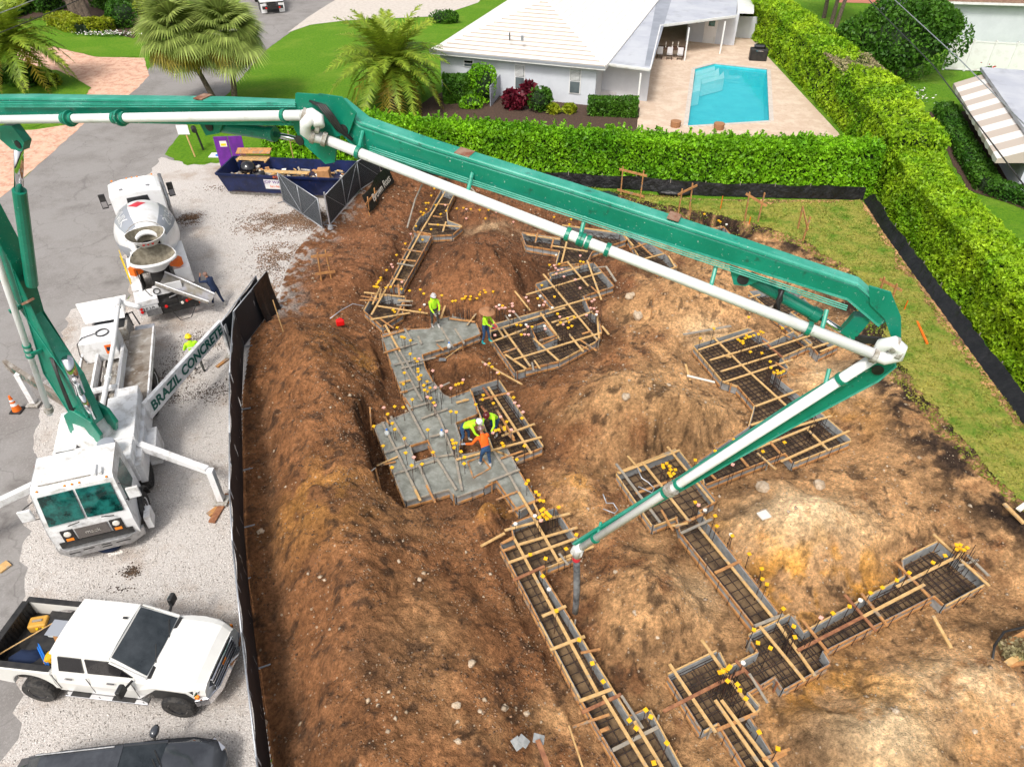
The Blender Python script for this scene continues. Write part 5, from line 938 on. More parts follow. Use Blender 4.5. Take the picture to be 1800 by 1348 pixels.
for s_ in (-1, 1):
    mb = MB(); mb.bar(U(.75, .95*s_, 1.0), U(1.4, .75*s_, 2.9), .12, .05); mb.build('hopper_support', M['white'], mix)
    mb = MB(); mb.prism([tuple(U(x, y*s_, 0).xy) for x, y in ((1.0, .55), (.75, .9), (.95, 1.1), (1.2, .95))], 2.05, 2.4); mb.build('warning_panel', M['orange'], mix)
ca, cb = U(.45, -.02, 1.95), P(372, 523, 1.0); cd = (cb-ca).normalized(); cs = cd.cross(Z3).normalized(); cu = cs.cross(cd)
mb = MB(); secs = []
for f_, r_ in ((0, .44), (.35, .42), (1, .32)):
    q = ca.lerp(cb, f_); inner = [q+cs*r_*math.cos(a)-cu*r_*.9*math.sin(a) for a in np.linspace(0, math.pi, 9)]; outer = [q+cs*(r_+.03)*math.cos(a)-cu*(r_*.9+.03)*math.sin(a) for a in np.linspace(math.pi, 0, 9)]; secs.append(inner+outer+[inner[0]])
M['chute'] = mat('worn_chute_steel', (.30, .30, .34), (.20, .18, .14), sc=1.4, rough=.5); mb.loft(secs)
for i in range(len(mb.f)):
    if i % 18 >= 8: mb.m[i] = 1
mb.build('chute', [M['chute'], M['greydirty']], mix)
for e_ in (0, 8): mb = MB(); mb.tube([secs[0][e_], secs[1][e_], secs[2][e_]], .03, 6); mb.build('chute_rim', M['white'], mix)
mb = MB(); mb.tube([U(.2, -.1, 1.0), ca.lerp(cb, .45)-cu*.3], .035, 8); mb.tube([U(.1, -.6, .9), ca.lerp(cb, .55)-cu*.3], .03, 8); mb.build('chute_strut', M['steel'], mix)
fb = xb('side_locker', .8, 3.5, -1.32, -.62, 1.15, 1.95, 'white', bevel=.02)
fb2 = xb('rear_locker', -.05, .95, .35, 1.25, 1.0, 1.25, 'truckwhite', bevel=.02); xb('rear_panel', -.02, 1.2, .42, 1.25, .55, 1.0, 'white', bevel=.02)
xb('fender_panel', 1.2, 4.4, .85, 1.28, 1.12, 1.22, 'white', bevel=.02); xb('fender_panel', 3.2, 4.6, -1.28, -.85, 1.12, 1.22, 'white', bevel=.02)
xb('water_tank', 6.6, 7.4, .5, 1.15, 1.0, 2.0, 'white', bevel=.1)
text('2510', .26, U(-.035, .83, .80), -mv, Z3, M['black'], mix)
text('SUPER', .3, U(.3, -.10, 1.47), -mv, Z3, M['black'], mix)
xb('rear_apron', .26, .32, -.75, .42, 1.2, 1.65, 'white')
xb('rear_bumper', -.12, .02, -1.2, .4, .45, .75, 'black'); xb('bumper_bar', -.2, -.12, .35, .95, .55, .85, 'steel')
for y, z, m_ in ((1.12, .88, 'red'), (1.12, .72, 'red'), (.12, .8, 'red'), (-.75, .85, 'red'), (-.55, .8, 'capwhite')):
    mb = MB(); mb.lathe([(0, .07), (.03, .06)], U(-.03 if y > .3 else -.13, y, z), -mu, 12); mb.build('tail_light', M[m_], mix)
mb = MB()
for k in range(3): mb.tube([U(-.05+.1*math.cos(a), .35+.02*k, 1.1+.13*math.sin(a)) if False else U(.24, .3+.13*math.cos(a), 1.42+.13*math.sin(a)) for a in np.linspace(0, 6.4, 16)], .02, 5)
mb.tube([U(1.2, .75, 2.9), U(.8, .8, 2.2), U(.4, .75, 1.6), U(.25, .6, 1.3), U(.1, .3, 1.1)], .02, 5); mb.build('wash_hose', M['black'], mix)
mb = MB(); mb.tube([U(-.1, 0, .6), U(-.4, -.25, .12), U(-.35, -.7, .1), U(-.1, -1.1, .6)], .02, 5); mb.build('air_line', M['black'], mix)
for k in range(6): mb = MB(); mb.bar(U(1.3+.5*0, 1.25, 1.1+.32*k), U(1.3, 1.6, 1.1+.32*k), .05, .05) if False else mb.bar(U(2.3+.02*k, 1.27, 1.0+.25*k), U(1.75+.02*k, 1.27, 1.0+.25*k), .03, .03); mb.build('ladder_rung', M['helmetyellow'], mix)
for x in (2.33, 1.78): mb = MB(); mb.bar(U(x, 1.27, .9), U(x+.1, 1.27, 2.6), .03, .03); mb.build('ladder_rail', M['helmetyellow'], mix)
xb('mudflap', .6, .64, -1.25, -.8, .15, 1.0, 'orange')
# ---- second mixer (rear end only in view)
M2O = P(480, 16, .5); M2O.z = 0; m2u, m2v = frame(R(112)); m2 = thing('mixer_truck', 'rear end of another mixer truck parked on the street at the top edge', 'mixer truck', M2O, R(112))
def m2b(name, *a, **k): return lbox(m2, name, M2O, m2u, m2v, *a, **k)
m2b('chassis', 0, 8, -.4, .4, .6, 1.0, 'black'); m2b('rear_bumper', -.1, 0, -1.1, 1.1, .5, .8, 'black')
for s_ in (-1, 1):
    m2b('mudflap', .2, .24, 1.2*s_-.55 if s_ > 0 else -1.25, 1.25 if s_ > 0 else -.65, .1, 1.0, 'white')
    for x in (1.0, 2.4, 7): wheel(m2, M2O+m2u*x+m2v*1.05*s_+Z3*.5, m2v*s_, .5, .4, 'steel')
    m2b('tail_light', -.14, -.1, .7*s_-.08, .7*s_+.08, .55, .7, 'red')
m2b('fender_panel', .3, 3, -1.25, 1.25, 1.1, 1.25, 'white', bevel=.03); m2b('cab', 6.3, 8.2, -1.15, 1.15, .9, 3.0, 'white', bevel=.1)
mb = MB(); a_, b_ = M2O+m2u*6.2+Z3*2.0, M2O+m2u*.9+Z3*3.0; mb.lathe([(0, .5), (.9, 1.1), (2, 1.2), (3.2, 1.15), (4.6, .8), (5.3, .6)], a_, b_-a_, 24); mb.build('drum', M['white'], m2, smooth=True)
# ---- white pickup
KR = R(-6.3); ku, kv = frame(KR); KO = V((-10.10, 9.83, 0)); pk_ = thing('pickup_truck', 'white crew cab pickup with lifted black wheels and a cluttered open bed', 'pickup', KO, KR)
def K(x, y, z): return KO+ku*x+kv*y+Z3*z
def kb(name, *a, **k): return lbox(pk_, name, KO, ku, kv, *a, **k)
def arch(cx, r, n=10): return [(cx+r*math.cos(a), .68+r*math.sin(a)*.95) for a in np.linspace(math.pi, 0, n)]
lowp = [(-3.02, .80)]+[(x, z) for x, z in arch(-1.86, .55)]+[(-1.2, .62), (1.2, .62)]+[(x, z) for x, z in arch(1.86, .55)]+[(2.62, .72)]
def kside(name, prof, y0, y1, m, bevel=.02): mb = MB(); mb.side(prof, y0, y1); mb.v = [tuple(K(*v)) for v in mb.v]; return mb.build(name, M[m], pk_, bevel=bevel)
kside('bed_side', [(-3.02, .80)]+arch(-1.86, .55)+[(-1.2, .66), (-1.2, 1.40), (-3.05, 1.42)], .84, 1.0, 'pickwhite', .03); kside('bed_side', [(-3.02, .80)]+arch(-1.86, .55)+[(-1.2, .66), (-1.2, 1.40), (-3.05, 1.42)], -1.0, -.84, 'pickwhite', .03)
for s_ in (-1, 1): kb('bed_rail', -3.02, -1.22, .82*s_-.0 if s_ > 0 else -.98, .98 if s_ > 0 else -.82, 1.425, 1.45, 'black', bevel=.008)
tg = kb('tailgate', -3.10, -3.0, -.84, .84, .82, 1.42, 'pickwhite', bevel=.02); kb('tailgate_cap', -3.11, -2.93, -.83, .83, 1.42, 1.455, 'black', bevel=.008)
kb('bed_floor', -3.0, -1.2, -.84, .84, .86, .90, 'black'); kb('bed_front', -1.26, -1.2, -.84, .84, .9, 1.4, 'black'); kb('bed_liner', -3.0, -2.96, -.83, .83, .9, 1.41, 'black')
for i in range(14): lbox(tg, 'liner_rib', KO, ku, kv, -2.96, -2.95, -.78+i*.12, -.74+i*.12, .92, 1.36, 'silt')
mb = MB(); secs = []      # body from cab to nose
for x, w, z0, z1, cr_ in ((-1.2, .99, .62, 1.40, .0), (-.2, 1.0, .62, 1.40, 0), (.9, 1.0, .62, 1.39, .02), (1.25, 1.0, .95, 1.38, .05), (1.5, 1.01, 1.2, 1.38, .06), (1.86, 1.02, 1.22, 1.365, .06), (2.25, 1.0, 1.15, 1.34, .06), (2.45, .97, .75, 1.30, .06), (2.68, .88, .72, 1.16, .04)):
    secs.append([K(x, -w, z0), K(x, -w*1.01, (z0+z1)/2), K(x, -w*.95, z1-.05), K(x, -w*.8, z1+.01), K(x, -w*.45, z1+cr_*.8), K(x, 0, z1+cr_), K(x, w*.45, z1+cr_*.8), K(x, w*.8, z1+.01), K(x, w*.95, z1-.05), K(x, w*1.01, (z0+z1)/2), K(x, w, z0), K(x, -w, z0)])
mb.loft(secs); mb.build('body', M['pickwhite'], pk_, bevel=.025, smooth=False)
kb('wheel_well', 1.3, 2.42, -.98, .98, .7, 1.2, 'black'); kb('wheel_well', -2.42, -1.3, -.83, .83, .7, 1.1, 'black'); kb('chassis', -2.9, 2.4, -.45, .45, .45, .7, 'black')
mb = MB(); rs = []      # greenhouse
for x, w, z in ((-1.18, .76, 1.40), (-1.12, .74, 1.9)): pass
base = [(-1.2, .90), (1.28, .86)]; top = [(-1.02, .70), (.42, .68)]
low = [K(-1.2, -.93, 1.39), K(1.30, -.90, 1.39), K(1.30, .90, 1.39), K(-1.2, .93, 1.39)]; hi = [K(-1.08, -.74, 1.96), K(.42, -.74, 1.98), K(.42, .74, 1.98), K(-1.08, .74, 1.96)]; cen = [K(-.9, 0, 2.03), K(.25, 0, 2.04)]
mb.add(low+hi, [(0, 1, 5, 4), (1, 2, 6, 5), (2, 3, 7, 6), (3, 0, 4, 7), (4, 5, 6, 7)]); mb.build('cab', M['pickwhite'], pk_, bevel=.06)
mb = MB(); n = 6; secs = [[K(-1.10+1.54*i/n, .77*c, 1.965+.05*(1-c*c)+.02*math.sin(math.pi*i/n)) for c in (-1, -.9, -.5, 0, .5, .9, 1)] for i in range(n+1)]; mb.loft(secs, close=False); mb.loft([[q-Z3*.03 for q in s_][::-1] for s_ in secs], close=False); mb.build('roof', M['pickwhite'], pk_, smooth=True)
def gl(name, pts, out, m='glass', th_=.014):
    a = [p+out*th_ for p in pts]; b = [p-out*.02 for p in pts]; n = len(a); mb = MB(); mb.add(a+b, [tuple(range(n)), tuple(range(2*n-1, n-1, -1))]+[(k, n+k, n+(k+1) % n, (k+1) % n) for k in range(n)]); return mb.build(name, M[m], pk_)
gl('windscreen', [K(1.25, -.80, 1.43), K(1.28, 0, 1.44), K(1.25, .80, 1.43), K(.47, .70, 1.955), K(.49, 0, 1.97), K(.47, -.70, 1.955)], (ku*.55+Z3).normalized())
for s_ in (-1, 1):
    nrm = (kv*s_+Z3*.3).normalized()
    gl('door_window', [K(-.95, .918*s_, 1.46), K(-.30, .912*s_, 1.46), K(-.30, .785*s_, 1.88), K(-.90, .785*s_, 1.88)], nrm, 'blackgloss'); gl('door_window', [K(-.20, .91*s_, 1.46), K(.95, .895*s_, 1.46), K(.45, .785*s_, 1.88), K(-.20, .785*s_, 1.88)], nrm, 'blackgloss')
    for x in (-.85, .25): kb('door_handle', x, x+.2, 1.0*s_-.02, 1.0*s_+.02, 1.20, 1.24, 'chrome')
    for x in (-1.15, -.25, .92): kb('door_seam', x, x+.015, 1.005*s_-.006, 1.005*s_+.006, .7, 1.36, 'black')
    o = kb('side_step', -1.05, 1.15, 1.02*s_-.1, 1.02*s_+.1, .52, .58, 'chrome', bevel=.02); lbox(o, 'step_pad', KO, ku, kv, -.9, -.4, 1.02*s_-.09, 1.02*s_+.09, .58, .59, 'black'); lbox(o, 'step_pad', KO, ku, kv, .2, .8, 1.02*s_-.09, 1.02*s_+.09, .58, .59, 'black')
    mb = MB(); mb.box(K(.88, 1.28*s_, 1.50), (.12, .26, .28), rot=Matrix.Rotation(KR, 3, 'Z')); o = mb.build('mirror', M['black'], pk_, bevel=.03); mb = MB(); mb.box(K(.815, 1.28*s_, 1.52), (.012, .2, .2), rot=Matrix.Rotation(KR, 3, 'Z')); mb.build('mirror_glass', M['chrome'], o); mb = MB(); mb.tube([K(.95, .95*s_, 1.42), K(.9, 1.18*s_, 1.44)], .035, 6); mb.build('mirror_arm', M['black'], o)
    mb = MB(); a = [K(2.66, .55*s_, 1.13), K(2.50, .93*s_, 1.15), K(2.42, .985*s_, 1.05), K(2.46, .98*s_, .93), K(2.70, .6*s_, .95)]; cc = sum(a, V())/5; mb.add([p+(ku*.03+kv*s_*.02) for p in a]+[p-ku*.08-kv*s_*.05 for p in a], [(0, 1, 2, 3, 4), (9, 8, 7, 6, 5)]+[(k, (k+1) % 5, 5+(k+1) % 5, 5+k) for k in range(5)]); mb.build('headlight', M['chrome'], pk_); 
    mb = MB(); mb.box(K(2.50, .985*s_, .99), (.10, .06, .10), rot=Matrix.Rotation(KR, 3, 'Z')); mb.build('indicator', M['amber'], pk_)
    for x in (-1.86, 1.86): wheel(pk_, K(x, .92*s_, .43), kv*s_, .43, .34, 'blackgloss', dish=.1)
    mb = MB(); mb.tube([K(.45, .8*s_, .0+1.9), K(1.26, .88*s_, 1.42)], .03, 6); mb.build('windscreen_pillar', M['pickwhite'], pk_)
kb('grille', 2.66, 2.74, -.58, .58, .88, 1.16, 'black', bevel=.01)
for z in (1.13, 1.02, .88): kb('grille_bar', 2.70, 2.765, -.60, .60, z, z+.03, 'chrome', bevel=.006)
kb('badge', 2.765, 2.775, -.09, .09, .98, 1.06, 'amber')
mb = MB(); mb.prism([tuple(K(x, y, 0).xy) for x, y in ((2.86, -.55), (2.86, .55), (2.72, .92), (2.40, 1.03), (2.36, .96), (2.62, .84), (2.74, .5), (2.74, -.5), (2.62, -.84), (2.36, -.96), (2.40, -1.03), (2.72, -.92))][::-1], .58, .84); mb.build('bumper', M['chrome'], pk_, bevel=.02)
kb('cowl', 1.27, 1.36, -.85, .85, 1.40, 1.415, 'black'); kb('roof_antenna', .25, .36, .28, .33, 2.04, 2.07, 'black')
for y in (-.45, .25): mb = MB(); mb.tube([K(1.30, y, 1.43), K(1.12, y+.42, 1.56)], .012, 5); mb.build('wiper', M['black'], pk_)
# load in the bed
def small(name, lab, cat, grp=None): return dict(name=name, label=lab, cat=cat, group=grp)
tb = thing('tool_case', 'yellow plastic tool case in the far rear corner of the pickup bed', 'tool case', K(-2.55, .45, .90), KR+.3); mb = MB(); mb.box((0, 0, .15), (.46, .34, .28)); mb.build('case', mat('tool_case_yellow', (.62, .33, .05), (.5, .26, .04), sc=4, rough=.6), tb, local=True, bevel=.05); mb = MB(); mb.box((0, 0, .305), (.24, .06, .04)); mb.build('handle', M['woodgrey'], tb, local=True, bevel=.01); mb = MB(); mb.box((0, -.18, .18), (.06, .02, .07)); mb.box((.15, -.18, .18), (.05, .02, .07)); mb.build('latch', M['helmetyellow'], tb, local=True)
tub = thing('storage_tub', 'translucent grey plastic tub behind the pickup cab', 'tub', K(-1.9, .3, .9), KR); mb = MB(); mb.box((0, 0, .15), (.36, .42, .3)); mb.build('tub', M['plastic'], tub, local=True, bevel=.05); mb = MB(); mb.box((0, 0, .31), (.40, .46, .03)); mb.build('lid', M['grey'], tub, local=True, bevel=.01)
for i, (dy, lb) in enumerate(((0, 'left one of two blue poles lying across the pickup bed'), (.07, 'right one of two blue poles lying across the pickup bed'))):
    mb = MB(); mb.tube([K(-2.35+dy, -.05, 1.05+.02*i), K(-1.55+dy, -.70, 1.18)], .022, 6); tag(mb.build('pole', M['blue']), lb, 'pole', 'blue poles in the pickup bed')
mb = MB(); mb.ball(K(-2.3, -.52, 1.0), (.42, .28, .2), 12, jit=.12); tag(mb.build('tarp_bundle', M['navycloth'], smooth=True), 'crumpled black bag lying in the near side of the pickup bed', 'bag')
mb = MB(); mb.ball(K(-1.62, -.45, 1.12), (.14, .22, .14), 8, jit=.1); lv = mb.build('work_light', M['yellow']); tag(lv, 'yellow and black power tool wedged behind the pickup cab', 'tool'); mb = MB(); mb.box(K(-1.68, -.3, 1.15), (.18, .10, .2)); mb.build('grip', M['black'], lv)
mb = MB(); mb.bar(K(-2.15, .35, 1.08), K(-1.6, -.1, 1.2), .08, .04); tag(mb.build('plank', M['wood2']), 'short orange brown plank sticking out beside the grey tub in the pickup bed', 'plank')
mb = MB(); mb.bar(K(-2.95, -.6, 1.2), K(-2.1, .5, 1.15), .03, .02); tag(mb.build('cargo_strap', M['straw'].copy() if False else M['wood']), 'pale tan cargo bar laid diagonally across the pickup bed', 'cargo bar')
mb = MB(); mb.box(K(-2.1, .12, .98), (.3, .34, .14), rot=Matrix.Rotation(.4, 3, 'Z')); tag(mb.build('box', M['greydirty'], bevel=.01), 'small grey box full of clutter in the middle of the pickup bed', 'box')
mb = MB()
for k in range(3): mb.tube([K(-1.55+.12*math.cos(a), -.72+.09*math.sin(a), 1.03+.02*k) for a in np.linspace(0, 6.4, 14)], .012, 5)
tag(mb.build('rope', M['helmetyellow']), 'coil of yellow rope in the near corner of the pickup bed', 'rope')
# ---- black car at the bottom edge
BR = R(7); bu, bv = frame(BR); fc = P(392, 1330, .75); BO = fc-bu*2.35-bv*.62; BO.y += .25; BO.z = 0
bc = thing('parked_car', 'glossy black car at the bottom edge with only hood and windscreen showing', 'car', BO, BR)
def B(x, y, z): return BO+bu*x+bv*y+Z3*z
mb = MB(); secs = []
for x, w, z0, z1 in ((-2.3, .70, .45, .85), (-2.2, .85, .35, 1.0), (-1.3, .92, .3, 1.02), (.0, .93, .3, 1.0), (1.0, .93, .3, .98), (1.6, .92, .3, .93), (2.1, .84, .32, .82), (2.3, .66, .38, .66), (2.36, .45, .42, .55)):
    secs.append([B(x, -w, z0), B(x, -w*1.02, (z0+z1)*.5), B(x, -w*.94, z1-.04), B(x, -w*.7, z1+.02), B(x, 0, z1+.05), B(x, w*.7, z1+.02), B(x, w*.94, z1-.04), B(x, w*1.02, (z0+z1)*.5), B(x, w, z0), B(x, -w, z0)])
M['carpaint'] = mat('black_car_paint', (.035, .038, .045), (.07, .075, .085), sc=.8, rough=.12, coat=1); mb.loft(secs); mb.build('body', M['carpaint'], bc, smooth=True)
mb = MB(); lo_ = [B(-2.0, -.78, 1.0), B(1.05, -.78, .99), B(1.05, .78, .99), B(-2.0, .78, 1.0)]; hi_ = [B(-1.5, -.60, 1.44), B(.28, -.58, 1.46), B(.28, .58, 1.46), B(-1.5, .60, 1.44)]
mb.add(lo_+hi_, [(0, 1, 5, 4), (1, 2, 6, 5), (2, 3, 7, 6), (3, 0, 4, 7), (4, 5, 6, 7)]); mb.build('glasshouse', M['glassteal'].copy() if False else M['glass'], bc, bevel=.03)
mb = MB(); mb.add([p+Z3*.015 for p in hi_]+[p+Z3*.05 for p in (hi_[0].lerp(hi_[2], .1), hi_[1].lerp(hi_[3], .1), hi_[2].lerp(hi_[0], .1), hi_[3].lerp(hi_[1], .1))], [(0, 1, 5, 4), (1, 2, 6, 5), (2, 3, 7, 6), (3, 0, 4, 7), (4, 5, 6, 7), (0, 3, 2, 1)]); mb.build('roof', M['carpaint'], bc)
for s_ in (-1, 1):
    for a_, b_ in ((lo_[1 if s_ < 0 else 2], hi_[1 if s_ < 0 else 2]), (lo_[0 if s_ < 0 else 3], hi_[0 if s_ < 0 else 3])): mb = MB(); mb.tube([a_, b_], .035, 6); mb.build('pillar', M['carpaint'], bc)
    mb = MB(); mb.ball(B(.72, 1.02*s_, 1.08), (.11, .16, .1), 10); o = mb.build('mirror', M['carpaint'], bc, smooth=True); mb = MB(); mb.tube([B(.76, .80*s_, 1.02), B(.73, 1.0*s_, 1.05)], .03, 6); mb.build('mirror_arm', M['black'], o)
    mb = MB(); mb.tube([B(-1.6, .58*s_, 1.49), B(.1, .56*s_, 1.5)], .018, 6); mb.build('roof_rail', M['steel'], bc)
    for x in (-1.45, 1.45): wheel(bc, B(x, .82*s_, .33), bv*s_, .33, .24, 'steel', dish=.03)
    mb = MB(); mb.bar(B(2.0, .80*s_, .74), B(2.27, .58*s_, .66), .12, .08); mb.build('headlight', M['chrome'], bc)
    mb = MB(); mb.tube([B(1.12, .1*s_, 1.0), B(.85, .1*s_+.45, 1.12)], .012, 5); mb.build('wiper', M['black'], bc)
gl_ = MB(); gl_.bar(B(2.32, -.4, .5), B(2.32, .4, .5), .06, .14); gl_.build('grille', M['black'], bc)
# ---- dumpster and its debris
a, b = P(380, 306, 1.35), P(606, 316, 1.35); DR = math.atan2((b-a).y, (b-a).x); du, dv = frame(DR); dL = (b-a).length; DO = V((a.x, a.y, 0)); dW = 2.5
dm = thing('dumpster', 'navy blue open roll off dumpster full of debris', 'dumpster', DO, DR)
def D(x, y, z): return DO+du*x+dv*y+Z3*z
for nm, q0, q1, s0 in (('side_wall', D(0, 0, 1.35), D(dL, 0, 1.35), V((0, .0, 0))), ('side_wall', D(0, dW, 1.35), D(dL, dW, 1.35), 0), ('end_wall', D(0, 0, 1.35), D(0, dW, 1.35), 0), ('end_wall', D(dL, 0, 1.35), D(dL, dW, 1.35), 0)):
    inn = D(dL/2, dW/2, 0)-((q0+q1)/2); inn.z = 0; inn.normalize(); sl = .18 if nm == 'side_wall' else .35; e = (q1-q0).normalized()*(.35 if nm == 'side_wall' else .18)
    lowq = [q0+inn*sl+e-Z3*1.1, q1+inn*sl-e-Z3*1.1]; mb = MB(); mb.add([q0, q1, lowq[1], lowq[0], q0+inn*.05, q1+inn*.05, lowq[1]+inn*.05, lowq[0]+inn*.05], [(0, 1, 2, 3), (7, 6, 5, 4), (0, 4, 5, 1), (3, 2, 6, 7), (0, 3, 7, 4), (1, 5, 6, 2)])
    o = mb.build(nm, M['navy'], dm); mb = MB(); mb.bar(q0-inn*.03, q1-inn*.03, .10, .12); mb.build('rim', M['navy'], o)
lbox(dm, 'floor', DO, du, dv, .35, dL-.35, .15, dW-.15, .25, .3, 'rustnavy'); lbox(dm, 'skid', DO, du, dv, .35, dL-.3, .3, .45, .02, .25, 'greydirty'); lbox(dm, 'skid', DO, du, dv, .35, dL-.3, dW-.45, dW-.3, .02, .25, 'greydirty')
sg_ = lbox(dm, 'company_sign', DO, du, dv, 2.75, 4.15, -.03, .0, .55, 1.15, 'white')
sg_.data.transform(Matrix.Translation((0, .216, 0)) @ Matrix.Rotation(R(9.2), 4, 'X'))
text('JDP WASTE', .27, D(3.45, .018, .98), du, Z3+dv*-.16, M['purple'], sg_); text('561-964-1', .2, D(3.45, .066, .70), du, Z3+dv*-.16, M['orange'], sg_)
text('872', .2, D(3.55, -.10, 1.34), du, Z3, M['orange'], sg_)
def piece(name, c, d, rz, m, lab, cat, grp=None, tilt=0.): mb = MB(); mb.box((0, 0, 0), d); o = mb.build(name, M[m], bevel=.01); o.location = c; o.rotation_euler = (tilt, random.uniform(-.1, .1), rz); return tag(o, lab, cat, grp)
piece('plank', D(3.6, 1.2, 1.12), (3.3, .38, .05), DR-.22, 'wood', 'long pale plank lying diagonally on the dumpster debris', 'plank')
piece('cardboard_box', D(6.0, 1.1, 1.15), (.7, .6, .6), DR+.15, 'card', 'brown cardboard box near the right end of the dumpster', 'box')
mb = MB(); mb.ball(D(1.25, 1.5, 1.05), (.5, .45, .5), 12, jit=.08); tag(mb.build('rubbish_bag', M['blackgloss'], smooth=True), 'upright black rubbish bag at the left end of the dumpster', 'rubbish bag')
mb = MB(); mb.tube([D(1.8, .6, .95), D(2.5, .9, 1.15)], .18, 8); tag(mb.build('rubbish_bag', M['black'], smooth=True), 'long black bag lying flat beside the upright bag in the dumpster', 'rubbish bag')
piece('plank', D(1.3, 2.6, 1.75), (2.1, .5, .06), DR+.03, 'wood2', 'wide orange brown board propped highest over the dumpster corner', 'board', tilt=.35)
pal = thing('pallet', 'pale wooden pallet leaning under the orange board at the left end of the dumpster', 'pallet', D(1.3, 2.4, 1.42), DR)
for i in range(4): mb = MB(); mb.box((0, -.35+.22*i, .0), (1.9, .13, .03)); o = mb.build('slat', M['wood'], pal, local=True)
for i in range(3): mb = MB(); mb.box((-.85+.85*i, 0, -.06), (.09, .9, .09)); mb.build('stringer', M['wood'], pal, local=True)
mb = MB()
for i in range(150):
    x, y = random.uniform(.5, dL-.6), random.uniform(.3, dW-.3); d = (random.uniform(.1, .6), random.uniform(.05, .2), random.uniform(.02, .12)); mb.box(D(x, y, .8+random.uniform(0, .2)), d, rot=Matrix.Rotation(random.uniform(0, 3), 3, 'Z') @ Matrix.Rotation(random.uniform(-.4, .4), 3, 'X'), mi=random.choice([0, 0, 1, 2, 3, 4]))
tag(mb.build('debris', [M['wood'], M['card'], M['capwhite'], M['greydirty'], M['woodgrey']]), 'loose splintered wood and packing waste filling the dumpster', 'debris', kind='stuff')
mb = MB(); mb.box(D(dL/2, dW/2, .55), (dL-.9, dW-.5, .5), rot=Matrix.Rotation(DR, 3, 'Z')); mb.build('fill', M['rustnavy'], dm)
# ---- site fence panels
def fpanel(a, b, h, lab, n=2, grp='chain link fence panels with black screen', base=True, z0=.06):
    a, b = V((a[0], a[1], 0)), V((b[0], b[1], 0)); th = thing('fence_panel', lab, 'fence', a, 0, grp); d = (b-a).normalized(); L_ = (b-a).length; nr = V((d.y, -d.x, 0))
    for p in (a+d*.02, b-d*.02, *[a.lerp(b, (k+1)/n) for k in range(n-1)]): mb = MB(); mb.tube([p+Z3*z0, p+Z3*h], .024, 8); mb.build('post', M['galv'], th, smooth=True)
    for z in (z0+.03, h-.02): mb = MB(); mb.tube([a+Z3*z, b+Z3*z], .024, 8); mb.build('rail', M['galv'], th, smooth=True)
    for k in range(n): q0, q1 = a.lerp(b, k/n), a.lerp(b, (k+1)/n); mb = MB(); mb.tube([q0+Z3*z0, q1+Z3*h] if k % 2 else [q0+Z3*h, q1+Z3*z0], .014, 6); mb.build('brace', M['galv'], th)
    nu, nv = max(2, int(L_/.35)), 5; vs = []; ph = random.random()*9
    for i in range(nu+1):
        for j in range(nv+1): q = a.lerp(b, i/nu)+Z3*(z0+.05+(h-z0-.1)*j/nv)-nr*(.03+.03*math.sin(i*1.3+ph)*math.sin(j*1.7)); vs.append(q)
    fs = [(i*(nv+1)+j, (i+1)*(nv+1)+j, (i+1)*(nv+1)+j+1, i*(nv+1)+j+1) for i in range(nu) for j in range(nv)]; mb = MB(); mb.add(vs, fs); mb.build('screen', M['screen'], th, smooth=True)
    mb = MB(); s = .13; t = -h     # wire mesh
    while t < L_:
        for dr in (1, -1):
            x0, x1 = t, t+h-.1; za, zb_ = (z0, h) if dr == 1 else (h, z0); c0 = max(0, x0); c1 = min(L_, x1)
            if c1 > c0: f0, f1 = (c0-x0)/(x1-x0), (c1-x0)/(x1-x0); mb.tube([a+d*c0+Z3*(za+(zb_-za)*f0)+nr*.012, a+d*c1+Z3*(za+(zb_-za)*f1)+nr*.012],   .0022, 3, caps=False)
        t += s
    mb.build('wire_mesh', M['wire'], th, kind='stuff')
    mb = MB(); mb.bar(a-nr*.35+Z3*.05, a+nr*.35+Z3*.05, .04, .04); mb.build('foot', M['galv'], th)
    return th
H_ = 1.85
tops = [(468, 477), (410, 547), (403, 655), (403, 760), (403, 860), (408, 950), (424, 1110), (450, 1330), (480, 1560)]
fp = [P(x, y, H_) for x, y in tops]
for i, nm in enumerate(('far end panel of the black screened fence draped with a loose sheet', 'black screened fence panel nearest the lettered outrigger foot', 'black screened fence panel right of the bent front outrigger', 'fence panel beside the front outrigger foot', 'fence panel beside the pump truck cab', 'fence panel between the pump truck and the pickup', 'fence panel right in front of the pickup bumper', 'nearest fence panel at the bottom edge beside the black car')): fpanel(fp[i], fp[i+1], H_, nm, n=2)
fpanel(P(450, 484, H_), P(388, 566, H_), H_, 'second black panel standing parallel outside the far fence panel', n=2)
mb = MB(); a, b = fp[0], fp[0].lerp(fp[1], .45); vs = []; nr = V((1, -.35, 0)).normalized()
for i in range(11):
    for j in range(7): q = a.lerp(b, i/10); z = 1.9-1.85*j/6; vs.append(V((q.x, q.y, z))+nr*(.06+.09*math.sin(i*1.9)*j/6+.25*(j/6)**2))
mb.add(vs, [(i*7+j, i*7+j+1, (i+1)*7+j+1, (i+1)*7+j) for i in range(10) for j in range(6)]); tag(mb.build('loose_sheet', M['silt'], smooth=True), 'loose black sheet hanging over the far end of the fence', 'sheet')
fpanel(P(487, 303, 1.8), P(558, 349, 1.8), 1.8, 'left leaf of the open gate in front of the dumpster', 2, 'gate leaves'); fpanel(P(571, 343, 1.8), P(627, 284, 1.8), 1.8, 'right leaf of the open gate meeting the banner', 2, 'gate leaves')
gp = P(581, 402, 0); mb = MB(); mb.tube([gp, gp+Z3*2.1], .045, 10); mb.lathe([(0, .16), (.18, .12)], gp, (0, 0, 1), 10); tag(mb.build('gate_post', M['galv']), 'galvanised gate post standing between the two open gate leaves', 'post')
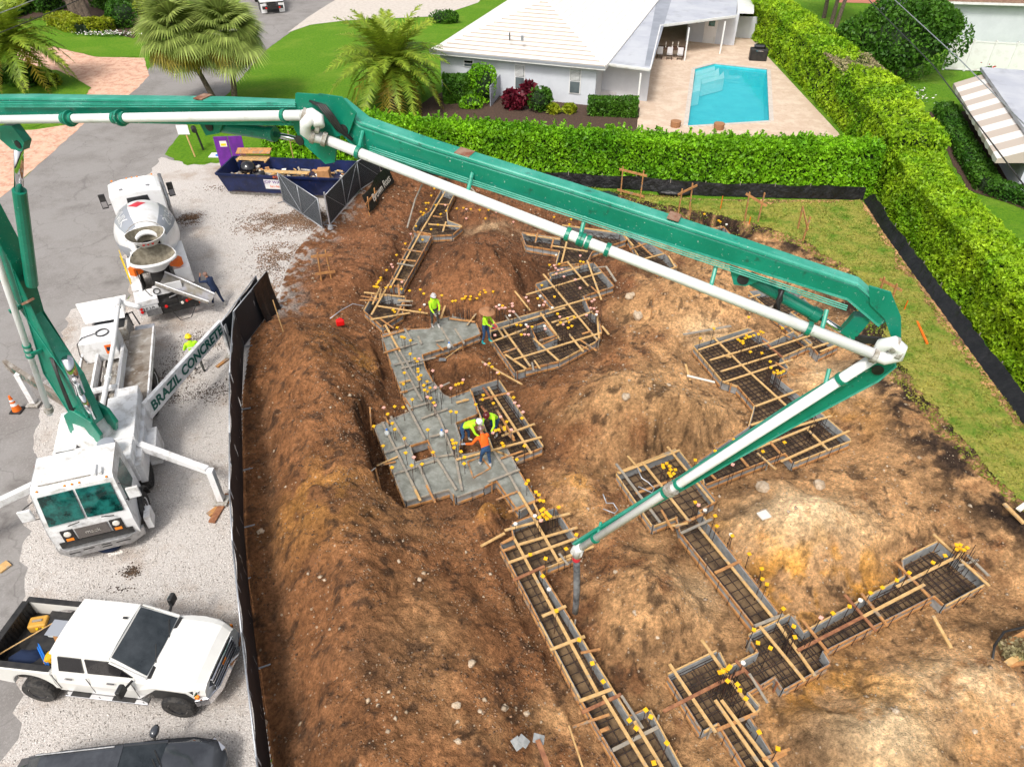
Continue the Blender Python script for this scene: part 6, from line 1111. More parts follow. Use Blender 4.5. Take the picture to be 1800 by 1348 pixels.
fpanel(P(627, 284, 1.8), P(664, 262, 1.8), 1.8, 'short fence panel running behind the banner towards the hedge', 1, 'gate leaves')
# black banner with lettering
a, b = P(640, 372, 0), P(682, 318, 0); mb = MB(); vs = []
for i in range(9):
    for j in range(4): q = a.lerp(b, i/8); vs.append(q+V((.35*math.sin(i*.9)*.3, 0, .05+.30*j))+V((.12, -.1, 0))*(3-j))
mb.add(vs, [(i*4+j, (i+1)*4+j, (i+1)*4+j+1, i*4+j+1) for i in range(8) for j in range(3)]); bn_ = tag(mb.build('banner', M['silt'], smooth=True), 'black banner with white lettering sagging at the foot of the gate fence', 'banner')
text('Brown Ross', .62, a.lerp(b, .5)+V((.42, -.32, .62)), b-a, Z3*.9+V((-.2, .2, 0)), M['capwhite'], bn_)
# ================================================================ silt fence, hedges, plants
def poly_at(pts, s):
    L_ = [(b-a).length for a, b in zip(pts, pts[1:])]; t = s*sum(L_)
    for (a, b), l in zip(zip(pts, pts[1:]), L_):
        if t <= l: return a.lerp(b, t/l), (b-a).normalized()
        t -= l
    return pts[-1].copy(), (pts[-1]-pts[-2]).normalized()
def silt(px, lab, flare, h, grp='black silt fence'):
    pts = [P(x, y, 0) for x, y in px]; n = int(sum((b-a).length for a, b in zip(pts, pts[1:]))/.18); th = thing('silt_fence', lab, 'silt fence', pts[0], 0, grp); vs = []; rows = 7
    for i in range(n+1):
        p, d = poly_at(pts, i/n); nr = V((-d.y, d.x, 0)); nr = nr if nr.y > 0 or nr.x > .5 else -nr
        for j in range(rows+1):
            f = j/rows; w = .05*math.sin(i*.55+math.sin(i*.17)*3)*f+.02*math.sin(i*1.9+j); vs.append(p+nr*(flare*f+w)+Z3*(.02+h*f+.03*math.sin(i*.31+j*.8)*f))
    r = rows+1; mb = MB(); mb.add(vs, [(i*r+j, (i+1)*r+j, (i+1)*r+j+1, i*r+j+1) for i in range(n) for j in range(rows)]); mb.build('fabric', M['silt'], th, smooth=True)
    for i in range(1, int(n*.18/2)):
        p, d = poly_at(pts, i*2/(n*.18)); nr = V((-d.y, d.x, 0)); nr = nr if nr.y > 0 or nr.x > .5 else -nr; mb = MB(); q = p+nr*(flare+.03); mb.bar(q, q+Z3*(h+.12), .035, .035, up=(1, 0, 0)); mb.build('post', M['woodgrey'], th)
silt([(664, 300), (760, 309), (860, 318), (960, 326), (1100, 333), (1240, 345), (1380, 349), (1517, 352)], 'black silt fence along the foot of the bright green back hedge', .12, .75)
silt([(1517, 352), (1548, 402), (1600, 475), (1655, 548), (1730, 652), (1800, 748), (1860, 830)], 'black silt fence running along the right hand hedge', .46, .42)
def leaves(name, pts, nrm, size, m, parent, bias=.5):
    n = len(pts); r = rng.normal(size=(n, 3)); r /= np.linalg.norm(r, axis=1, keepdims=True); nn = r+nrm*bias; nn /= np.linalg.norm(nn, axis=1, keepdims=True)
    t = np.cross(nn, rng.normal(size=(n, 3))); t /= np.linalg.norm(t, axis=1, keepdims=True); b = np.cross(nn, t); s = (size*rng.uniform(.6, 1.35, (n, 1)))
    q = np.stack([pts-t*s, pts-b*s*.55, pts+t*s, pts+b*s*.55], 1); return fastmesh(name, q, 4, m, parent)
def hedge(pts, w, h, n, size, m, lab, cat='hedge', bump=.35, side=1, name='hedge', core=True, top=0., mats2=None, grp=None, z0=0.):
    pts = [V((p[0], p[1], 0)) for p in pts]; th = thing(name, lab, cat, pts[0], 0, grp); L_ = [(b-a).length for a, b in zip(pts, pts[1:])]; tot = sum(L_)
    per = 2*h+w; s = rng.random(n); c = rng.random(n)*per; P_ = np.zeros((n, 3)); N_ = np.zeros((n, 3)); cum = np.cumsum([0]+L_)/tot
    k = np.clip(np.searchsorted(cum, s, side='right')-1, 0, len(L_)-1); A = np.array([[*p] for p in pts]); f = (s-cum[k])/(cum[k+1]-cum[k]); base = A[k]+(A[k+1]-A[k])*f[:, None]
    d = np.array([[*(b-a).normalized()] for a, b in zip(pts, pts[1:])])[k]; nr = np.stack([d[:, 1], -d[:, 0], 0*d[:, 0]], -1)
    off = np.where(c < h, -w/2, np.where(c < h+w, c-h-w/2, w/2)); z = np.where(c < h, c, np.where(c < h+w, h, h-(c-h-w)))
    nu = np.where((c < h)[:, None], -nr, np.where((c < h+w)[:, None], np.array([0, 0, 1.]), nr))
    u = s*tot; ns = (fbm(u*.8+base[:, 0]*.01+50, z*.9+off*.9+9, 4)-.5)*2; ns2 = (fbm(u*2.6, (z+off)*2.6+33, 3)-.5)*2
    dep = bump*ns+bump*.55*ns2-rng.exponential(.10, n); edge = np.minimum(1, (h-z)/.3)*.0
    P_ = base+nr*off[:, None]+np.stack([0*z, 0*z, z], -1)+nu*dep[:, None]; rim = (np.abs(off) > w/2-.25) & (z > h-.3); P_[rim] -= np.array([0, 0, .10]); P_[:, 2] = np.maximum(P_[:, 2], .05)+z0
    if top: tm = (nu[:, 2] > .5) | (z > h-.35); P_[tm, 2] += (rng.exponential(top, tm.sum())*(fbm(u[tm]*1.7, off[tm]*2+3, 3) > .48))
    ne = int(n*w*h/(tot*per+2*w*h))*1
    for e_, dd_ in ((pts[0], (pts[0]-pts[1]).normalized()), (pts[-1], (pts[-1]-pts[-2]).normalized())):
        aa = rng.uniform(-w/2, w/2, ne); zz = rng.uniform(.05, h, ne)+z0; pe = np.stack([e_.x-dd_.y*aa, e_.y+dd_.x*aa, zz], -1)+np.array([[*dd_]])*rng.uniform(-.35, .1, (ne, 1)); P_ = np.concatenate([P_, pe]); nu = np.concatenate([nu, np.tile([[*dd_]], (ne, 1))]); u = np.concatenate([u, np.zeros(ne)]); off = np.concatenate([off, aa]); z = np.concatenate([z, zz])
    if mats2 is not None:
        f2, m2_ = mats2; pick = f2(u, off, z); leaves('foliage', P_[~pick], nu[~pick], size, m, th); leaves('bare_twigs', P_[pick], nu[pick], size*.8, m2_, th)
    else: leaves('foliage', P_, nu, size, m, th)
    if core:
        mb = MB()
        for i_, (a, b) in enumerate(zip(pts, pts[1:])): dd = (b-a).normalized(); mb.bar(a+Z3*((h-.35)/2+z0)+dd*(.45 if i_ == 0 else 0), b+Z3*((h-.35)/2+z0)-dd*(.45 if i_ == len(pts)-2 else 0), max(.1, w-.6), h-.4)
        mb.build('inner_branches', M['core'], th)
    return th
bk = [P(468, 283), P(664, 300), P(760, 309), P(960, 326), P(1240, 345), P(1535, 352)]; bk = [p+V((0, 1.15, 0)) for p in bk]
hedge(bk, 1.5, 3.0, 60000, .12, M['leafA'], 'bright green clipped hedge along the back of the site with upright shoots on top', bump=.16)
bh = bpy.data.objects['hedge']; sp_ = []
for i in range(520):
    q, d_ = poly_at(bk, random.random()); hgt = random.uniform(.15, .5); o_ = random.uniform(-.7, .7); nr_ = V((-d_.y, d_.x, 0)); q = q+nr_*o_
    for j in range(int(hgt*44)): t_ = random.random(); sp_.append((q.x+random.gauss(0, .09)*(1.2-t_), q.y+random.gauss(0, .09)*(1.2-t_), 2.9+hgt*t_))
leaves('top_shoots', np.array(sp_), np.tile([0, -.3, .6], (len(sp_), 1)), .10, M['leafA'], bh)
lo_h = [P(1530, 335), P(1560, 402), P(1668, 548), P(1812, 748), P(1890, 850)]; lo_h = [p+V((1.62, .3, 0)) for p in lo_h]
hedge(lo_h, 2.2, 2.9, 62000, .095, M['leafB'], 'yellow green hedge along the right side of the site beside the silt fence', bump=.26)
up_h = [P(1345, 95)+V((1.5, 14, 0)), P(1345, 95)+V((1.7, 0, 0)), P(1475, 232)+V((1.7, -.5, 0)), P(1540, 350)+V((1.5, 0.2, 0))]
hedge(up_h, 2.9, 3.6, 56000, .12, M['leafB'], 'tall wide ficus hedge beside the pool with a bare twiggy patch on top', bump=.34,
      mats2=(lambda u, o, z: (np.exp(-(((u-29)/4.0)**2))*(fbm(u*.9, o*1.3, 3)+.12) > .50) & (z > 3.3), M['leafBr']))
def clump(name, c, r, n, size, m, lab, cat, grp=None, trunk=None, lob=6, core=True):
    c = V(c); th = thing(name, lab, cat, (c.x, c.y, 0), 0, grp); rx, ry, rz = r; cen = [(0, 0, 0, 1.)]+[(random.uniform(-.5, .5), random.uniform(-.5, .5), random.uniform(-.35, .45), random.uniform(.45, .7)) for _ in range(lob)]
    v = rng.normal(size=(n, 3)); v /= np.linalg.norm(v, axis=1, keepdims=True); k = rng.integers(0, len(cen), n); cc = np.array(cen)[k]; p = cc[:, :3]+v*cc[:, 3:4]*(1-rng.exponential(.09, (n, 1)))
    p = p*np.array([rx, ry, rz])+np.array([*c]); p[:, 2] = np.maximum(p[:, 2], .05); leaves('foliage', p, v, size, m, th)
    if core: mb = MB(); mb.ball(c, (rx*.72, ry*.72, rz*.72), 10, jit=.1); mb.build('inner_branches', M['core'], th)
    if trunk:
        mb = MB(); mb.tube([(c.x, c.y, 0), (c.x+.1, c.y, c.z*.6), (c.x, c.y, c.z)], [trunk, trunk*.8, trunk*.5], 8); mb.build('trunk', M['bark'], th)
    return th
clump('ficus_tree', P(1590, 155, 0)+V((0, 2.5, 3.0)), (5.4, 2.6, 3.0), 22000, .16, M['leafD'], 'squared dense dark green tree beyond the right hedge beside the white fence', 'tree', trunk=.3)
# ---- palms
def frond_mesh(nm, L_, droop, nl, ll, m):
    vs = []; pts = []
    for i in range(nl+1): t = i/nl; pts.append(np.array([L_*t*(1-.12*t*t), 0, L_*(.42*t-droop*t*t)]))
    for i in range(1, nl+1):
        t = i/nl; p = pts[i]; d = pts[i]-pts[i-1]; d /= np.linalg.norm(d); l = ll*math.sin(math.pi*min(1, .12+t*.9))**.6*(1.05-.45*t)
        for s_ in (-1, 1):
            dr = d*.55+np.array([0, s_*.8, .0])+np.array([0, 0, .30-.55*random.random()]); dr /= np.linalg.norm(dr); e = p+dr*l; w = d*.034*2; vs.append([p-w, p+w, e+w*.15-np.array([0, 0, .1*l]), e-w*.15-np.array([0, 0, .1*l])])
    for i in range(nl): a, b = pts[i], pts[i+1]; w = np.array([0, .035*(1-i/nl)+.01, 0]); vs.append([a-w, a+w, b+w, b-w])
    o = fastmesh(nm, np.array(vs), 4, m); me = o.data; bpy.data.objects.remove(o); return me
def palm(lab, base, th_h, crown, nf, L_, lean=(0, 0), grp=None, rad=.28, ll=.62, name='date_palm', old=.22):
    base = V(base); th = thing(name, lab, 'palm tree', base, random.uniform(0, 6), grp); mes = [frond_mesh('frond', L_, d, 50, ll, M['frond']) for d in (.38, .62, .9)]+[frond_mesh('frond', L_*.85, 1.1, 30, ll, M['frondold'])]
    mb = MB(); Mx = mw(th).inverted(); tp = V((lean[0], lean[1], th_h)); pts = [V((0, 0, 0)), tp*.5+V((lean[0]*-.1, 0, 0)), tp]; mb.tube(pts, [rad*1.25, rad, rad*1.05], 12); mb.tube([tp-Z3*.5, tp, tp+Z3*.35], [rad*1.1, rad*1.6, rad*.6], 10); mb.build('trunk', M['bark'], th, local=True)
    for i in range(nf):
        f = i/nf; a = i*2.39996; up = 1.25-1.75*f; k = 0 if f < .3 else 1 if f < .62 else 2
        if f > 1-old and random.random() < .6: k = 3
        o = bpy.data.objects.new('frond', mes[k]); COL.objects.link(o); o.parent = th; o.location = tp+Z3*(.25-.3*f); o.rotation_euler = (random.uniform(-.25, .25), -up*.78+random.uniform(-.1, .1), a); s = random.uniform(.85, 1.1)*(1 if f > .12 else .8); o.scale = (s, s, s)
palm('full feather leaf palm on the front lawn between the street and the white house', V((*P(690, 112, 3.2).xy, 0)), 2.9, 0, 78, 5.3, (.05, .1), ll=1.0)
palm('feather leaf palm at the upper left corner beside the paver driveway', V((*P(12, 70, 3.6).xy, 0)), 3.3, 0, 66, 5.0, (0, 0), ll=1.0)
def fan_mesh(nm, R_, n, m):
    vs = []
    vs.append([np.array([0, -.02, 0]), np.array([0, .02, 0]), np.array([R_*.9, .015, .10]), np.array([R_*.9, -.015, .10])])
    for i in range(n):
        a = -1.9+3.8*i/(n-1); c = np.array([R_*.9, 0, .1]); l = R_*(.95-.12*abs(a)); d = np.array([math.cos(a), math.sin(a), 0]); pd = np.array([-d[1], d[0], 0])*.05; mid_ = c+d*l*.55+np.array([0, 0, .05]); e = c+d*l+np.array([0, 0, -.42*l])
        vs.append([c, mid_-pd, e, mid_+pd])
    o = fastmesh(nm, np.array(vs), 4, m); me = o.data; bpy.data.objects.remove(o); return me
fm = [fan_mesh('fan_frond', 1.15, 30, M['fan']), fan_mesh('fan_frond', 1.0, 26, M['fan']), fan_mesh('fan_frond', .95, 24, M['frondold'])]
def sabal(lab, base, h, top, nf=46, r=.2):
    base = V(base); th = thing('fan_palm', lab, 'palm tree', base, 0, None); tp = V((top[0], top[1], h)); mb = MB(); mb.tube([V((0, 0, 0)), tp*.5+V((.15, 0, 0)), tp], [r*1.2, r*.9, r], 10); mb.build('trunk', M['bark'], th, local=True)
    for i in range(nf):
        f = i/nf; a = i*2.39996; up = 1.3-2.3*f; o = bpy.data.objects.new('frond', fm[2 if f > .72 and i % 3 else i % 2]); COL.objects.link(o); o.parent = th; o.location = tp+Z3*.2; o.rotation_euler = (random.uniform(-.3, .3), -up, a); s = random.uniform(1.35, 1.75); o.scale = (s, s, s)
sabal('fan leaf palm with pale green crown, left one of the pair over the street', P(385, 190, 0), 4.6, (-1.9, .4), 86)
sabal('fan leaf palm with yellowing lower leaves, right one of the pair over the street', P(413, 185, 0), 4.6, (.5, .2), 84)
# ---- left garden
clump('round_shrub', P(221, 48, 0)+V((0, 0, 1.2)), (1.5, 1.4, 1.4), 3500, .12, M['leafD'], 'round dark clipped shrub behind the white flower bed', 'shrub', lob=3)
hedge([P(100, 42), P(150, 58), P(198, 50)], 2.0, 1.1, 5000, .12, M['leafY'], 'low lime green shrub border at the edge of the left garden bed', 'shrub', bump=.3, name='shrub_border')
hedge([P(-20, 40), P(60, 12), P(100, 20)], 3, 2.2, 5000, .16, M['leafD'], 'dark shrubbery filling the upper left corner behind the corner palm', 'shrub', bump=.5, name='shrub_border')
hedge([P(170, 10), P(215, 22), P(262, 12)], 1.6, 1.6, 3500, .14, M['leafD'], 'dark hedge behind the round clipped shrub', 'hedge', bump=.3)
clump('round_shrub', P(262, 30, 0)+V((0, 0, .9)), (1.4, 1.2, 1.0), 2500, .13, M['leafY'], 'light green shrub right of the round dark shrub', 'shrub', lob=3)
hedge([P(-30, 150), P(30, 140), P(70, 150)], 2.2, 1.0, 4500, .13, M['leafD'], 'dark leafy ground shrubs under the corner palm', 'shrub', bump=.4, name='shrub_border')
clump('round_shrub', P(90, 150, 0)+V((0, 0, .4)), (1.0, .8, .6), 1500, .1, M['leafY'], 'small light shrub at the tip of the left bed beside the boom', 'shrub', lob=2)
def flowers(px, n, r, m, lab):
    c = P(*px, 0); p = np.stack([rng.normal(0, r[0], n)+c.x, rng.normal(0, r[1], n)+c.y, rng.uniform(.15, .4, n)], -1); th = thing('flower_bed', lab, 'flowers', c); leaves('blossoms', p, np.tile([0, 0, 1.], (n, 1)), .10, m, th, 2)
    p[:, 2] -= .12; p = p+rng.normal(0, .12, p.shape); leaves('leaves', p, np.tile([0, 0, 1.], (n, 1)), .12, M['leafD'], th, 1)
flowers((195, 63), 260, (1.6, .35), M['flower'], 'white flowers along the edge of the upper left bed'); flowers((35, 138), 90, (.6, .4), M['flower'], 'small patch of white flowers below the corner palm'); flowers((1587, 168), 220, (.7, 1.2), M['flower'], 'pale pink flowers under the squared dark tree')
for i, (x0, x1, lb) in enumerate(((118, 140, 'leftmost thick bark trunk at the top left edge'), (150, 152, 'middle bark trunk at the top left edge'), (172, 160, 'rightmost slimmer bark trunk at the top left edge'))):
    th = thing('tree', lb, 'tree', P(x1, 40, 0)); mb = MB(); b_ = P(x1, 40, 0); mb.tube([b_, b_+V((-.3, .2, 2)), b_+V((-1.0+i*.6, .6, 6))], [.7-.15*i, .5-.1*i, .35], 12); mb.build('trunk', M['bark'], th)
    p = rng.normal(0, 1, (2600, 3))*np.array([2.4, 2.2, 1.3])+np.array([b_.x-1.6, b_.y+2.0, 8.6]); leaves('crown', p, np.tile([0, 0, 1.], (2600, 1)), .2, M['leafD'], th, .4)
# ================================================================ white house by the pool
E0, E1 = P(755, 90, 3), P(1064, 119, 3); hu = (E1-E0).normalized(); hv = V((-hu.y, hu.x, 0)); hw = (E1-E0).length
hs0 = thing('house', 'white house with hipped white tile roof and flat grey roofed patio', 'house', (E0.x, E0.y, 0))
def Hq(x, y, z): return V((E0.x, E0.y, 0))+hu*x+hv*y+Z3*z
def hbox(name, x0, x1, y0, y1, z0, z1, m, par=hs0, **k):
    return lbox(par, name, V((E0.x, E0.y, 0)), hu, hv, x0, x1, y0, y1, z0, z1, m, **k)
hbox('wall', .6, hw-.75, .6, 26, 0, 2.8, 'stucco'); hbox('fascia', .0, hw, 0, .10, 2.78, 3.0, 'white'); hbox('fascia', hw-.1, hw, .1, 26, 2.78, 3.0, 'white'); hbox('fascia', 0, .1, .1, 26, 2.78, 3.0, 'white'); hbox('soffit', .1, hw-.1, .1, .6, 2.8, 2.84, 'white'); hbox('eave_trim', .02, hw-.02, -.04, .02, 2.90, 3.05, 'grey')
RH, RD = 2.5, 8.0; nC = 15
rf = hbox('roof', .1, hw-.1, .1, 26, 2.9, 2.99, 'tile')
ape = Hq(hw/2, RD, 3+RH)
for k in range(nC):
    t0, t1 = k/nC, (k+1)/nC; a, b = Hq(0, 0, 3).lerp(ape, t0), Hq(hw, 0, 3).lerp(ape, t0); c, d = Hq(hw, 0, 3).lerp(ape, t1), Hq(0, 0, 3).lerp(ape, t1); e = Z3*.12
    mb = MB(); mb.add([a+e, b+e, c+Z3*.02, d+Z3*.02, a-Z3*.02, b-Z3*.02], [(0, 1, 2, 3)]); mb.add([a+e, b+e, a-Z3*.02, b-Z3*.02], [(0, 2, 3, 1)], 1); mb.build('roof_course', [M['tile'], M['tileline']], rf)
    for s_ in (0, 1):
        x0 = 0 if s_ == 0 else hw; a, b = Hq(x0, 0, 3).lerp(ape, t0), Hq(x0, 26, 3).lerp(Hq(hw/2, 26, 3+RH), t0); c, d = Hq(x0, 26, 3).lerp(Hq(hw/2, 26, 3+RH), t1), Hq(x0, 0, 3).lerp(ape, t1)
        e = Z3*.035; mb = MB(); q = [a+e, b+e, c+Z3*.02, d+Z3*.02]; mb.add(q, [(0, 3, 2, 1) if s_ == 0 else (0, 1, 2, 3)]); mb.add([a+e, b+e, a-Z3*.02, b-Z3*.02], [(0, 1, 3, 2)], 1); mb.build('roof_course', [M['tile'], M['tileline']], rf)
for x0 in (0, hw): mb = MB(); mb.tube([Hq(x0, 0, 3.06), ape+Z3*.08], .09, 8); mb.build('hip_cap', M['tile'], rf)
mb = MB(); mb.tube([P(896, 71, 4.0), P(896, 66, 4.0)+Z3*.3], .05, 8); mb.build('vent_pipe', M['black'], rf); mb = MB(); mb.tube([P(918, 72, 4.0), P(918, 72, 4.0)+Z3*.35], .12, 10); mb.build('roof_vent', M['galv'], rf)
def onwall(px, py):       # point of the front wall seen at a pixel
    a = (px-900)/FPX; b = (py-674)/FPX; r = V((a, _c-b*_s, -_s-b*_c)); o = V((0, 0, CH)); w0 = Hq(0, .6, 0); t = (w0-o).dot(hv)/r.dot(hv); return o+r*t
for (x0, y0, x1, y1, nm) in ((905, 112, 923, 158, 1), (1002, 119, 1020, 166, 1), (815, 104, 833, 119, 0)):
    a, b = onwall(x0, y0), onwall(x1, y1); sx0, sx1 = (a-Hq(0, 0, 0)).dot(hu), (b-Hq(0, 0, 0)).dot(hu); z1, z0 = a.z, b.z
    wn = hbox('window', sx0, sx1, .54, .60, z0, z1, 'white'); zm = (z0+z1)/2
    hbox('pane', sx0+.08, sx1-.08, .51, .54, z0+.08, zm-.04, 'winglass', wn); hbox('pane', sx0+.08, sx1-.08, .51, .54, zm+.04, z1-.08, 'blackgloss' if not nm else 'winglass', wn)
    if nm:
        mb = MB(); 
        for k in range(9): z = zm+.1+(z1-zm-.2)*k/8; mb.bar(Hq(sx0+.1, .50, z), Hq(sx1-.1, .50, z), .02, .05)
        mb.build('shutter_slats', M['white'], wn, kind='stuff')
FR = [P(1040, 101, 2.85), P(1064, 112, 2.85), P(1143, 122, 2.85), P(1161, 45, 2.85), P(1294, 28, 2.85), P(1300, -40, 2.85), P(1068, -40, 2.85)]
mb = MB(); mb.prism([(p.x, p.y) for p in FR], 2.68, 2.88); o = mb.build('flat_roof', [M['white'], M['flatroof']], hs0)
o.data.polygons[-1].material_index = 1
dbp = [P(1158, -20, 2.89), P(1186, -20, 2.89), P(1146, 117, 2.89), P(1133, 116, 2.89)]; mb = MB(); mb.add(dbp, [(0, 1, 2, 3)]); mb.build('roof_band', M['roofdark'], o)
for (x0, y0, x1, y1) in ((1143, 122, 1161, 45), (1161, 45, 1294, 28), (1064, 112, 1143, 122)): mb = MB(); mb.bar(P(x0, y0, 2.92), P(x1, y1, 2.92), .10, .10); mb.build('gutter', M['white'], o)
for (x, y, xt) in ((1203, 107, 0), (1265, 95, 0), (1119, 196, 0), (1126, 176, 0)): p = P(x, y, 0); mb = MB(); mb.bar(p, p+Z3*2.7, .12, .12, up=(1, 0, 0)); mb.build('patio_post', M['white'], hs0)
a, b = P(1205, 72, 0), P(1288, 80, 0); mb = MB(); mb.bar(V((a.x, a.y, 1.34)), V((b.x, b.y, 1.34)), .2, 2.68); mb.build('patio_wall', M['stucco'], hs0); pd = (b-a).normalized(); pn = V((pd.y, -pd.x, 0))
mb = MB(); mb.bar(b+Z3*1.34, b+Z3*1.34+V((2.2, 9, 0)), .2, 2.68); mb.build('patio_wall', M['stucco'], hs0)
dr = MB(); c0, c1 = a.lerp(b, .36), a.lerp(b, .62); dr.bar(c0+pn*.13+Z3*1.05, c1+pn*.13+Z3*1.05, .05, 2.1); dr_ = dr.build('door', M['white'], hs0, bevel=.01); mb = MB(); mb.bar(c0.lerp(c1, .3)+pn*.17+Z3*1.75, c0.lerp(c1, .8)+pn*.17+Z3*1.75, .02, .5); mb.build('door_window', M['glassteal'], dr_)
mb = MB(); mb.bar(a.lerp(b, .02)+pn*.12+Z3*1.9, a.lerp(b, .2)+pn*.12+Z3*1.9, .03, .5); mb.build('patio_window', M['glassteal'], hs0)
a, b = P(1290, 66, 0), P(1326, 68, 0); mb = MB(); mb.bar(a+Z3*.95, b+Z3*.95, .12, 1.9); tag(mb.build('garden_wall', M['stucco']), 'short white wall between the patio corner and the ficus hedge', 'wall')
mb = MB(); mb.prism([tuple(P(x, y, 2.7).xy) for x, y in ((1296, 22), (1325, 23), (1325, -30), (1296, -30))], 2.6, 2.8); tag(mb.build('flat_canopy', M['white']), 'small white flat canopy behind the patio roof corner', 'canopy')
# porch
a = Hq(hw-.75, .8, 0); mb = MB(); mb.bar(a+Z3*1.3+hv*2.2, a+hu*3.6+hv*2.2+Z3*1.3, .15, 2.6); mb.build('porch_wall', M['stucco'], hs0)
so_ = thing('sofa', 'outdoor sofa under a loose white cover on the porch', 'sofa', P(1085, 152, 0), -.25); mb = MB(); mb.box((0, .3, .75), (2.4, .5, .9)); mb.box((0, -.2, .35), (2.4, .9, .6)); mb.build('cover', M['cloth'], so_, local=True, bevel=.15); mb = MB(); mb.box((0, 0, .05), (2.3, 1.2, .1)); mb.build('frame', M['brownwood'], so_, local=True)
so2 = thing('bench', 'low bench under a white cover at the porch edge', 'bench', P(1082, 170, 0), -.25); mb = MB(); mb.box((0, 0, .3), (2.9, .8, .5)); mb.build('cover', M['cloth'], so2, local=True, bevel=.12); mb = MB(); mb.box((0, 0, .04), (2.7, .6, .08)); mb.build('frame', M['brownwood'], so2, local=True)
pt = thing('potted_plant', 'potted plant with a red bloom on the porch table', 'potted plant', P(1088, 158, 0)); mb = MB(); mb.lathe([(0.5, .15), (.85, .22)], P(1088, 158, 0), n=12); mb.build('pot', M['cloth'], pt); pc = P(1088, 158, 0); leaves('leaves', rng.normal(0, .18, (160, 3))+np.array([pc.x, pc.y, 1.15]), np.tile([0, 0, 1.], (160, 1)), .12, M['leafD'], pt); mb = MB(); mb.ball(pc+Z3*1.5, .09, 6); mb.build('bloom', M['flowerred'], pt)
hedge([P(1034, 200), P(1118, 203)], 1.3, 1.25, 4200, .09, M['leafD'], 'low boxy dark hedge in front of the porch', bump=.08)
hedge([P(782, 178), P(838, 176)], 1.8, 1.9, 3800, .11, M['leafD'], 'dark hedge against the left end of the white house', bump=.2)
clump('shrub', P(848, 180, 0)+V((0, 0, 1.3)), (1.1, 1.0, 1.6), 3000, .11, M['leafA'], 'tall green shrub against the house wall left of the dark gate', 'shrub', lob=4)
clump('shrub', P(830, 190, 0)+V((0, 0, .4)), (1.0, .6, .55), 1100, .11, M['leafA'], 'low yellow green shrub behind the back hedge', 'shrub', lob=3)
clump('ti_plant', P(902, 192, 0)+V((0, 0, .7)), (.9, .7, .8), 700, .2, M['leafR'], 'dark red ti plant, lower left one below the first window', 'shrub', lob=3, core=False); clump('ti_plant', P(928, 190, 0)+V((0, 0, 1.1)), (.6, .5, 1.0), 600, .22, M['leafR'], 'crimson ti plant standing upright below the first tall window', 'shrub', lob=3, core=False)
clump('shrub', P(949, 196, 0)+V((0, 0, .9)), (.95, .8, .95), 1800, .12, M['leafD'], 'round dark croton shrub right of the red ti plants', 'shrub', lob=3)
for i, (x, lb) in enumerate(((972, 'left pale green fern below the second tall window'), (1000, 'right pale green fern below the second tall window'))): clump('fern', P(x, 199, 0)+V((0, 0, .3)), (.55, .45, .35), 320, .2, M['leafY'], lb, 'fern', lob=2, core=False)
mb = MB(); a, b = P(862, 188, 0), P(880, 168, 0); mb.bar(a+Z3*.75, b+Z3*.85, .06, 1.5); tag(mb.build('garden_gate', M['roofdark']), 'dark grey gate beside the tall green shrub', 'gate')
clump('round_shrub', P(780, 40, 0)+V((0, 0, .5)), (1.6, .9, .8), 1800, .12, M['leafD'], 'low rounded hedge at the far left corner of the white house', 'shrub', lob=3)
# dining set under the flat roof
tbp = P(1178, 100, 0); dt = thing('dining_table', 'dark wooden dining table with candlesticks under the flat roof', 'table', tbp, -.2)
mb = MB(); mb.box((0, 0, .74), (2.6, 1.1, .06)); mb.build('tabletop', M['brownwood'], dt, local=True, bevel=.01)
for x in (-1.15, 1.15):
    for y in (-.45, .45): mb = MB(); mb.box((x, y, .355), (.08, .08, .71)); mb.build('leg', M['brownwood'], dt, local=True)
ch = thing('dining_chair', 'right dining chair with pale back on the patio', 'chair', tbp+V((.65, -1.0, 0)), -.2, 'patio dining chairs')
mb = MB(); mb.box((0, 0, .45), (.5, .5, .06)); mb.build('seat', M['cloth'], ch, local=True, bevel=.01); mb = MB(); mb.box((0, -.26, .80), (.48, .05, .55)); mb.build('backrest', M['cloth'], ch, local=True, bevel=.01)
for x in (-.22, .22):
    for y in (-.22, .22): mb = MB(); mb.box((x, y, .21), (.05, .05, .42)); mb.build('leg', M['brownwood'], ch, local=True)
dup(ch, tbp+V((-.25, -.82, 0)), -.2, 'middle dining chair with pale back on the patio', 'patio dining chairs'); dup(ch, tbp+V((-1.1, -.65, 0)), -.2, 'left dining chair with pale back almost hidden by the roof edge', 'patio dining chairs')
for i, (x, lb) in enumerate(((-.5, 'left candlestick on the dark dining table'), (.1, 'middle candlestick on the dark dining table'), (.6, 'right candlestick on the dark dining table'))): mb = MB(); q = tbp+V((x, .1, .77)); mb.lathe([(0, .07), (.03, .03), (.25, .02), (.26, .04), (.45, .03)], q, n=8); tag(mb.build('candlestick', M['capwhite']), lb, 'candlestick', 'table candlesticks')
# grill
gc = P(1331, 106, 0); gr = thing('grill', 'covered black barbecue grill by the pool corner and hedge', 'grill', gc, -.15); mb = MB(); mb.box((0, 0, .5), (1.5, .8, 1.0)); mb.build('cover', M['black'], gr, local=True, bevel=.08); mb = MB(); mb.box((0, .05, 1.15), (1.0, .65, .35)); mb.build('hood', M['blackgloss'], gr, local=True, bevel=.15); mb = MB(); mb.box((0, -.42, .85), (.6, .03, .05)); mb.build('handle', M['chrome'], gr, local=True)
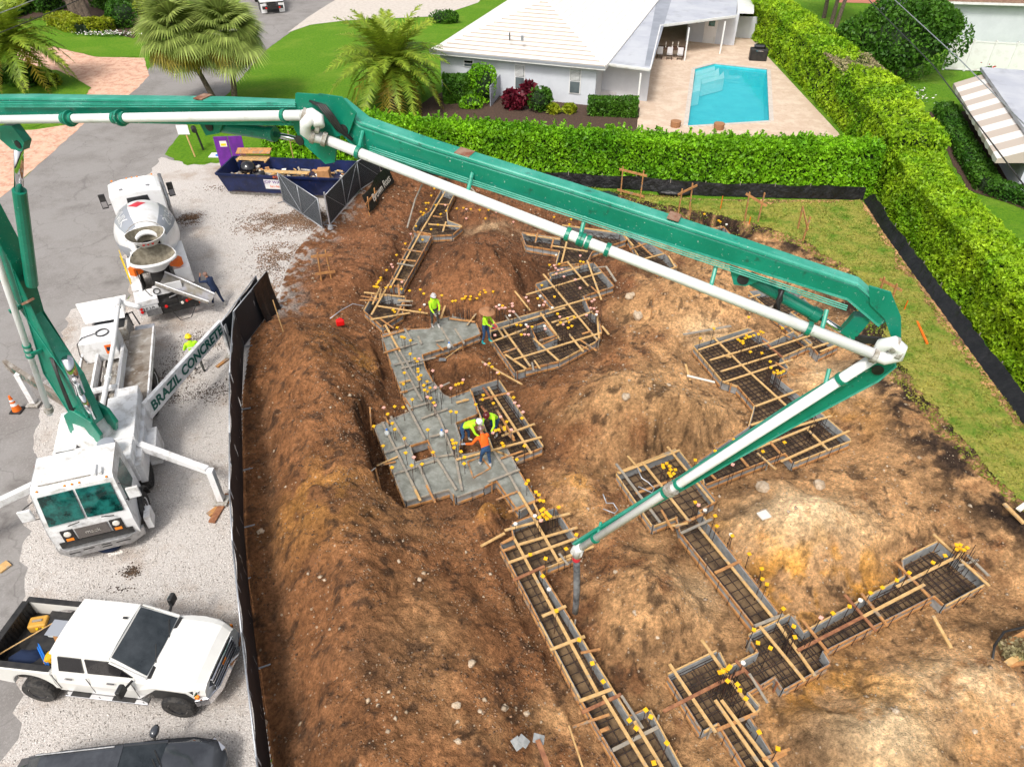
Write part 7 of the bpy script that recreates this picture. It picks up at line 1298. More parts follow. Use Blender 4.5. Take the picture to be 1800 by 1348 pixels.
# pool
from mathutils.geometry import tessellate_polygon as tess
pw = [V((p[0], p[1], 0)) for p in POOL]
mb = MB(); n = len(pw)
for i in range(n): a, b = pw[i], pw[(i+1) % n]; mb.add([a-Z3*.02, b-Z3*.02, b-Z3*1.5, a-Z3*1.5], [(0, 1, 2, 3)])
mb.add([p-Z3*1.5 for p in pw], [tuple(t) for t in tess([pw])]); tag(mb.build('pool_shell', M['poolwall']), kind='structure')
mb = MB(); mb.add([p-Z3*.16 for p in pw], [tuple(t) for t in tess([pw])]); tag(mb.build('pool_water', M['water']), kind='structure')
for i in range(n):
    a, b = pw[i], pw[(i+1) % n]; d = (b-a).normalized(); k = max(1, int((b-a).length/.6)); nr = V((d.y, -d.x, 0)); cc_ = sum(pw, V())/n
    if (a+nr-cc_).length < (a-cc_).length: nr = -nr
    for j in range(k): q0, q1 = a.lerp(b, (j+.02)/k), a.lerp(b, (j+.98)/k); mb = MB(); mb.bar(q0+nr*.16+Z3*.02, q1+nr*.16+Z3*.02, .32, .05); tag(mb.build('coping_stone', M['drive']), kind='structure') if False else None
    mb = MB(); mb.bar(a+nr*.16+Z3*.02, b+nr*.16+Z3*.02, .32, .05); tag(mb.build('pool_coping', M['drive']), kind='structure')
for k, px_ in enumerate((((1223, 123), (1256, 114), (1257, 124), (1222, 134)), ((1222, 134), (1257, 124), (1264, 118), (1265, 130), (1233, 137), (1231, 158), (1217, 161)), ((1234, 137), (1265, 130), (1273, 122), (1274, 134), (1234, 144)))):
    pl = PP(px_, -.2); mb = MB(); mb.prism([(p.x, p.y) for p in pl], -1.4, -.18-.10*k); tag(mb.build('pool_step', M['poolstep']), kind='structure')
for i, (x, y, lb) in enumerate(((1187, 223, 'left round brown stool seen over the back hedge beside the pool'), (1263, 227, 'right round brown stool seen over the back hedge at the pool end'))):
    mb = MB(); mb.lathe([(0, .35), (.4, .38), (.42, .3)], P(x, y, 0), n=16); tag(mb.build('stool', M['straw']), lb, 'stool', 'pool stools')
# ---- upper right garden
a, b = P(1657, 123, 0), P(1960, 140, 0); nfp = 8
for i in range(nfp):
    q0, q1 = a.lerp(b, i/nfp), a.lerp(b, (i+1)/nfp); th = thing('vinyl_fence', ('first','second','third','fourth','fifth','sixth','seventh','eighth')[i]+' bay from the left of the tall white vinyl fence', 'fence', q0, 0, 'white vinyl fence bays'); mb = MB(); mb.bar(q0+Z3*1.2, q1+Z3*1.2, .05, 2.2); mb.build('panel', M['white'], th); mb = MB(); mb.bar(q0, q0+Z3*2.5, .16, .16, up=(1, 0, 0)); mb.build('post', M['white'], th)
    for z_ in (2.34, .12): mb = MB(); mb.bar(q0+Z3*z_, q1+Z3*z_, .1, .1); mb.build('rail', M['white'], th)
nh = thing('house', 'white house with brown shingle roof behind the white vinyl fence', 'house', P(1596, 82, 0)); a, b = P(1596, 82, 0), P(1980, 95, 0); d = (b-a).normalized(); nrm = V((-d.y, d.x, 0))
mb = MB(); q = [a, b, b+nrm*12, a+nrm*12]; mb.prism([(p.x, p.y) for p in q], 0, 4.0); mb.build('wall', M['stucco'], nh)
mb = MB(); lo_ = [a-nrm*.6-d*.6+Z3*4.0, b-nrm*.6+Z3*4.0, b+nrm*6+Z3*6, a+nrm*6+d*5+Z3*6]; mb.add(lo_+[p-Z3*.15 for p in lo_]+[a+nrm*12-d*.6+Z3*4.0, a+nrm*12-d*.6+Z3*3.85], [(0, 1, 2, 3), (0, 4, 5, 1), (0, 3, 8), (0, 8, 9, 4)]); mb.build('roof', mat('brown_shingle', (.16, .09, .06), (.25, .16, .11), sc=4, rough=.9), nh); mb = MB(); mb.bar(a-nrm*.62-d*.6+Z3*3.88, b-nrm*.62+Z3*3.88, .06, .2); mb.build('fascia', M['white'], nh)
psheet('terracotta_patio', [(1475, 5), (1590, 8), (1600, -30), (1470, -30)], .006, M['brick'])
for x, y, ex, lb in ((1448, 32, -.3, 'left thin palm trunk above the right hedge'), (1461, 42, .1, 'middle thin palm trunk above the right hedge'), (1468, 52, .5, 'right thin palm trunk above the right hedge'), (1572, 12, .4, 'slim trunk behind the squared dark tree'), (1778, 72, 1.3, 'leaning grey palm trunk in front of the brown roofed house')):
    p = P(x, y, 0); th = thing('palm', lb, 'palm tree', p); mb = MB(); mb.tube([p, p+V((ex*.5, 0, 3)), p+V((ex, .2, 7.5))], [.22, .17, .15], 10); mb.build('trunk', M['bark'], th)
    q = np.array([p.x+ex, p.y+.2, 7.8]); pts_ = rng.normal(0, 1, (500, 3))*np.array([1.3, 1.3, .5])+q; leaves('crown', pts_, np.tile([0, 0, 1.], (500, 1)), .3, M['frond'], th)
clump('flowering_shrub', P(1728, 160, 0)+V((0, 0, .7)), (.9, .8, 1.1), 700, .14, M['leafD'], 'loose shrub with red blossoms before the white vinyl fence', 'shrub', lob=5, core=False)
fc_ = P(1728, 160, 0); th = bpy.data.objects['flowering_shrub']; leaves('blossoms', rng.normal(0, .5, (70, 3))+np.array([fc_.x+.3, fc_.y, 1.0]), np.tile([0, 0, 1.], (70, 1)), .12, M['flowerred'], th)
# house with striped awning at the right edge
C0 = P(1783, 338, 0); C1 = P(1702, 196, 0); wd = (C1-C0).normalized(); wn_ = V((wd.y, -wd.x, 0)); wn_ = wn_ if wn_.x > 0 else -wn_; wl = (C1-C0).length
rh = thing('house', 'white walled house with grey roof and striped awning at the right edge', 'house', C0)
mb = MB(); q = [C0, C0+wn_*14, C1+wn_*14, C1]; mb.prism([(p.x, p.y) for p in q], 0, 2.8); mb.build('wall', M['stucco'], rh)
mb = MB(); q = [C0-wd*.5-wn_*.2, C0-wd*.5+wn_*14, C1+wd*.5+wn_*14, C1+wd*.5-wn_*.2]; mb.prism([(p.x, p.y) for p in q], 2.8, 3.0); mb.build('flat_roof', M['flatroof'], rh)
aw = MB(); NS = 14
for k in range(NS):
    a0, a1 = C0.lerp(C1, -.02+k/NS*1.0), C0.lerp(C1, -.02+(k+1)/NS*1.0); aw.add([a0-wn_*.02+Z3*2.75, a1-wn_*.02+Z3*2.75, a1-wn_*1.75+Z3*1.95, a0-wn_*1.75+Z3*1.95], [(0, 1, 2, 3)], k % 2); aw.add([a1-wn_*1.75+Z3*1.95, a0-wn_*1.75+Z3*1.95, a0-wn_*1.75+Z3*1.7, (a0+a1)/2-wn_*1.75+Z3*1.62, a1-wn_*1.75+Z3*1.7], [(0, 1, 2, 3, 4)], k % 2)
for e in (C0.lerp(C1, -.02), C0.lerp(C1, .98)): aw.add([e-wn_*.02+Z3*2.75, e-wn_*1.75+Z3*1.95, e-wn_*1.75+Z3*1.68, e-wn_*.02+Z3*1.9], [(0, 1, 2, 3)], 1)
aw.build('awning', [M['awning'], M['awning2']], rh)
for k in range(3):
    q0 = C0+wn_*(.25+1.5*k); w_ = MB(); w_.bar(q0-wd*.03+Z3*1.45, q0+wn_*1.25-wd*.03+Z3*1.45, .05, 1.3); o = w_.build('window', M['white'], rh)
    for j in range(2): w_ = MB(); w_.bar(q0+wn_*(.07+.6*j)-wd*.07+Z3*1.45, q0+wn_*(.58+.6*j)-wd*.07+Z3*1.45, .03, 1.15); w_.build('pane', M['blackgloss'], o)
ho_ = [C1-wn_*2.0-wd*1.0, C1.lerp(C0, .5)-wn_*1.9, C0-wn_*1.6-wd*.4, C0-wd*2.0+wn_*.8, C0-wd*2.2+wn_*6]
hedge(ho_, 1.3, .9, 12000, .09, M['leafD'], 'low dark green hedge curving round the awning house', bump=.15)
sheet('planting_bed', rough([tuple((p-wn_*1.0+V((0, 0, 0))).xy) if i < 3 else tuple((p-wd*.95).xy) for i, p in enumerate(ho_)]+[tuple((C0+wn_*6).xy), tuple(C1.xy)], .08), .01, M['mulch'])
# ---- street side bits
pp_ = P(412, 292, 0); pc_ = thing('purple_panel', 'two purple boards standing behind the dumpster with a white and yellow label', 'board', pp_, .1)
for x in (-.42, .46): mb = MB(); mb.box((x, .0, .95), (.84, .06, 1.9)); mb.build('board', M['purple'], pc_, local=True, bevel=.01)
mb = MB(); mb.box((-.32, -.035, 1.45), (.42, .01, .36)); lb_ = mb.build('label_sheet', M['capwhite'], pc_, local=True); mb = MB(); mb.box((-.32, -.045, 1.40), (.32, .01, .14)); mb.build('yellow_strip', M['helmetyellow'], lb_, local=True)
a = P(343, 276, 0); sg2 = thing('sign', 'white notice board on a single wooden post beside the street', 'sign', a, .2); mb = MB(); mb.tube([a, a+V((-.25, .1, 1.9))], .05, 6); mb.build('post', M['wood'], sg2); mb = MB(); mb.box(a+V((-.3, .04, 1.75)), (.75, .05, .6)); mb.build('board', M['white'], sg2, bevel=.01)
a = P(357, 262, 0)+V((.1, -.2, 0)); ml = thing('mailbox', 'black mailbox on a slanted post beside the notice board', 'mailbox', a, .1); mb = MB(); mb.tube([a, a+V((-.2, .1, 1.2))], .07, 8); mb.build('post', M['black'], ml); mb = MB(); mb.lathe([(-.3, .17), (.3, .17)], a+V((-.3, .1, 1.35)), (.5, -1, 0), 10); mb.build('box', M['black'], ml, bevel=.02)
mb = MB(); mb.box(P(384, 273, .05), (1.1, .7, .08)); o = tag(mb.build('utility_cover', M['white'], bevel=.02), 'pale utility cover with a blue dot in the grass beside the gravel', 'utility cover'); mb = MB(); mb.lathe([(0, .2), (.02, .2)], P(384, 273, .095), n=14); mb.build('blue_dot', M['blue'], o)
mb = MB(); b_ = P(497, 272, 0); mb.add([b_+V((-.35, 0, .2)), b_+V((.5, 0, .25)), b_+V((0, .1, .9)), b_+V((-.35, .05, .2)), b_+V((.5, .05, .25)), b_+V((0, .15, .9))], [(0, 1, 2), (5, 4, 3), (0, 3, 4, 1), (1, 4, 5, 2), (2, 5, 3, 0)]); tag(mb.build('yellow_flag', M['yellow']), 'small yellow pennant behind the dumpster', 'flag')
a = P(518, 290, 0); mb = MB(); mb.bar(a, a+Z3*2.2, .09, .04, up=(1, 0, 0)); tag(mb.build('stake', M['wood']), 'tall pale stake standing just behind the dumpster', 'stake')
co_ = thing('traffic_cone', 'orange traffic cone with white bands on a black base at the left edge', 'traffic cone', P(31, 722, 0)); cp_ = P(31, 722, 0)
mb = MB(); mb.box(cp_+Z3*.03, (.42, .42, .05)); mb.build('base', M['black'], co_, bevel=.01); mb = MB(); mb.lathe([(.05, .16), (.75, .035)], cp_, n=18); mb.build('cone', M['orange'], co_, smooth=False)
for z0, z1 in ((.30, .42), (.50, .58)): mb = MB(); mb.lathe([(z0, .163-.178*(z0-.05)+.003), (z1, .163-.178*(z1-.05)+.003)], cp_, n=18, caps=False); mb.build('band', M['white'], co_)
def stick(a, b, w, h, m, lab, cat='plank', name='plank', grp=None, up=(0, 0, 1)): mb = MB(); mb.bar(a, b, w, h, up=up); return tag(mb.build(name, M[m]), lab, cat, grp)
stick(P(372, 918, .05), P(402, 868, .05), .22, .06, 'wood3', 'wet brown plank under the front outrigger foot, nearer one'); stick(P(366, 905, .03), P(400, 880, .03), .2, .05, 'wood2', 'orange brown plank under the front outrigger foot, farther one')
stick(P(381, 645, .04), P(404, 628, .04), .14, .06, 'wood2', 'short orange brown plank beside the lettered outrigger foot'); stick(P(-4, 1003, .03), P(16, 989, .03), .3, .05, 'wood', 'pale board end at the left edge of the road')
bg_ = thing('duffel_bag', 'dark blue duffel bag lying on gravel under the pump truck bumper', 'bag', P(196, 964, 0), .35); mb = MB(); mb.ball((0, 0, .17), (.36, .24, .2), 12, jit=.06); mb.build('bag', M['navycloth'], bg_, local=True, smooth=True); mb = MB(); mb.tube([(-.2, -.1, .34), (0, -.14, .42), (.2, -.1, .34)], .018, 6); mb.tube([(-.34, 0, .25), (.34, .02, .27)], .012, 5); mb.build('strap', M['red'], bg_, local=True); text('Dewalt', .14, P(203, 972, .32), V((.94, .34, 0)), V((-.3, .8, .6)), M['capwhite'], bg_)
gcn = thing('fuel_can', 'red plastic fuel can standing on the brown mound', 'fuel can', P(599, 572, height(*P(599, 572, 0).xy)), .3); mb = MB(); mb.box((0, 0, .17), (.36, .24, .3)); mb.build('body', mat('red_plastic', (.8, .01, .01), rough=.4), gcn, local=True, bevel=.06); mb = MB(); mb.tube([(-.1, 0, .33), (0, 0, .40), (.1, 0, .33)], .02, 6); mb.build('handle', M['red'], gcn, local=True); mb = MB(); mb.tube([(.14, 0, .3), (.16, 0, .38)], .03, 8); mb.build('cap', M['black'], gcn, local=True)
def jug(px, z, lab): 
    q = P(*px, z); th = thing('jug', lab, 'jug', q); mb = MB(); mb.lathe([(0, .09), (.17, .095), (.24, .04), (.28, .035)], q, n=12); mb.build('body', M['plastic'], th, smooth=True); mb = MB(); mb.lathe([(0, .04), (.03, .04)], q+Z3*.28, n=10); mb.build('cap', M['blue'], th)
jug((681, 765), RIM, 'milky water jug on the upper left corner of the poured slab'); jug((777, 766), RIM, 'milky water jug standing on the slab beside the pit'); jug((790, 612), RIM+.15, 'milky jug on the edge of the poured slab near the straw hat worker')
sh = thing('shovel', 'long handled shovel lying on the dirt beside the poured slab', 'shovel', P(795, 618, -.1)); mb = MB(); mb.tube([P(810, 610, -.05), P(783, 630, -.15)], .02, 6); mb.build('handle', M['wood'], sh); mb = MB(); mb.box(P(778, 632, -.18), (.3, .2, .02)); mb.build('blade', M['steel'], sh)
# batter boards
def frame_board(p1, p2, bars, h1, h2, lab, m='wood2'):
    a, b = P(*p1, 0), P(*p2, 0); a.z = height(a.x, a.y)-.1; b.z = height(b.x, b.y)-.1; th = thing('batter_board', lab, 'batter board', a, 0, 'batter boards round the footings'); mb = MB(); mb.bar(a, a+Z3*(h1+.1)+V((random.uniform(-.08, .08), 0, 0)), .10, .06, up=(1, 0, 0)); mb.build('post', M['wood2'], th); mb = MB(); mb.bar(b, b+Z3*(h2+.1)+V((random.uniform(-.08, .08), 0, 0)), .10, .06, up=(1, 0, 0)); mb.build('post', M['woodgrey' if m == 'g' else 'wood2'], th)
    d = (b-a); d.z = 0; d.normalize()
    for f0, f1 in bars: mb = MB(); mb.bar(a+Z3*f0-d*.25+V((0, -.05, .1)), b+Z3*f1+d*.25+V((0, -.05, .1)), .04, .13); mb.build('crossboard', M['wood2'], th)
for a in (((940, 310), (970, 306), [(1.3, 1.3)], 1.7, 1.7, 'leftmost batter board at the back standing on the small soil heap'), ((1091, 342), (1125, 351), [(1.5, 1.5), (.25, .25)], 1.7, 1.75, 'square batter board frame with two crossboards right of the hose coil'),
          ((1192, 375), (1212, 369), [(1.35, 1.45)], 1.6, 1.6, 'slanted batter board at the grass edge just above the boom'), ((1309, 386), (1332, 390), [(1.5, 1.0)], 1.6, 1.7, 'batter board with crossed top board on the grass'),
          ((1402, 404), (1411, 424), [(1.2, .8)], 1.35, 1.4, 'short batter board with orange crossboard on the grass'), ((1544, 520), (1566, 532), [(.8, .8)], 1.0, 1.0, 'batter board just behind the far boom joint'),
          ((565, 494), (583, 492), [(1.35, 1.3), (.4, .4)], 1.5, 1.55, 'narrow batter board frame on the brown soil near the gravel'), ((649, 374), (662, 360), [(.8, .8)], 1.1, 1.1, 'small frame leaning at the end of the black banner')): frame_board(*a)
def stake(px, h, lab, m='wood2', lean=(0, 0), w=.05, grp='survey stakes'): a = P(*px, 0); a.z = height(a.x, a.y)-.1; return stick(a, a+V((lean[0], lean[1], h+.1)), w, .03, m, lab, 'stake', 'stake', grp, up=(1, 0, 0))
stake((1106, 365), .8, 'thin stake below the square batter board frame'); stake((1213, 377), .8, 'thin stake below the slanted batter board'); stake((1266, 368), .8, 'orange topped stake on the grass between two batter boards', 'orange'); stake((503, 600), 1.6, 'leaning stake on top of the long brown mound', 'wood', (-.2, .2)); stake((1144, 556), 1.2, 'upright stake on the tan mound right of the dark pad form')
stake((1309, 390), .5, 'short stake in front of the crossed batter board'); stake((1317, 392), .5, 'orange stake in front of the crossed batter board', 'orange'); stake((1589, 545), .5, 'orange stake on the grass behind the far boom joint', 'orange')
stick(P(1612, 565, .05), P(1630, 604, .1), .09, .05, 'orange', 'orange painted stake lying on the grass near the far boom joint', 'stake', 'stake'); stick(P(1640, 1082, .15), P(1672, 1139, .05), .09, .05, 'wood', 'pale lath lying on the soil right of the long footing run', 'lath', 'lath'); stick(P(1205, 640, .3), P(1213, 668, .2), .08, .04, 'wood', 'thin lath beside the left corner of the right pad form', 'lath', 'lath')
stick(P(668, 858, -.5), P(672, 870, -.1), .06, .04, 'wood', 'short stake at the lower left corner of the poured slab', 'stake', 'stake'); stick(P(650, 715, .1), P(653, 757, -.5), .06, .04, 'wood2', 'thin stake left of the poured slab', 'stake', 'stake'); stick(P(660, 822, .2), P(671, 868, -.4), .06, .04, 'wood2', 'stake leaning at the left trench edge below the slab corner', 'stake', 'stake')
stick(P(1000, 1275, .2), P(1024, 1348, .2), .04, .03, 'wood', 'thin lath along the trench edge at the bottom', 'lath', 'lath'); stick(P(945, 1300, .6), P(965, 1352, .6), .12, .05, 'wood3', 'brown plank lying on the mound at the bottom edge', 'plank'); stick(P(1765, 885, .05), P(1800, 920, .05), .12, .06, 'wood', 'pale timber edging at the far right edge', 'plank'); stick(P(1790, 896, .06), P(1812, 880, .08), .16, .06, 'capwhite', 'white pipe end at the far right edge', 'pipe', 'pipe')
stick(P(1000, 600, .2), P(1000, 601, .2), .1, .1, 'wood', 'x') if False else None
stick(P(840, 632, -.0), P(918, 676, -.2), .07, .04, 'wood', 'long lath lying on dirt at the lower left of the dark pad form', 'lath', 'lath'); stick(P(901, 507, .1), P(932, 546, -.3), .07, .04, 'wood', 'long lath lying on the slope left of the dark pad form', 'lath', 'lath'); stick(P(1065, 468, .0), P(1083, 495, -.3), .10, .04, 'woodgrey', 'grey plank leaning at the right side of the upper box form', 'plank'); stick(P(1201, 588, -.2), P(1285, 573, -.2), .12, .04, 'woodgrey', 'long grey plank lying behind the right pad form', 'plank')
for i, (x, y, lb) in enumerate(((909, 1306, 'left grey tile offcut on the mound at the bottom'), (920, 1302, 'right grey tile offcut on the mound at the bottom'), (947, 1298, 'upright grey tile offcut beside the brown plank'))): piece('tile_offcut', P(x, y, .55), (.22, .28, .03), .6+i*.4, 'ply', lb, 'tile', 'grey tile offcuts', tilt=.3)
piece('limestone_slab', P(1232, 666, .35), (1.1, .07, .06), -.4, 'capwhite', 'white pipe offcut lying on the tan mound', 'pipe'); piece('paper_scrap', P(1343, 905, .7), (.35, .3, .06), .4, 'capwhite', 'white slab fragment on the pale tan mound', 'fragment')
# bent conduits, hose coils, bags
def bentpipe(px, z, lab, r=.022, m='galv', cat='conduit', name='conduit'): mb = MB(); mb.tube([P(x, y, z+dz) for x, y, dz in px], r, 8); return tag(mb.build(name, M[m], smooth=True), lab, cat)
bentpipe([(1120, 822, .3), (1128, 840, .2), (1140, 848, .1), (1150, 858, 0), (1146, 866, 0), (1122, 855, .05)], -.1, 'bent grey conduit standing inside the square pad form'); bentpipe([(1060, 868, .4), (1066, 884, .2), (1078, 884, .1), (1086, 896, 0), (1080, 902, 0), (1060, 894, .05)], .15, 'bent grey conduit on the sand left of the square pad form')
bentpipe([(580, 640-80, .35), (600, 545, .35), (620, 534, .3), (640, 538, .2)], .15, 'thin grey tube lying over the mound beside the red fuel can', .02); bentpipe([(648, 842, .4), (652, 828, .4), (660, 822, .35)], .1, 'thin white tube bent over the trench edge left of the slab', .018, 'capwhite', 'tube', 'tube')
hcl = P(1072, 322, 0); mb = MB()
for k in range(5): mb.tube([hcl+V((.75*math.cos(a)*(1+.05*k), .5*math.sin(a), .12+.06*k+.25*(1+math.sin(a)))) for a in np.linspace(0, 6.28, 22)], .028, 6)
tag(mb.build('hose_coil', M['silt'] if False else mat('dark_green_hose', (.015, .05, .055), rough=.5), smooth=True), 'coiled dark green hose leaning on the silt fence', 'hose')
mb = MB(); mb.ball(P(1063, 347, .2), (.85, .5, .32), 12, jit=.1); tag(mb.build('tarp_bundle', mat('dark_green_tarp', (.01, .03, .025), rough=.7), smooth=True), 'dark green bundled tarp on the soil beside the hose coil', 'tarp'); mb = MB(); mb.ball(P(1188, 338, .15), (1.1, .4, .22), 12, jit=.12); tag(mb.build('fabric_roll', M['silt'], smooth=True), 'flattened roll of black fabric on the grass below the silt fence', 'fabric roll')
mb = MB(); q = P(1790, 1130, 0); mb.tube([P(x, y, .08) for x, y in ((1850, 1095), (1800, 1102), (1765, 1110), (1748, 1135), (1744, 1165))], .035, 8); tag(mb.build('black_hose', M['black'], smooth=True), 'thick black hose curving round the planting ring at the right edge', 'hose')
stick(P(1768, 1168, .1), P(1812, 1140, .12), .16, .1, 'wood', 'lower pale timber at the planting ring on the right edge', 'timber', 'timber'); stick(P(1768, 1170, .05), P(1806, 1160, .05), .16, .1, 'wood2', 'second timber meeting the lower pale timber at the right edge', 'timber', 'timber'); stick(P(1772, 1128, .1), P(1810, 1108, .1), .12, .08, 'wood2', 'upper timber at the planting ring on the right edge', 'timber', 'timber')
clump('dry_plant', P(1785, 1145, 0)+V((0, 0, .1)), (.45, .35, .3), 900, .06, M['leafBr'], 'dry straw coloured plant inside the planting ring at the right edge', 'plant', lob=2, core=False)
# tree roots / jute mats draping the excavation at the top left
for i, (a, b, c, lb) in enumerate((((716, 400), (730, 350), (742, 325), 'torn grey fabric strip hanging over the left trench wall'), ((822, 325), (832, 335), (838, 342), 'torn grey fabric strip hanging at the head of the ladder form'))): bentpipe([(*a, 0), (*b, .15), (*c, .1)], .0, lb, .05, 'woodgrey', 'fabric strip', 'fabric_strip')
# overhead wires
for px, z, m_, lb in ((((1545, -25), (1690, 108), (1840, 258)), 9, 'galv', 'pale overhead wire crossing the upper right corner, nearer one'), (((1515, -12), (1640, 115), (1835, 372)), 9, 'black', 'thin overhead wire crossing the upper right corner, lower one'), (((-60, 46), (30, 12), (110, -20)), 8.5, 'galv', 'pale overhead wire at the upper left corner'), (((-60, 82), (70, 30), (190, -22)), 8.5, 'black', 'dark overhead wire at the upper left corner')): mb = MB(); mb.tube([P(x, y, z) for x, y in px], .022, 6); tag(mb.build('overhead_wire', M[m_]), lb, 'wire', 'overhead wires')
# ================================================================ people
def person(lab, base, rz, pants, shirt, hat=None, bend=0., legs=((.06, .0), (-.06, .0)), hl=(.3, .25, 1.0), hr=(.3, -.25, 1.0), crouch=0., boots='boots', sleeve=True, turn=0., hood=None, vest=None, glove=None):
    th = thing('person', lab, 'person', base, rz); hz = .93-crouch; lx = -math.sin(bend)*.18
    pel = V((lx, 0, hz)); sp = V((math.sin(bend), 0, math.cos(bend))); ch_ = pel+sp*.34; nk = pel+sp*.53; hd = nk+V((math.sin(bend*.75+turn), 0, math.cos(bend*.75+turn)))*.11; ht = hd+V((math.sin(bend*.75+turn), 0, math.cos(bend*.75+turn)))*.13
    vs = []; rad = []; ed = []; kind = []
    def ad(p, r, par, k): vs.append(V(p)); rad.append(r if isinstance(r, tuple) else (r, r)); kind.append(k); i = len(vs)-1; (ed.append((par, i)) if par is not None else None); return i
    i0 = ad(pel, (.145, .115), None, 'p'); i1 = ad(pel+sp*.16, (.14, .11), i0, 's'); i2 = ad(ch_, (.165, .125), i1, 's'); i3 = ad(nk, (.075, .075), i2, 's'); i4 = ad(hd, (.062, .062), i3, 'k'); i5 = ad(hd+(ht-hd)*.55, (.088, .098), i4, 'k'); ad(ht, (.06, .065), i5, 'k')
    for s_, lg in ((1, legs[0]), (-1, legs[1])):
        hip = pel+V((0, .10*s_, -.06)); an = V((lg[0], (.12+abs(lg[1]))*s_, .09+ (lg[2] if len(lg) > 2 else 0))); kn = (hip+an)/2+V((.05+crouch*.55, 0, 0))
        a = ad(hip, .095, i0, 'p'); b = ad(hip.lerp(kn, .5), .082, a, 'p'); c = ad(kn, .062, b, 'p'); d = ad(kn.lerp(an, .4), .058, c, 'p'); e = ad(an, .044, d, 'b'); f = ad(an+V((.0, 0, -.05)), .045, e, 'b'); ad(an+V((.15, 0, -.06)), (.04, .03), f, 'b')
    hands = []
    for s_, ha in ((1, hl), (-1, hr)):
        sh_ = pel+sp*.47+V((0, .185*s_, 0)); ha = V(ha); d = ha-sh_; L_ = min(d.length, .58); ha = sh_+d.normalized()*L_; mid_ = sh_.lerp(ha, .5); dr = math.sqrt(max(0, .30**2-(L_/2)**2)); out = V((-.3, .6*s_, -.7)); out = (out-d.normalized()*out.dot(d.normalized())).normalized(); el = mid_+out*dr
        a = ad(sh_, .070, i2, 's'); b = ad(sh_.lerp(el, .5), .054, a, 's'); c = ad(el, .045, b, 's'); e = ad(el.lerp(ha, .55), .038, c, 's' if sleeve else 'h'); f = ad(ha, .028, e, 'h'); g = ad(ha+(ha-el).normalized()*.07, (.034, .018), f, 'h'); hands.append((ha+(ha-el).normalized()*.07, (ha-el).normalized(), s_))
    me = bpy.data.meshes.new('b'); me.from_pydata([tuple(v) for v in vs], ed, []); o = bpy.data.objects.new('b', me); COL.objects.link(o); md = o.modifiers.new('skin', 'SKIN'); md.use_smooth_shade = True
    for i, r in enumerate(rad): me.skin_vertices[0].data[i].radius = r
    me.skin_vertices[0].data[0].use_root = True; sb = o.modifiers.new('s', 'SUBSURF'); sb.levels = 2; dg = bpy.context.evaluated_depsgraph_get(); m2 = bpy.data.meshes.new_from_object(o.evaluated_get(dg)); bpy.data.objects.remove(o)
    bm = bmesh.new(); bm.from_mesh(m2)
    for hp_, hd_, s_ in hands:     # fingers rooted in the palm
        y = hd_.cross(Z3).normalized() if abs(hd_.z) < .95 else V((0, 1, 0)); z = hd_.cross(y)
        for k, (of, ln) in enumerate(((-.028, .060), (-.010, .075), (.010, .070), (.028, .055), (.038*s_, .05))):
            q = hp_+y*of-hd_*(.02 if k < 4 else .06); dd = hd_ if k < 4 else (hd_*.5+y*s_*.8).normalized(); f = MB(); f.tube([q, q+dd*ln*.6, q+dd*ln-z*.02], [.010, .009, .007], 6); g = [bm.verts.new(v) for v in f.v]
            for ff in f.f: bm.faces.new([g[i] for i in ff])
    bm.to_mesh(m2); bm.free()
    ms = [M[pants], M[shirt], M['skin'], M[boots], M[glove] if glove else M['skin']]
    for m in ms: m2.materials.append(m)
    km = {'p': 0, 's': 1, 'k': 2, 'b': 3, 'h': 4}; A = np.array([[*v] for v in vs]); cen = np.array([[*p.center] for p in m2.polygons]); sc_ = np.array([max(r) for r in rad]); dd = np.linalg.norm(cen[:, None]-A[None], axis=2)-sc_[None]*.6; kk = dd.argmin(1)
    m2.polygons.foreach_set('material_index', [km[kind[i]] for i in kk]); m2.polygons.foreach_set('use_smooth', [True]*len(m2.polygons))
    bo = bpy.data.objects.new('body', m2); COL.objects.link(bo); bo.parent = th; XF[bo.name] = mw(th); m2.name = 'body'
    hx = (ht-hd).normalized(); hf = V((math.cos(bend*.75+turn), 0, -math.sin(bend*.75+turn))); hc = hd+(ht-hd)*.55; mb = MB()
    for s_ in (-1, 1): mb.ball(hc+hf*.088+V((0, .032*s_, 0))+hx*.01, .011, 6, mi=0); mb.ball(hc+V((0, .088*s_, 0)), (.02, .012, .03), 6, mi=1)
    mb.ball(hc+hf*.10-hx*.02, (.018, .014, .025), 6, mi=1); mb.box(hc+hf*.088-hx*.055, (.01, .045, .01), mi=2); mb.build('face', [M['black'], M['skin'], M['wood3']], bo, local=True, kind=None)
    if hat in ('helmetyellow', 'maroon', 'white', 'greyhelmet', 'brownhelmet'):
        mb = MB(); n_ = hc+hx*.02; mb.lathe([(0, .135), (.02, .138), (.035, .118), (.09, .105), (.13, .07), (.145, .01)], n_, hx, 18); mb.ball(n_+hf*.11+hx*.015, (.06, .085, .012), 10); mb.tube([n_+hf*-.1+hx*.12, n_+hx*.15, n_+hf*.1+hx*.12], .014, 6); mb.build('helmet', M[hat], th, local=True, smooth=True)
    elif hat == 'straw': mb = MB(); n_ = hc+hx*.03; mb.lathe([(-.04, .34), (0.0, .27), (.02, .15), (.06, .125), (.16, .11), (.19, .06), (.195, .01)], n_, hx, 24, caps=False); mb.build('straw_hat', M['straw'], th, local=True, smooth=True)
    elif hat == 'hair': mb = MB(); mb.ball(hc+hx*.035-hf*.012, (.105, .096, .10), 14); mb.build('hair', mat('short_grey_brown_hair', (.22, .13, .10), rough=.9), th, local=True, smooth=True)
    if hood: mb = MB(); mb.lathe([(-.03, .13), (.05, .125), (.10, .10)], nk-V((.03, 0, 0)), (ht-nk), 14, caps=False); mb.build('hood', M[hood], th, local=True, smooth=True)
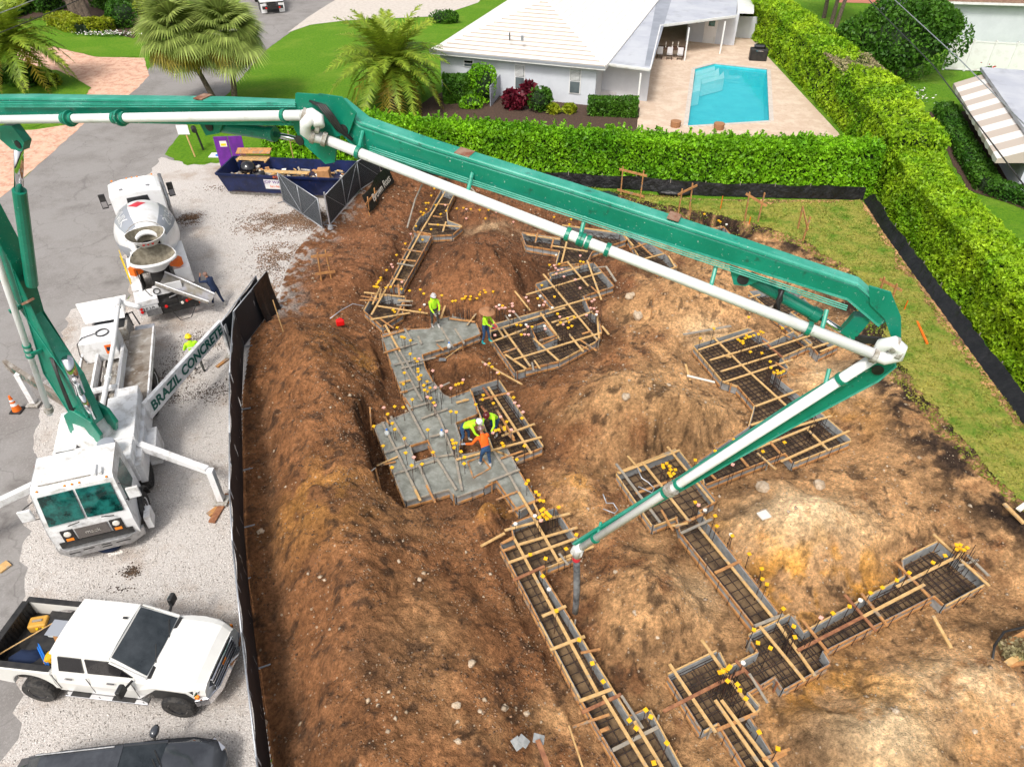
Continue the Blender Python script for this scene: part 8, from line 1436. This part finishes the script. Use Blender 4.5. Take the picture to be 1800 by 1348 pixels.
    if vest:
        for z in (.16, .34): mb = MB(); q = pel+sp*z; mb.lathe([(-.022, .178 if z < .3 else .185), (.022, .178 if z < .3 else .185)], q, sp, 18, xs=.8, caps=False); mb.build('reflective_band', M['capwhite'], th, local=True)
    return th
M['greyhelmet'] = mat('stickered_grey_helmet', (.34, .30, .30), (.7, .7, .7), sc=25, rough=.3); M['brownhelmet'] = mat('dark_brown_helmet', (.12, .055, .045), (.3, .2, .18), sc=20, rough=.3)
person('worker in lime hooded sweatshirt and camouflage trousers standing on the poured slab', P(765, 574, RIM-.03), R(-60), 'camo', 'lime', 'greyhelmet', bend=.15, legs=((.12, .0), (-.08, .0)), hl=(.35, .1, .95), hr=(.35, -.12, .9), hood='lime', glove='greydirty')
person('worker in lime shirt and wide straw hat holding red tool beside the dark pad form', P(854, 602, -.25), R(-20), 'jeans', 'lime', 'straw', bend=.18, legs=((.12, .02), (-.1, .02)), hl=(.4, .12, .95), hr=(.4, -.1, .95), boots='teal', glove='redpaint')
person('worker in lime shirt bending low with a white helmet over the pit', P(822, 778, RIM-.25), R(-15), 'jeans', 'lime', 'white', bend=1.15, legs=((.0, .04), (-.25, .04)), hl=(.75, .2, .35), hr=(.75, -.15, .35), crouch=.1, glove='black')
person('worker in lime shirt with maroon helmet crouching over the form from behind', P(868, 762, RIM-.3), R(-125), 'jeans', 'lime', 'maroon', bend=.95, legs=((.05, .06), (-.2, .06)), hl=(.6, .25, .35), hr=(.6, -.2, .3), crouch=.15, glove='black')
person('worker in orange long sleeved shirt and blue jeans reaching out over the slab', P(853, 818, RIM-.05), R(118), 'jeans', 'orangeshirt', 'brownhelmet', bend=.55, legs=((.10, .02), (-.15, .02)), hl=(.35, .62, 1.05), hr=(.55, -.22, 1.0), boots='boots', glove='grey')
person('worker in lime vest and yellow helmet standing behind the lettered outrigger', P(352, 652, 0), R(118), 'camo', 'lime', 'helmetyellow', bend=.12, legs=((.15, .03), (-.15, .03)), hl=(.3, .15, 1.1), hr=(.3, -.15, 1.1), boots='camo', vest=True)
person('driver in navy work clothes leaning on the mixer truck side', P(384, 537, 0), R(152), 'navycloth', 'navycloth', 'hair', bend=.5, legs=((.15, .03), (-.30, .03)), hl=(.5, .1, 1.5), hr=(.55, -.2, 1.35), boots='boots')
